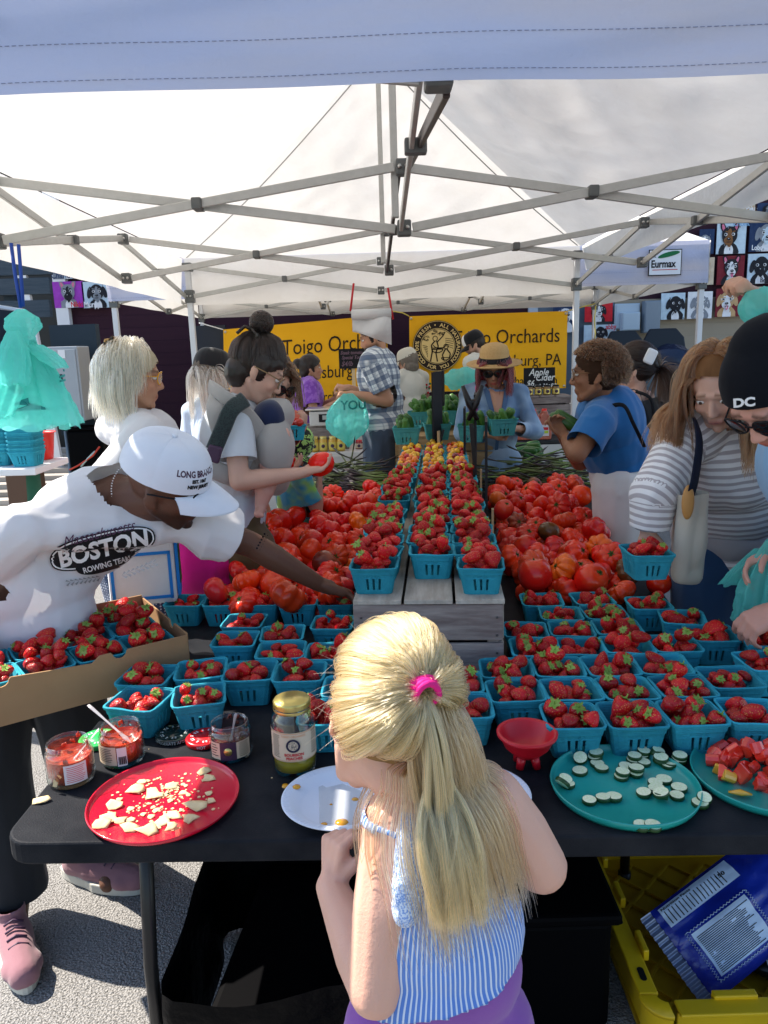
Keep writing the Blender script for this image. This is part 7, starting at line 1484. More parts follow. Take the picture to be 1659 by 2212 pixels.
# ---- the man reaching over the berries
J=dict(k=1.04,pel=v3(-1.07,2.12,.93)); J['neck']=W_(262,1050,2.10); J['shL']=W_(425,1122,2.13); J['shR']=W_(62,1140,1.92); J['head']=W_(362,1046,2.02); 
up=J['neck']-J['pel']; up/=np.linalg.norm(up); rt=J['shR']-J['shL']; rt-=up*(rt@up); rt/=np.linalg.norm(rt); J['T']=np.stack([rt,np.cross(up,rt),up],1); J['F']=hrot(200)
J['shL']=J['shL']-up*.02
J['hR']=hrot(-94,20,16); J['elL']=W_(520,1165,2.20); J['wrL']=W_(690,1262,2.26); J['elR']=W_(-75,1235,1.98); J['wrR']=W_(-90,1400,1.9)
J['elL']=J['shL']+(W_(540,1175,2.22)-J['shL'])*1.0
J['hdL']=dict(d=v3(.72,.1,-.30),n=v3(-.1,-.30,-1),curl=.42,spread=.5,tc=.1,s=1.05,flip=-1); J['hdR']=dict(d=v3(.1,.1,-.8),n=v3(.8,0,0),curl=.6)
for s_,n in((1,'L'),(-1,'R')):
    J['hip'+n]=J['pel']+v3(s_*.10,0,-.05); J['an'+n]=(v3(-.92,2.16,.08) if n=='L' else v3(-1.10,1.93,.08)); J['kn'+n]=lerp(J['hip'+n],J['an'+n],.5)+v3(0,-.05,0)
M_wtee=fab('white_tee_cotton',(.72,.71,.73),.85,n=(3,.12),trl=.12); M_bpant=fab('black_trouser',(.018,.019,.022),.85)
MP=person('man in white cap and white BOSTON tee leaning in from the left, reaching for berries',J,dark,.0060,1.06,1,lip=(.10,.035,.03),brow=(.015,.01,.008),stub=(.03,.014,.010),top=dict(m=M_wtee,infl=.010,sl=.62,r1=.070,r2=.084,fold=.015,ff=8,hemt=-.46,hem=.03,low=.30,extra=[('e',J['pel']+v3(.05,-.04,-.06),(.17,.14,.17),None),('e',J['pel']+v3(.03,-.04,.06),(.185,.15,.17),None)],seed=11,ncut=-.01,nfwd=.25,nr=.105,name='tee_shirt'),bottom=dict(m=M_bpant,len=.97,r=.035,name='trousers',waist=-.10,infl=-.01),fem=0,fat=.95,neck=.060)
M_mauve=fab('mauve_suede',(.30,.15,.17),.95)
for n,f,h_ in(('R',v3(.55,-.85,0),W_(25,1990,1.88)),('L',v3(.95,-.32,0),W_(165,1885,2.12))): 
    h_=v3(h_); h_[2]=0; f/=np.linalg.norm(f); shoe(MP,h_,f,1.12,M_mauve,mat('cream_sole',(.55,.53,.46),.6))
capm=fab('white_cap_cotton',(.66,.70,.78),.85); o,Lc,R2=cap(MP,J['head'],J['hR'],1.10,capm,brim=.085,tilt=4,zoff=.002,wide=1.06)
for u_,sz,sx_,bz,mm in(('LONG BRANCH',.020,.80,.078,M_dlabel),('EST. 1867',.011,.9,.064,M_blk),('NEW JERSEY',.012,.9,.050,M_blk)):
    def wp(p,bz=bz):
        a=rad(90)+(-p[0])/.098*-1*-1; z=bz+p[1]; t=math.asin(min(.99,max(0,(z-.030)/.100))); k_=math.cos(t)**.55; return Lc(.0925*k_*math.cos(rad(66)-p[0]/.095),-.012+.1135*k_*math.sin(rad(66)-p[0]/.095)+.0,z)
    text(u_,sz,mm,(0,0,0),parent=MP,al='CENTER',sx=-1 if 0 else sx_,bold=.0008,warp=wp)
    def wp2(p,bz=bz):
        z=bz+p[1]; t=math.asin(min(.99,max(0,(z-.030)/.100))); k_=math.cos(t)**.55; a=rad(62)+p[0]/.095; return Lc(.0925*k_*math.cos(a),-.012+.1135*k_*math.sin(a),z)
    bpy.data.objects.remove(bpy.data.objects[[x.name for x in MP.children if x.name.startswith('lettering')][-1]])
    text(u_,sz,mm,(0,0,0),parent=MP,al='CENTER',sx=sx_,bold=.0008,warp=wp2)
# necklace
nk=lerp(J['pel'],J['neck'],.97); ax=J['head']-nk; ax/=np.linalg.norm(ax); S,U,_=frame(ax); q=MB()
for a in np.linspace(0,2*pi,60): q.ell(nk+ax*(.050+.012*math.cos(a-1))+(S*math.cos(a)+U*math.sin(a))*.0665,(.0022,)*3,None,6,4)
q.build('bead_necklace',M_white,MP); glasses(MP,J['head'],J['hR'],1.07,True)
# chest print: draped by shooting points onto the shirt
from mathutils.bvhtree import BVHTree
def drape_on(objs,P,dirv,org,off=.0025,strict=None):
    strict=(off>=.0055) if strict is None else strict
    out=[]
    vs_=[];fs_=[]
    for o in objs:
        b=len(vs_); me=o.data; vs_+= [tuple(v3(v.co[:])+org) for v in me.vertices]; fs_+=[tuple(i+b for i in p.vertices) for p in me.polygons]
    bv=BVHTree.FromPolygons(vs_,fs_); d=Vector(dirv).normalized()
    for p in P:
        h=bv.ray_cast(Vector(p)-d*.5,d,1.2); out.append(np.array(h[0])-np.array(d)*off if h[0] is not None else v3(p))
    return out
tee=[c for c in MP.children if c.name.startswith('tee_shirt')][0]; org=v3(list(MP['_org']))
def on_tee(name,polys,m,off):
    """polys in chest-print units; centre and axes picked on the shirt"""
    O=W_(222,1186,1.85); X=W_(322,1160,1.85)-W_(122,1212,1.85); X/=np.linalg.norm(X); N_=v3(CAMP)-O; N_/=np.linalg.norm(N_); Yv=np.cross(N_,X); Yv/=np.linalg.norm(Yv)
    q=MB()
    for V,F in polys:
        PP=np.array(drape_on([tee],[O+X*p[0]+Yv*p[1] for p in V],-N_,org,.004+off*1.6)); F=[f for f in F if not np.isnan(PP[list(f)]).any() and np.ptp(PP[list(f)],axis=0).max()<.06]; q.add(np.nan_to_num(PP,nan=float(O[0])),F,0)
    o_=q.build(name,m,MP); o_['kind']='stuff'; return o_
def tpoly(body,size,x,y,sx=1,shear=0,bold=0,rot=0):
    o=text(body,size,M_blk,(0,0,0),(1,0,0),(0,1,0),al='CENTER',shear=shear,sx=sx,bold=bold); import bmesh; bm=bmesh.new(); bm.from_mesh(o.data); bmesh.ops.subdivide_edges(bm,edges=[e for e in bm.edges if e.calc_length()>.012],cuts=2,use_grid_fill=True); bmesh.ops.triangulate(bm,faces=bm.faces[:]); c,s=math.cos(rot),math.sin(rot)
    V=[(x+v.co.x*c-v.co.y*s,y+v.co.x*s+v.co.y*c) for v in bm.verts]; bm.verts.index_update(); F=[tuple(v.index for v in f.verts) for f in bm.faces]; bm.free(); bpy.data.objects.remove(o); return V,F
def lozenge(w,h,n=40,k=2.6,x0=0,y0=0):
    V=[];F=[]
    for j in range(9):
        for i in range(n): a=2*pi*i/n; r=j/8; V.append((x0+w*r*math.copysign(abs(math.cos(a))**(2/k),math.cos(a)),y0+h*r*math.copysign(abs(math.sin(a))**(2/k),math.sin(a))))
    for j in range(8):
        for i in range(n): F.append((j*n+i,j*n+(i+1)%n,(j+1)*n+(i+1)%n,(j+1)*n+i))
    return V,F
on_tee('print_outline',[lozenge(.150,.044)],M_blk,.002); on_tee('print_outline',[lozenge(.146,.040)],M_white,.0028); on_tee('print_badge',[lozenge(.142,.036),lozenge(.088,.030,x0=0,y0=-.034)],M_blk,.0036)
on_tee('print_lettering',[tpoly('BOSTON',.062,0,-.020,1.02,.12,.0022),tpoly('ROWING TEAM',.022,.0,-.052,.9,0,.0006)],M_white,.0046); on_tee('print_script',[tpoly('Massachusetts',.036,0,.030,.95,.5,0)],mat('script_ink',(.10,.05,.09),.7),.0048)
lv=[]
for s_ in(-1,1):
    for i in range(8): a=s_*(.028+.012*i); lv+= [([(a,-.076+.0016*i),(a+s_*.010,-.068+.0016*i),(a+s_*.013,-.072+.0016*i)],[(0,1,2)]),([(a,-.076+.0016*i),(a+s_*.010,-.087+.0016*i),(a+s_*.014,-.082+.0016*i)],[(0,1,2)])]
on_tee('print_laurel',lv,mat('laurel_ink',(.33,.33,.33),.7),.003)
# forearm tattoo dots
sk_=[c for c in MP.children if c.name.startswith('body')][0]; q=MB(); a=W_(560,1175,2.2); N_=v3(CAMP)-a; N_/=np.linalg.norm(N_); X=v3(.8,.1,-.5); X-=N_*(X@N_); X/=np.linalg.norm(X); Yv=np.cross(N_,X)
for i in range(6):
    for j,(r_) in enumerate((.0032,.0012)):
        c0=a+Yv*(-.012+.008*i)*1.2+X*(.010*j); V=[c0+X*r_*math.cos(t)+Yv*r_*math.sin(t) for t in np.linspace(0,6.28,9)[:-1]]; q.add(drape_on([sk_],V,-N_,org,.0012),[tuple(range(8))])
q.build('tattoo',mat('tattoo_ink',(.015,.010,.012),.7),MP)
# ---- blonde woman, back to us
bl=W_(288,815,2.78); J=template(-.97,2.85,-50,1.62,12); J['hR']=hrot(-76,8,0); J['head']=bl; J['neck']=bl-v3(.03,.0,.145); J['pel']=v3(-.76,2.78,.92)
for s_,n in((-1,'L'),(1,'R')): J['sh'+n]=J['neck']-v3(0,0,.045)+J['F'][:,0]*s_*.165
arm(J,'R',W_(330,1130,2.60),v3(-.1,-.3,-1)); arm(J,'L',v3(-.62,3.1,1.0),v3(0,.5,-1)); up=J['neck']-J['pel']; up/=np.linalg.norm(up)
M_jkt=fab('white_jacket',(.70,.69,.72),.8,trl=.1); M_pink=fab('hot_pink_fleece',(.66,.012,.24),.9,n=(8,.4)); M_dot=fab('navy_dotted',(.025,.05,.12),.85,fn=noisy(95,(.45,.50,.6),.30,.34,'v'))
def dots(N,L,tc,cur,mix,b):
    v=N.new('ShaderNodeTexVoronoi'); v.inputs['Scale'].default_value=85; v.inputs['Randomness'].default_value=0; L.new(tc.outputs['Object'],v.inputs[0]); r=N.new('ShaderNodeMapRange'); r.inputs[1].default_value=.28; r.inputs[2].default_value=.34; L.new(v.outputs['Distance'],r.inputs[0]); return mix(r.outputs[0],(.5,.55,.65),cur)
M_dot=fab('navy_dot_cloth',(.025,.05,.12),.85,fn=dots)
BW=person('woman with white blond bob and tortoise claw clip, white jacket, seen from behind',J,tanned,.007,1.0,top=dict(m=M_jkt,sl=1.9,r1=.07,r2=.062,infl=.018,fold=.009,hemt=.12,ncut=.05,nr=.08,name='jacket',seed=4),bottom=dict(m=M_dot,len=.36,r=.045,name='shorts'),shoes=M_white)
TP=[('e',J['pel']+v3(.03,-.02,-.06),(.195,.17,.18),J['F']),('c',J['pel']+v3(-.05,-.10,.02),J['pel']+v3(.13,-.10,-.15),.08,.07)]
V,F,st=shell(TP,.010,3,folds(.011,7,9),[(J['pel']+v3(0,0,-.24),v3(0,0,-1),.5)]); skinmesh('tied_fleece',V,F,M_pink,BW)
HB=hairmat('platinum_hair',(.68,.56,.36),.35); hairshell(BW,J['head'],J['hR'],1.0,mat('platinum_under',(.42,.36,.25),.7),1.05,prims=[('e',J['head']+J['hR']@v3(0,-.045,-.045),(.085,.075,.095),J['hR'])])
D=scalp(4200,0,0,1,-.2,.42,5,hl=.2); D=D[D[:,1]<.30]; strands('hair',fall(D,J['head'],J['hR'],1.0,.225,16,3,lift=.22,wave=.009,spread=.9,stiff=.6,clumps=60,cl=.55,part=.1,infl=1.10),.0011,HB,BW)
q=MB(); cc_=J['head']+J['hR']@v3(.0,-.075,.115)
for s_ in(-1,1):
    for j in range(5): q.tube([cc_+J['hR']@v3(-.03+.015*j,.0,.012),cc_+J['hR']@v3(-.03+.015*j,s_*.022,.006),cc_+J['hR']@v3(-.03+.015*j,s_*.028,-.022)],.0045,6)
q.tube([cc_+J['hR']@v3(-.035,0,.014),cc_+J['hR']@v3(.035,0,.014)],.008,8); q.build('claw_clip',mat('tortoise_shell',(.45,.25,.09),.3,fn=noisy(60,(.03,.015,.01))),BW)
glasses(BW,J['head'],J['hR'],1.02,False,mat('amber_frame',(.65,.30,.02),.25))
MB().tube([J['shR']+v3(.04,-.075,.02),J['shR']+v3(.0,-.10,-.12),W_(232,1010,2.58)],.018,8,flat=.25,up=(0,1,0)).build('bag_strap',mat('bright_blue_strap',(.01,.20,.62),.6),BW)
a=W_(268,1285,2.42);b=W_(350,1165,2.42); TB=thing('tote_bag','white tote with blue border and printed side, on the blond woman arm','bag',tuple((a+b)/2),0,None,world=True); c_=(a+b)/2; Rb=rotm(0,0,rad(12))
MB().box(c_,(.21,.12,b[2]-a[2]+.04),Rb).build('bag_body',fab('white_canvas_bag',(.66,.68,.70)),TB,bev=.012)
M_bl=mat('blue_print',(.02,.20,.60),.6)
for dx,dz,w,h in((0,-.088,.19,.010),(0,.06,.19,.010),(.090,-.015,.010,.16),(-.090,-.015,.01,.16)): MB().box(c_+Rb@v3(dx,-.0625,dz),(w,.003,h),Rb).build('border',M_bl,TB)
MB().box(c_+Rb@v3(.112,-.0,0),(.010,.085,b[2]-a[2]),Rb).build('side_panel',M_bl,TB); MB().box(c_+Rb@v3(.1185,-.0,.01),(.003,.06,(b[2]-a[2])*.7),Rb).build('side_picture',mat('green_photo_print',(.05,.16,.04),.6,n=(40,.9,(.03,.02,.02))),TB)
# ---- woman with bun and baby carrier
hd=W_(558,800,2.80); J=template(-.58,2.85,-62,1.63,10,0); J['head']=hd; J['hR']=hrot(-80,36,0); J['neck']=W_(505,872,2.84); J['pel']=W_(498,1110,2.85)
for s_,n in((-1,'L'),(1,'R')): J['sh'+n]=J['neck']-v3(0,0,.055)+J['F'][:,0]*s_*.155+v3(.0,0,0)
up=J['neck']-J['pel']; up/=np.linalg.norm(up); J['T']=np.stack([np.cross(J['F'][:,1],up)*-1*-1,J['F'][:,1],up],1); J['T'][:,0]=np.cross(J['T'][:,1],up); J['T'][:,0]/=np.linalg.norm(J['T'][:,0]); J['T'][:,1]=np.cross(up,J['T'][:,0])
J['shR']=W_(508,915,2.66); J['elR']=W_(516,1040,2.60); J['wrR']=W_(648,1022,2.68); J['hdR']=dict(d=v3(.9,.25,.12),n=v3(-.1,.1,1),curl=.42,s=.98,flip=-1)
J['elL']=W_(560,1030,3.05); J['wrL']=W_(592,1018,2.95); J['hdL']=dict(d=v3(.8,.2,.1),n=v3(0,.1,1),curl=.5,flip=-1)
M_gtee=fab('pale_grey_tee',(.62,.66,.71),.85,trl=.08); M_olive=fab('olive_brown_shorts',(.11,.075,.035),.85)
BN=person('woman with dark bun and baby carrier, grey tee, holding two tomatoes',J,fair,.0065,1.0,lip=(.50,.17,.15),top=dict(m=M_gtee,sl=.62,r1=.062,r2=.070,infl=.012,fold=.006,hemt=-.02,ncut=.02,nfwd=.2,nr=.07,seed=6,name='tee_shirt'),bottom=dict(m=M_olive,len=.42,r=.05,name='shorts'),shoes=M_white,eye=True,fat=1.02)
HD=hairmat('dark_brown_hair',(.010,.005,.0035),.3); hu=mat('dark_under',(.014,.008,.006),.45,n=(60,.5,(.03,.016,.01)),stretch=(1,1,.15)); hairshell(BN,J['head'],J['hR'],1.0,hu,1.0,prims=[('e',J['head']+J['hR']@v3(0,-.05,-.03),(.070,.06,.07),J['hR'])])
tie=v3(0,-.075,.125); D=scalp(2600,0,0,1,-.62,.5,8,hl=.22); strands('hair',totie(D,J['head'],J['hR'],1.0,tie,12,4,lift=.008,infl=1.02),.0009,HD,BN)
bc_=J['head']+J['hR']@v3(0,-.080,.148); V,F,st=shell([('e',bc_,(.033,.033,.030),J['hR'])],.005,1,lambda V:.004*ridge(V,30,2,1)); skinmesh('bun',V,F,hu,BN)
rs=np.random.RandomState(2); n=700; a=rs.rand(n,1)*6.28; d0=rs.normal(size=(n,3)); d0/=np.linalg.norm(d0,axis=1)[:,None]; u=np.cross(d0,rs.normal(size=(n,3))); u/=np.linalg.norm(u,axis=1)[:,None]; t=np.linspace(0,2.6,10); strands('bun_hair',bc_+(d0[:,None]*np.cos(t)[None,:,None]+u[:,None]*np.sin(t)[None,:,None])*(.040+.004*rs.rand(n,1,1)),.0009,HD,BN)
q=MB(); cc_=J['head']+J['hR']@v3(.02,-.098,.095)
for s_ in(-1,1):
    for j in range(5): q.tube([cc_+J['hR']@v3(-.036+.018*j,0,.012),cc_+J['hR']@v3(-.036+.018*j,s_*.024,.008),cc_+J['hR']@v3(-.036+.018*j,s_*.034,-.028)],.006,6)
q.build('claw_clip',mat('dark_clip',(.02,.012,.008),.25),BN); glasses(BN,J['head'],J['hR'],1.0,False,mat('thin_brass',(.3,.2,.1),.4,.6))
M_car=fab('grey_carrier',(.36,.34,.32),.9); M_cstrap=fab('black_woven_strap',(.020,.028,.030),.8,fn=noisy(180,(.03,.045,.045),.40,.48,'v'))
def ribbon(T,pts,w,m,name,flat=.2,up=(0,-1,0)): pts=[v3(p) for p in pts]; n=len(pts)*5; tt=np.linspace(0,len(pts)-1,n); P=[]; 
def ribbon(T,pts,w,m,name,flat=.22,up=(0,1,0)):
    pts=np.array([v3(p) for p in pts]); n=len(pts); tt=np.linspace(0,n-1,(n-1)*6+1); P=[]
    for t in tt:
        i=min(int(t),n-2); f=t-i; p0=pts[max(i-1,0)];p1=pts[i];p2=pts[i+1];p3=pts[min(i+2,n-1)]; P.append(.5*((2*p1)+(-p0+p2)*f+(2*p0-5*p1+4*p2-p3)*f*f+(-p0+3*p1-3*p2+p3)*f**3))
    return MB().tube(P,w,10,flat=flat,up=up).build(name,m,T)
CR=thing('baby_carrier','grey baby carrier with black crossbody strap worn by the woman with the bun','baby carrier',tuple(J['pel']),0,None,world=True)
ribbon(CR,[W_(452,835,2.72),W_(468,845,2.60),W_(500,868,2.58),W_(520,880,2.62),W_(560,930,2.66),W_(590,1000,2.72)],.026,M_car,'shoulder_strap'); ribbon(CR,[W_(472,845,2.66),W_(465,880,2.58),W_(472,920,2.58),W_(488,960,2.62)],.030,M_car,'shoulder_strap')
ribbon(CR,[W_(530,862,2.60),W_(500,885,2.545),W_(482,925,2.54),W_(462,972,2.55)],.028,M_cstrap,'crossbody_strap'); MB().box(W_(462,980,2.545),(.05,.016,.06),rotm(0,rad(20),0)).build('strap_pad',M_dlabel,CR,bev=.008)
ribbon(CR,[W_(455,1012,2.60),W_(500,1030,2.62),W_(545,1052,2.70)],.034,M_car,'waist_belt',.3); 
V,F,_=shell([('e',W_(592,965,2.73),(.070,.10,.12),None),('c',W_(560,1000,2.80),W_(598,1040,2.80),.07,.05),('e',W_(592,895,2.78),(.075,.09,.06),None)],.008,4,folds(.008,9,3)); skinmesh('carrier_panel',V,F,M_car,CR)
V,F,_=shell([('e',W_(585,900,2.74),(.060,.08,.060),None),('c',W_(590,905,2.74),W_(602,960,2.74),.045,.035)],.007,3,folds(.005,9,1)); skinmesh('navy_hood',V,F,fab('navy_cloth',(.012,.02,.06)),CR)
ribbon(CR,[W_(432,1000,2.60),W_(428,1030,2.58)],.02,M_cstrap,'purse_edge'); 
BB=thing('person','baby in the grey carrier, bare leg and foot hanging, cheek against the chest','person',tuple(W_(575,1000,2.74)),0,None,world=True)
bh=W_(601,940,2.70); P=head_prims(bh,hrot(160,20,30),.52)+[('c',bh-v3(.0,-.05,.06),W_(590,1010,2.80),.04,.045),('c',W_(580,1030,2.74),W_(571,1060,2.68),.040,.036),('c',W_(571,1060,2.68),W_(563,1095,2.67),.034,.022),('c',W_(563,1100,2.665),W_(557,1110,2.63),.020,.015),('c',W_(572,1005,2.68),W_(590,1020,2.66),.022,.020)]
for j in range(5): P.append(('c',W_(557+j*2.4,1111,2.63),W_(556+j*3.0,1116,2.625),.006,.005))
V,F,st=shell(P,.005,2); skinmesh('body',V,F,M_skin,BB,col=headcol(V,bh,hrot(160,20,30),.52,(.62,.34,.27),(.5,.2,.18),(.3,.2,.15)))
for (u,v,Y,r,ph) in((612,995,2.86,.050,'ribbed, in the far hand of the woman with the bun'),(692,1003,2.74,.050,'smooth, in the near hand of the woman with the bun')):
    o=tomato(W_(u,v,Y),r,'x',1 if u<650 else 3,0); o['label']='red tomato '+ph; del o['group']
# ---- woman in sunglasses behind her
J=template(-.80,3.50,-130,1.60,10); J['head']=W_(583,826,3.25); J['hR']=hrot(-128,26,-8); J['neck']=J['head']-v3(.03,-.02,.14); J['pel']=v3(-.80,3.50,.90)
for s_,n in((-1,'L'),(1,'R')): J['sh'+n]=J['neck']-v3(0,0,.05)+J['F'][:,0]*s_*.16
J['elL']=W_(600,960,3.2); J['wrL']=W_(628,938,3.12); J['hdL']=dict(d=v3(.7,.1,.6),n=v3(-.2,.3,1),curl=.7)
SW=person('woman in black sunglasses looking down, orange top, behind the baby carrier',J,fair2,.009,.98,lip=(.5,.08,.10),top=dict(m=fab('coral_top',(.70,.14,.08)),sl=.5,infl=.014,hemt=-.1),bottom=dict(m=fab('white_jeans',(.62,.62,.60)),len=.95,r=.03),shoes=M_white,arms=(1,1))
glasses(SW,J['head'],J['hR'],1.05,True,None,1.15); hairshell(SW,J['head'],J['hR'],.98,mat('brown_under',(.05,.028,.016),.6),1.05); D=scalp(700,0,0,1,-.3,.4,15); strands('hair',fall(D,J['head'],J['hR'],.98,.22,10,4,lift=.1,wave=.005,clumps=30,infl=1.06),.0018,hairmat('brown_hair',(.035,.016,.008)),SW)
p=W_(627,918,3.10); basket('small teal basket of strawberries and tomatoes held up by the woman in sunglasses',p[0],p[1],p[2]-.06,.3,BMS,None,(0,0)); 
for (px,py,h,r) in heap(9,lambda r:(R.uniform(-.04,.04),R.uniform(-.04,.04)),lambda:R.uniform(.016,.020),.035,.85): 
    o=bpy.data.objects.new('cherry_tomato',CHM); COL.objects.link(o); o.location=(p[0]+px,p[1]+py,p[2]-.06+h); o.scale=(r,)*3; o.color=(.5,.03,.015,1); tag(o,'small red tomato in the held up teal basket','tomato','tomatoes in the held up teal basket')
# ---- cap woman further left
J=template(-.98,4.05,-30,1.60,0); J['head']=W_(462,808,4.0); J['hR']=hrot(-45,5,0); d_=J['head']-(J['neck']+v3(0,0,.125*J['k']))
for q_ in('neck','shL','shR','elL','elR','wrL','wrR','pel','hipL','hipR'): J[q_]=J[q_]+v3(d_[0],d_[1],0)
CW=person('woman in black baseball cap with long grey hair, pale blue top, behind the tent post',J,fair2,.010,1.,top=dict(m=fab('pale_blue_top',(.45,.55,.68)),sl=.6),bottom=dict(m=M_bpant,len=.95),shoes=M_white)
cap(CW,J['head'],J['hR'],1.0,fab('black_cap',(.012,.013,.016),.8)); hairshell(CW,J['head'],J['hR'],1.,mat('grey_under',(.13,.11,.09),.7),1.02); D=scalp(1600,0,0,1,-.3,.3,25); D=D[D[:,2]<.12]; strands('hair',fall(D,J['head'],J['hR'],1.,.34,12,4,lift=.1,wave=.01,clumps=40,colliders=[(J['neck'],J['pel'],.12)]),.0018,hairmat('grey_hair',(.30,.25,.20)),CW)
# ---- child in tie dye
J=template(-.42,3.62,-60,1.17,6); J['hR']=hrot(-60,15,0); J['head']=W_(633,962,3.6); J['neck']=J['head']-v3(0.01,0,.12)
for s_,n in((-1,'L'),(1,'R')): J['sh'+n]=J['neck']-v3(0,0,.03)+J['F'][:,0]*s_*.11
arm(J,'R',W_(690,1035,3.55),v3(0,0,-1)); M_tie=fab('tie_dye',(.04,.30,.48),.85,fn=noisy(9,(.25,.55,.10),.45,.6))
CH=person('small child in blue green tie dye shirt and patterned sun hat, left of the tomatoes',J,fair2,.009,.86,top=dict(m=M_tie,sl=.6,fold=.008,infl=.02),bottom=dict(m=fab('navy_shorts',(.02,.035,.08)),len=.42,r=.02),shoes=M_white,eye=False)
V,F,_=shell([('e',J['head']+v3(0,0,.02),(.098,.108,.100),J['hR'])],.007,2,folds(.005,9,3),[(J['head']-v3(0,0,.05),v3(0,0,-1),.3)]); skinmesh('sun_hat',V,F,fab('black_green_print',(.012,.02,.015),.8,fn=noisy(60,(.35,.62,.16),.50,.53)),CH); MB().lathe([(.09,-.04),(.128,-.062),(.126,-.066),(.088,-.045)],28,J['head'],J['hR']).build('hat_brim',MC['black_green_print'],CH)
# ---- purple vendor
def place(J,head,dz=True):
    d=v3(head)-v3(J['head']); 
    for q_ in J:
        if q_[:2] in('ne','sh','el','wr','pe','hi','kn','an') and q_!='head': J[q_]=J[q_]+v3(d[0],d[1],d[2] if q_[:2] in('ne','sh','el','wr','pe') else d[2]*(.5 if q_[:2]=='kn' else (1 if q_[:2]=='hi' else 0)))
    J['head']=v3(head)
J=template(-.6,7.1,-75,1.6,8); J['hR']=hrot(-82,2,0); place(J,W_(672,795,7.0)); arm(J,'R',W_(728,868,6.75),v3(0,-.3,-1)); arm(J,'L',W_(725,860,6.9),v3(0,.4,-1))
PV=person('vendor in purple tee with dark hair tied back, behind the shop scale',J,tanned,.011,1.,lip=(.4,.12,.1),top=dict(m=fab('purple_tee',(.22,.07,.42),fn=noisy(30,(.30,.12,.50))),sl=.62,fold=.009,infl=.018),bottom=dict(m=M_bpant,len=.95),shoes=M_black,fat=1.15)
hairshell(PV,J['head'],J['hR'],1.,hu,1.05,prims=[('e',J['head']+J['hR']@v3(0,-.12,.04),(.04,.045,.045),J['hR']),('e',J['head']+J['hR']@v3(0,-.06,-.04),(.06,.05,.06),J['hR'])])
# ---- man in checked shirt
J=template(-.12,5.75,72,1.78,4); J['hR']=hrot(92,22,0); place(J,W_(806,728,5.65)); arm(J,'L',W_(758,852,5.45),v3(.4,0,-1),hand=dict(d=v3(-1,-.1,.1),n=v3(0,-.3,-1),curl=1.0)); arm(J,'R',W_(752,838,5.75),v3(.3,.4,-1),hand=dict(d=v3(-1,-.1,.2),n=v3(0,.3,-1),curl=1.0))
CM=person('bearded man in blue and white checked shirt, face half hidden, tying a teal bag',J,tanned,.010,1.05,1,stub=(.025,.014,.010),top=dict(m=fab('checked_cotton',(.66,.70,.72),.85,fn=plaid(.075,(.02,.05,.13),(.10,.17,.28))),sl=.72,infl=.026,fold=.008,hemt=-.14,r1=.075,r2=.08,name='checked_shirt'),bottom=dict(m=fab('slate_shorts',(.055,.075,.115)),len=.46,r=.03,name='shorts'),shoes=M_black,fem=0,fat=1.12)
hairshell(CM,J['head'],J['hR'],1.05,hu,1.02)
q=[('e',J['head']+J['hR']@v3(0,.045,-.075),(.052,.055,.048),J['hR'])]; V,F,_=shell(q,.007,2,lambda V:.003*ridge(V,50,1,1)); skinmesh('beard',V,F,hu,CM)
a=W_(760,672,4.35);b=W_(846,745,4.35); HSN=thing('hanging_bag_pack','pad of white plastic bags hanging on red cords in front of the checked shirt man','bag pack',tuple((a+b)/2),0,None,world=True)
def hb(u,v,o=0): x=a[0]+(b[0]-a[0])*u; z=a[2]+(b[2]-a[2])*v*(1-.45*(1-u)*(v>.5)*(v-.5)*2); return v3(x,4.35+.03*math.sin(u*5+v*2)+o-.03*math.sin(pi*v),z)
q=MB(); q.grid(lambda u,v:hb(u,v),16,16); q.grid(lambda u,v:hb(1-u,v,.03),16,16); q.build('bag_sheets',mat('white_film',(.70,.71,.72),.35,trl=.25),HSN); q=MB(); q.tube([hb(0,0.0)-v3(0,.0,.02),hb(1,0.0)-v3(0,.0,.02)],.028,12); q.build('rolled_top',MC['white_film'],HSN)
# ---- cream cap woman
J=template(.3,7.9,35,1.6,4); J['hR']=hrot(55,10,0); place(J,W_(880,782,7.7))
EW=person('woman with grey bob and cream cap, cream tee with red flower sleeve, by the banner',J,fair2,.012,1.,top=dict(m=fab('cream_tee',(.62,.60,.53)),sl=.6,infl=.02),bottom=dict(m=M_bpant,len=.95),shoes=M_black,fat=1.08)
cap(EW,J['head'],J['hR'],1.05,fab('cream_cap',(.60,.57,.48),.8),brim=.06); hairshell(EW,J['head'],J['hR'],1.02,mat('grey_bob',(.20,.17,.14),.6,n=(50,.5,(.1,.08,.07)),stretch=(1,1,.1)),1.08,prims=[('e',J['head']+J['hR']@v3(0,-.04,-.05),(.085,.07,.07),J['hR'])])
q=MB(); sp=lerp(J['shR'],J['elR'],.42)+v3(.03,-.065,0)
for i in range(7): q.ell(sp+v3(R.uniform(-.03,.03),-.002,R.uniform(-.05,.06)),(.012,.006,.012),None,8,5,i%3==0)
q.build('embroidered_flowers',[M_red,M_grn],EW)
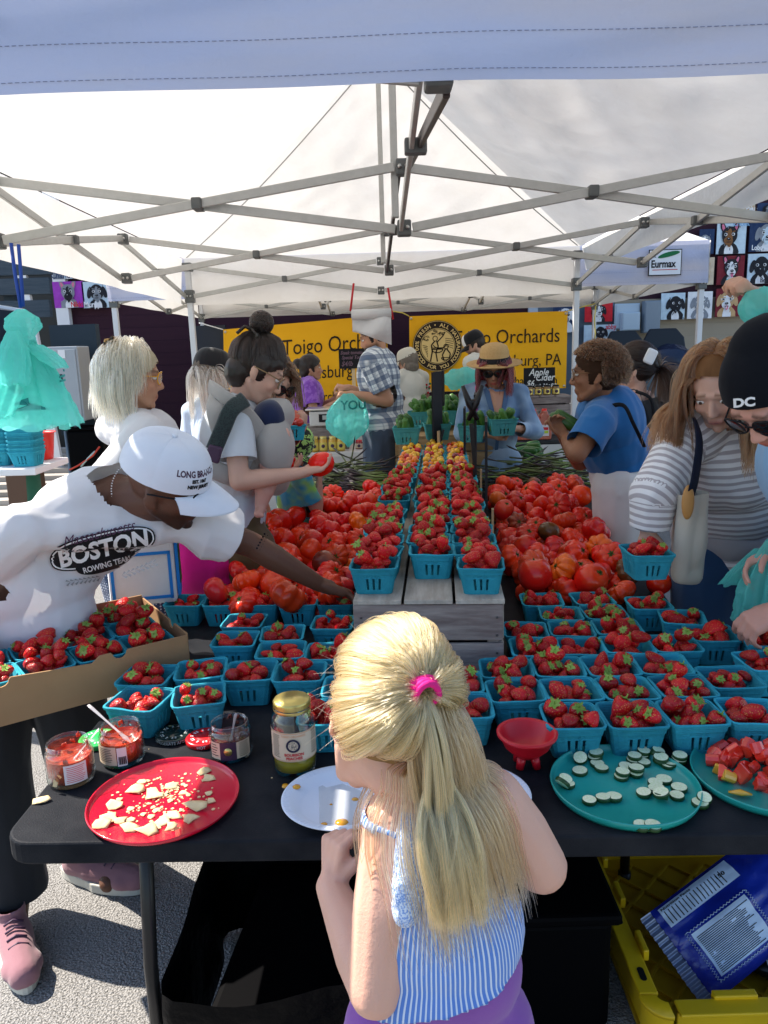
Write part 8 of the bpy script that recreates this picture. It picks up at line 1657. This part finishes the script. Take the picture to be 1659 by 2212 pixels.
# ---- young man in trucker cap
J=template(.9,7.9,60,1.75,6); J['hR']=hrot(80,22,0); place(J,W_(1025,745,7.6)); arm(J,'L',W_(1010,812,7.3),v3(.3,0,-1),hand=dict(d=v3(-1,-.2,0),n=v3(0,0,-1),curl=.8)); 
YM=person('young man in black and white cap and cream tee holding a teal bag',J,fair2,.012,1.03,1,stub=(.10,.06,.045),top=dict(m=fab('cream_tee2',(.64,.62,.56)),sl=.6,infl=.022,r1=.07,r2=.075),bottom=dict(m=M_bpant,len=.95),shoes=M_black,fem=0)
def capc(N,L,tc,cur,mix,b): return cur
o,Lc,R2=cap(YM,J['head'],J['hR'],1.05,fab('black_cap',(.012,.013,.016)),brim=.07); q=MB(); q.grid(lambda u,v:Lc(.088*math.cos(rad(45+90*u))*(math.cos(v*1.2)**.55),-.012+.109*math.sin(rad(45+90*u))*(math.cos(v*1.2)**.55),.033+.101*math.sin(v*1.2)),14,8); q.build('cap_front',M_white,YM); hairshell(YM,J['head'],J['hR'],1.02,hu,.99)
plasbag('teal plastic bag bunched in the hands of the young man in the trucker cap',[('e',W_(1003,818,7.2),(.19,.08,.09),None),('c',W_(985,825,7.2),W_(1020,815,7.2),.07,.06)],.012,.018,6,3)
# ---- straw hat woman
J=template(.75,5.1,172,1.58,3); J['hR']=hrot(168,16,0); place(J,W_(1068,800,5.0)); arm(J,'L',W_(1112,925,4.75),v3(.6,0,-1),hand=dict(d=v3(-.5,-.6,-.3),n=v3(-.6,.2,.6),curl=.8)); arm(J,'R',W_(1060,940,4.8),v3(-.5,0,-1))
M_den=fab('denim_shirt',(.13,.22,.36),.85,n=(5,.6),fn=noisy(6,(.33,.45,.58),.4,.7))
HW=person('woman with dark red hair in a straw hat and open denim shirt choosing cucumbers',J,tanned,.009,1.,lip=(.35,.03,.04),top=dict(m=M_den,sl=1.75,r1=.066,r2=.062,infl=.024,fold=.010,hemt=-.25,hem=.01,low=.15,nfwd=.8,ncut=-.05,nr=.12,name='denim_shirt'),bottom=dict(m=fab('pale_jeans',(.30,.38,.48)),len=.95,r=.03),shoes=M_white)
glasses(HW,J['head'],J['hR'],1.05,True,None,1.15); M_straw=mat('straw',(.50,.33,.15),.8,n=(90,.5,(.38,.23,.09)),bump=(250,.001)); R3=J['hR']@rotm(rad(8),0,0)
MB().lathe([(.001,.175),(.05,.172),(.082,.155),(.094,.12),(.098,.055),(.105,.045),(.15,.040),(.180,.050),(.181,.046),(.15,.034),(.100,.038)],44,J['head'],R3,sy=1.12).build('straw_hat',M_straw,HW); MB().lathe([(.0995,.055),(.0975,.088),(.0965,.088),(.0985,.054)],44,J['head'],R3,sy=1.12).build('hat_band',M_blk,HW)
hairshell(HW,J['head'],J['hR'],1.,mat('red_under',(.07,.010,.012),.5),1.04); D=scalp(1300,0,0,1,-.1,.35,35,hl=.1); strands('hair',fall(D,J['head'],J['hR'],1.,.27,12,4,lift=.25,wave=.008,clumps=40,infl=1.12,spread=.5),.0020,hairmat('wine_red_hair',(.045,.003,.004)),HW)
MB().tube([J['shR']+v3(.03,-.09,.06),J['shR']+v3(.035,-.12,-.12)],.012,8,flat=.3).build('pink_strap',M_pink,HW)
shirt_=[x for x in HW.children if x.name.startswith('denim_shirt')][0]; o2=v3(list(HW['_org'])); cen=J['neck']; X=v3(1,0,0); Zv=v3(0,0,1)
def strip_on(nm,left,right,m,off,n=12,k=6):
    q=MB(); P=[]; L_=np.array(left);R_=np.array(right); t=np.linspace(0,len(L_)-1,n)
    for a_ in t:
        i0=min(int(a_),len(L_)-2); f=a_-i0; l=L_[i0]*(1-f)+L_[i0+1]*f; r=R_[i0]*(1-f)+R_[i0+1]*f
        for b_ in np.linspace(0,1,k): c=l*(1-b_)+r*b_; P.append(cen+X*c[0]+Zv*c[1])
    PP=np.array(drape_on([shirt_],P,v3(0,1,0),o2,off)); F=[(j*k+i,j*k+i+1,(j+1)*k+i+1,(j+1)*k+i) for j in range(n-1) for i in range(k-1)]; F=[f for f in F if not np.isnan(PP[list(f)]).any()]; q.add(np.nan_to_num(PP,nan=0.),F,0,True); return q.build(nm,m,HW)
strip_on('open_neck',[(-.05,.0),(-.03,-.10),(-.004,-.20)],[(.05,.0),(.03,-.10),(.004,-.20)],mat('chest_skin',(.46,.24,.155),.5),.006)
for s_ in(-1,1): strip_on('collar_edge',[(s_*.05,.01),(s_*.032,-.10),(s_*.004,-.21)],[(s_*.085,.0),(s_*.062,-.10),(s_*.014,-.235)],mat('dark_denim',(.07,.13,.24),.85),.011); strip_on('chest_pocket',[(s_*.075,-.13),(s_*.075,-.22)],[(s_*.15,-.13),(s_*.15,-.22)],mat('pocket_denim',(.10,.18,.30),.85),.008)
strip_on('button_placket',[(-.010,-.21),(-.010,-.40)],[(.012,-.21),(.012,-.40)],MC['dark_denim'],.009)
p=W_(1083,932,4.55); basket('teal quart basket of small cucumbers held by the woman in the straw hat',p[0],p[1],p[2]-.02,.1,BMG)
for k_ in range(12): cuke((p[0]+R.uniform(-.055,.055),p[1]+R.uniform(-.05,.05),p[2]+.06+R.uniform(-.01,.03)),(R.uniform(-.8,.8),R.uniform(-.8,.3),.8),'small cucumber in the basket held by the straw hat woman','cucumbers in the held basket')
# ---- woman in blue tee
J=template(1.0,3.4,68,1.60,6); J['hR']=hrot(72,4,0); place(J,W_(1288,808,3.25)); J['pel']=W_(1348,1012,3.38)-v3(0,0,.02); J['neck']=W_(1312,868,3.32)
up=J['neck']-J['pel']; up/=np.linalg.norm(up)
for s_,n in((-1,'L'),(1,'R')): J['sh'+n]=J['neck']-v3(0,0,.06)+J['F'][:,0]*s_*.18
J['shL']=W_(1288,915,3.12); J['elL']=W_(1247,982,3.02); J['wrL']=W_(1222,945,3.20); J['hdL']=dict(d=v3(-.35,.5,.5),n=v3(-.3,.3,.8),curl=.8); arm(J,'R',W_(1210,930,3.35),v3(0,.3,-1))
for s_,n in((-1,'L'),(1,'R')): J['hip'+n]=J['pel']+J['F'][:,0]*s_*.10-v3(0,0,.04); J['kn'+n]=J['hip'+n]-v3(0,0,.40); J['an'+n]=J['kn'+n]-v3(0,0,.42); J['an'+n][2]=.07
M_btee=fab('cobalt_tee',(.020,.135,.36),.85); M_wj=fab('off_white_jeans',(.80,.78,.75),.85)
BT=person('woman with short curly brown hair and glasses, blue tee and white jeans, at the right',J,brown,.0065,1.04,lip=(.22,.07,.05),top=dict(m=M_btee,sl=.68,r1=.074,r2=.076,infl=.020,fold=.012,hemt=.03,belly=.02,ncut=.01,seed=14,name='blue_tee'),bottom=dict(m=M_wj,len=.97,r=.04,waist=.17,infl=.02,name='white_jeans'),shoes=M_white,fat=1.14,belly=.015)
glasses(BT,J['head'],J['hR'],1.04,False,mat('tortoise_frame',(.16,.07,.02),.3)); hairshell(BT,J['head'],J['hR'],1.04,mat('curly_under',(.035,.017,.009),.8),1.05); D=scalp(4200,0,0,1,-.55,.42,45,hl=.3); strands('curly_hair',curls(D,J['head'],J['hR'],1.05,.032,.0055),.0010,hairmat('curly_brown_hair',(.045,.018,.007)),BT)
ribbon(BT,[J['neck']+v3(-.06,-.13,-.02),W_(1345,875,3.14),W_(1368,915,3.12),W_(1392,965,3.18)],.009,M_blk,'crossbody_strap',.4); MB().tube([J['head']+J['hR']@v3(.082,-.015,-.045),J['head']+J['hR']@v3(.084,-.015,-.075)],[.002,.007],8).build('earring',M_bolt,BT)
for i in range(3): cuke(W_(1217+4*i,912-4*i,3.28),(-.8,.3,.5),'cucumber held in the hand of the woman in the blue tee','cucumbers held by the woman in the blue tee')
# ---- dark haired woman in tank top
J=template(1.35,3.95,58,1.62,3); J['hR']=hrot(66,6,0); place(J,W_(1368,798,3.9)); 
TW=person('woman with dark ponytail and black tank top behind the blue tee woman',J,fair,.009,1.,top=dict(m=fab('black_tank',(.012,.012,.014)),sl=0,infl=.008,hemt=-.1,ncut=-.05,nr=.14,nfwd=.1),bottom=dict(m=M_bpant,len=.95),shoes=M_black,fat=1.15)
hairshell(TW,J['head'],J['hR'],1.,hu,1.05); tie=v3(0,-.125,-.01); D=scalp(1300,0,0,1,-.5,.45,55,hl=.22); strands('hair',totie(D,J['head'],J['hR'],1.,tie,10,5,lift=.01,infl=1.06),.0014,HD,TW)
tw=(tie)@J['hR'].T+J['head']; rs=np.random.RandomState(8); n=900; d0=(rs.normal(size=(n,3))*.45+v3(.8,-.2,-.55)); d0/=np.linalg.norm(d0,axis=1)[:,None]; t=np.linspace(0,1,10); strands('ponytail',tw+d0[:,None]*t[None,:,None]*.13+v3(0,0,-.07)*(t**2)[None,:,None]+rs.normal(size=(n,1,3))*.006*t[None,:,None],.0016,hairmat('dark_brown_hair2',(.02,.009,.005)),TW)
glasses(TW,J['head'],J['hR'],1.,True); ribbon(TW,[J['shL']+v3(.03,0,.06),J['shL']+v3(.09,-.05,.02),J['shL']+v3(.12,-.02,-.12)],.008,M_blk,'tank_strap',.4)
MB().box(W_(1405,770,3.8),(.055,.02,.075),rotm(0,rad(25),0)).build('phone',M_white,TW,bev=.01)
MB().ell(W_(1420,930,3.85),(.09,.12,.15)).build('backpack',mat('grey_backpack',(.07,.06,.06),.8),TW)
# ---- woman in striped sweater
J=template(1.12,2.45,140,1.66,10); J['hR']=hrot(143,32,4); J['head']=W_(1553,838,2.22); J['neck']=W_(1560,905,2.36); J['pel']=W_(1590,1215,2.52); J['pel'][2]=.90; up=J['neck']-J['pel']; up/=np.linalg.norm(up); rt=J['F'][:,0]; rt=rt-up*(rt@up); rt/=np.linalg.norm(rt); J['T']=np.stack([rt,np.cross(up,rt),up],1)
J['shR']=W_(1478,945,2.30); J['shL']=W_(1668,935,2.42); J['elR']=W_(1412,1068,2.20); J['wrR']=W_(1400,1148,2.20); J['hdR']=dict(d=v3(-.02,-.15,-.9),n=v3(.25,.75,-.1),curl=.45,s=1.02,flip=1); J['elL']=W_(1700,1080,2.5); J['wrL']=W_(1720,1180,2.5)
for s_,n in((1,'L'),(-1,'R')): J['hip'+n]=J['pel']+v3(s_*.09,0,-.04); J['kn'+n]=J['hip'+n]-v3(0,0,.41); J['an'+n]=J['kn'+n]-v3(0,0,.38); J['an'+n][2]=.07
M_sw=fab('striped_knit',(.80,.79,.80),.92,fn=stripes(.0225,.55,(.42,.385,.40),0,.05),bump=(380,.001)); M_jean=fab('blue_jeans',(.018,.055,.135),.85,n=(6,.4))
SS=person('woman with auburn hair in grey and white striped sweater picking strawberries at the right',J,fair,.0055,.99,lip=(.48,.16,.15),brow=(.16,.08,.04),top=dict(m=M_sw,sl=1.88,r1=.070,r2=.074,infl=.024,fold=.012,ff=8,hemt=-.02,ncut=.03,nfwd=.2,nr=.085,seed=21,name='striped_sweater',hem=.01),bottom=dict(m=M_jean,len=.97,r=.04,waist=.10,infl=.02,name='jeans'),shoes=M_white,fat=1.12)
M_rib=fab('grey_ribbing',(.33,.32,.34),.9); TP=[('e',J['pel']+v3(0,0,.04),(.222,.178,.12),J['F'])]; V,F,_=shell(TP,.009,3,folds(.006,8,5),[(J['pel']+v3(0,0,.07),v3(0,0,1),.4),(J['pel']-v3(0,0,.05),v3(0,0,-1),.4)]); skinmesh('hem_band',V,F,M_rib,SS)
d_=J['wrR']-J['elR']; d_/=np.linalg.norm(d_); MB().tube([J['wrR']-d_*.060,J['wrR']-d_*.045,J['wrR']-d_*.015,J['wrR']-d_*.005],[.046,.040,.037,.039],24,cap=False).build('cuff',M_rib,SS)
hairshell(SS,J['head'],J['hR'],.99,mat('auburn_under',(.16,.075,.03),.7,n=(60,.5,(.09,.04,.015)),stretch=(1,1,.1)),1.03,zf=.088); D=scalp(4600,0,0,1,-.35,.40,65,hl=.34); D=D[D[:,1]<.26]
HA=hairmat('auburn_hair',(.11,.043,.016),.34); strands('hair',fall(D,J['head'],J['hR'],.99,.36,20,6,lift=.10,wave=.012,spread=.5,stiff=.6,clumps=60,cl=.45,part=-.05,infl=1.06,colliders=[(J['neck']-v3(0,0,.06),J['pel'],.15),(J['shL'],J['shR'],.10)]),.0010,HA,SS)
ribbon(SS,[W_(1500,905,2.24),W_(1508,930,2.14),W_(1510,970,2.10),W_(1500,1040,2.08),W_(1490,1075,2.10)],.022,mat('navy_strap',(.012,.015,.03),.7),'bag_strap',.2)
a=W_(1478,1070,2.12); V,F,_=shell([('c',W_(1488,1060,2.14),W_(1468,1240,2.14),.030,.022),('c',W_(1506,1060,2.16),W_(1502,1245,2.16),.030,.020),('c',W_(1475,1075,2.24),W_(1475,1240,2.24),.030,.022),('c',W_(1468,1245,2.14),W_(1502,1248,2.16),.020,.020),('e',W_(1488,1160,2.19),(.042,.07,.13),None)],.008,3,folds(.006,9,4),[(a,v3(0,0,1),.3)]); TO=thing('canvas_tote','cream canvas tote with wooden handle on the striped sweater woman arm','bag',tuple(a),0,None,world=True); skinmesh('tote_body',V,F,fab('cream_canvas',(.52,.47,.39)),TO); MB().ell(W_(1486,1085,2.08),(.018,.010,.050)).build('wooden_spoon',mat('honey_wood',(.45,.22,.06),.5),TO)
p=W_(1402,1226,2.03); basket('teal basket held over the right table by the striped sweater woman',p[0],p[1]+.03,p[2]-.030,.06,BM,None,(rad(2),rad(1)))
fill_berries(p[0],p[1]+.03,p[2]-.030,.06,'the basket held by the striped sweater woman',12,indiv=False,floor=.05)
# ---- man in black beanie at the right edge
J=template(1.3,2.1,105,1.75,40); J['head']=W_(1672,850,1.72); J['hR']=hrot(118,48,0); J['neck']=J['head']+v3(.15,.07,-.085); J['pel']=v3(1.42,2.15,.92); up=J['neck']-J['pel']; up/=np.linalg.norm(up); J['shR']=J['neck']+v3(-.0,-.16,-.10); J['shR']=J['neck']+v3(.06,.20,-.06); J['shL']=J['neck']+v3(-.03,-.10,-.11)
J['elL']=v3(1.12,1.72,1.02); J['wrL']=W_(1690,1312,1.86); J['hdL']=dict(d=v3(-.8,.1,-.5),n=v3(.2,.3,-.8),curl=.6,s=1.05); J['elR']=v3(1.35,2.1,1.05); J['wrR']=W_(1668,1185,2.02); J['hdR']=dict(d=v3(-.7,-.1,-.5),n=v3(0,-.5,-.6),curl=.5)
DM=person('man in black beanie and sunglasses bending in at the right edge, pale blue tee',J,(.58,.30,.23),.0065,1.08,1,stub=(.32,.16,.12),top=dict(m=fab('sky_blue_tee',(.22,.40,.62)),sl=.55,infl=.02,fold=.008,r1=.075,r2=.078,hemt=-.2),bottom=dict(m=M_jean,len=.97,r=.03),shoes=M_black,fem=0,fat=1.08)
M_bean=fab('black_beanie',(.005,.006,.009),.9,sheen=.05); V,F,_=shell([('e',J['head']+J['hR']@v3(0,-.018,.040),(.098,.118,.108),J['hR']),('e',J['head']+J['hR']@v3(0,-.05,.085),(.080,.09,.08),J['hR'])],.007,3,folds(.003,12,3),[(J['head']+J['hR']@v3(0,.0,.022),J['hR']@v3(0,.42,-1),.3)]); bn=skinmesh('beanie',V,F,M_bean,DM)
glasses(DM,J['head'],J['hR'],1.1,True)
lg=J['head']+J['hR']@v3(-.075,.083,.046); n_=v3(CAMP)-lg; n_/=np.linalg.norm(n_); X=np.cross(v3(0,0,1),n_); X/=np.linalg.norm(X); o=W_(1608,870,1.60)
def dclogo(p): return o+X*p[0]+np.cross(n_,X)*p[1]
dd=W_(1608,868,1.5); n_=v3(CAMP)-dd; n_/=np.linalg.norm(n_); X=np.cross(v3(0,0,1),n_); X/=np.linalg.norm(X); org=v3(list(DM['_org']))
lt=tpoly('DC',.026,0,-.01,1.15,0,.0012,.1); q=MB(); q.add(drape_on([bn],[dd+X*a_+np.cross(n_,X)*b_ for a_,b_ in lt[0]],-n_,org,.002),lt[1]); q.build('logo_lettering',M_white,DM)
pleatbag('teal carrier bag hanging from the hand at the right edge, by the jeans',[(W_(1668,1165,1.98),W_(1655,1345,1.98),[.012,.035,.060,.075,.082,.085],.5,5,3,.30),(W_(1640,1185,2.0),W_(1580,1262,2.03),[.012,.02,.03,.034],.4,3,5,.3)])
# ---- arm with wristband at the top right, its owner outside the frame
J=template(1.62,2.55,95,1.72,5); J['hR']=hrot(90); arm(J,'L',W_(1633,652,2.25),v3(.3,-.2,-1),hand=dict(d=v3(-.6,.0,.6),n=v3(0,.2,-1),curl=1.1)); J['elL']=W_(1700,700,2.3); J['wrL']=W_(1640,648,2.25); J['shL']=v3(1.42,2.35,1.42)
AM=person('person beyond the right edge, bare arm with dark wristband pulling at a teal bag',J,fair2,.008,1.,top=dict(m=fab('grey_tee',(.3,.3,.32)),sl=.5),bottom=dict(m=M_bpant,len=.95),shoes=M_black)
d_=J['elL']-J['wrL']; d_/=np.linalg.norm(d_); MB().tube([J['wrL']+d_*.02,J['wrL']+d_*.05],.033,20).build('wristband',M_dlabel,AM)
plasbag('teal carrier bag clutched by the raised arm at the top right edge',[('e',W_(1655,665,2.2),(.06,.05,.05),None),('c',W_(1640,690,2.2),W_(1680,660,2.2),.03,.06)],.007,.012,10,7)
# ---- big bunch of teal bags hanging at the left
HBg=pleatbag('big bunch of crumpled teal carrier bags hung from the left tent truss',[(W_(48,735,2.33),W_(55,925,2.33),[.030,.060,.085,.10,.112,.118],.45,6,3,.26),(W_(46,668,2.33),W_(50,745,2.33),[.010,.040,.046,.030,.034],.7,4,5,.35),(W_(52,735,2.33),W_(128,918,2.33),[.025,.050,.062,.070,.074],.5,4,7,.28),(W_(44,735,2.30),W_(-15,905,2.30),[.025,.050,.07,.085,.09],.5,5,9,.28),(W_(30,715,2.28),W_(35,830,2.24),[.014,.034,.040,.036],.6,4,11,.35),(W_(75,745,2.30),W_(135,795,2.30),[.02,.034,.034,.02],.6,3,13,.3)],loc=W_(50,700,2.33))
fm=[c for c in HBg.children][0]; org=v3(list(HBg['_org'])); o_=W_(60,850,2.0); n_=v3(CAMP)-o_; n_/=np.linalg.norm(n_); X=np.cross(v3(0,0,1),n_); X/=np.linalg.norm(X); Y_=np.cross(n_,X); q=MB()
for poly in ([(-.045,-.030),(-.020,-.018),(.0,-.012),(.0,-.030),(.035,-.040),(.060,-.050),(-.06,-.050),(-.03,-.042),(-.006,-.034)],[(-.05,.02),(-.025,.028),(-.010,.012),(-.02,-.002),(-.038,.002)]): q.add(drape_on([fm],[o_+X*a_+Y_*b_ for a_,b_ in poly],-n_,org,.003),[tuple(range(len(poly)))])
for i in range(5):
    for j in range(9):
        if R.random()<.75: q.add(drape_on([fm],[o_+X*(.035+.007*j+a_)+Y_*(.085-.012*i-.004*j+b_) for a_,b_ in((0,0),(.004,-.001),(.004,.005),(0,.006))],-n_,org,.003),[(0,1,2,3)])
q.build('print',mat('dark_teal_print',(.02,.20,.19),.6),HBg)
# bag held by the checked shirt man, with lettering
hb_=pleatbag('teal carrier bag held open by the checked shirt man, printed YOU',[(W_(752,850,5.4),W_(752,962,5.4),[.03,.07,.11,.13,.14,.145,.14,.11,.05,.004],.6,5,6,.13)])
text('YOU',.085,mat('dark_teal_print'),W_(734,888,5.20),(1,0,0),(0,0,1),hb_,bold=.002)
for c_ in list(hb_.children):
    if c_.name.startswith('lettering'):
        fm=[x for x in hb_.children if x.name.startswith('bag_film')][0]; org=v3(list(hb_['_org'])); P=drape_on([fm],[v3(v.co[:])+org for v in c_.data.vertices],v3(0,1,0),org,.004)
        for v,p_ in zip(c_.data.vertices,P): v.co=tuple(p_-org)
# remaining berries, past the individually built ones
o=stuffB.build('strawberries',[M_berrys,M_calyx]); tag(o,'strawberries filling the further baskets and crate run','strawberries',kind='stuff')
for o in bpy.data.objects:
    if '_org' in o: del o['_org']
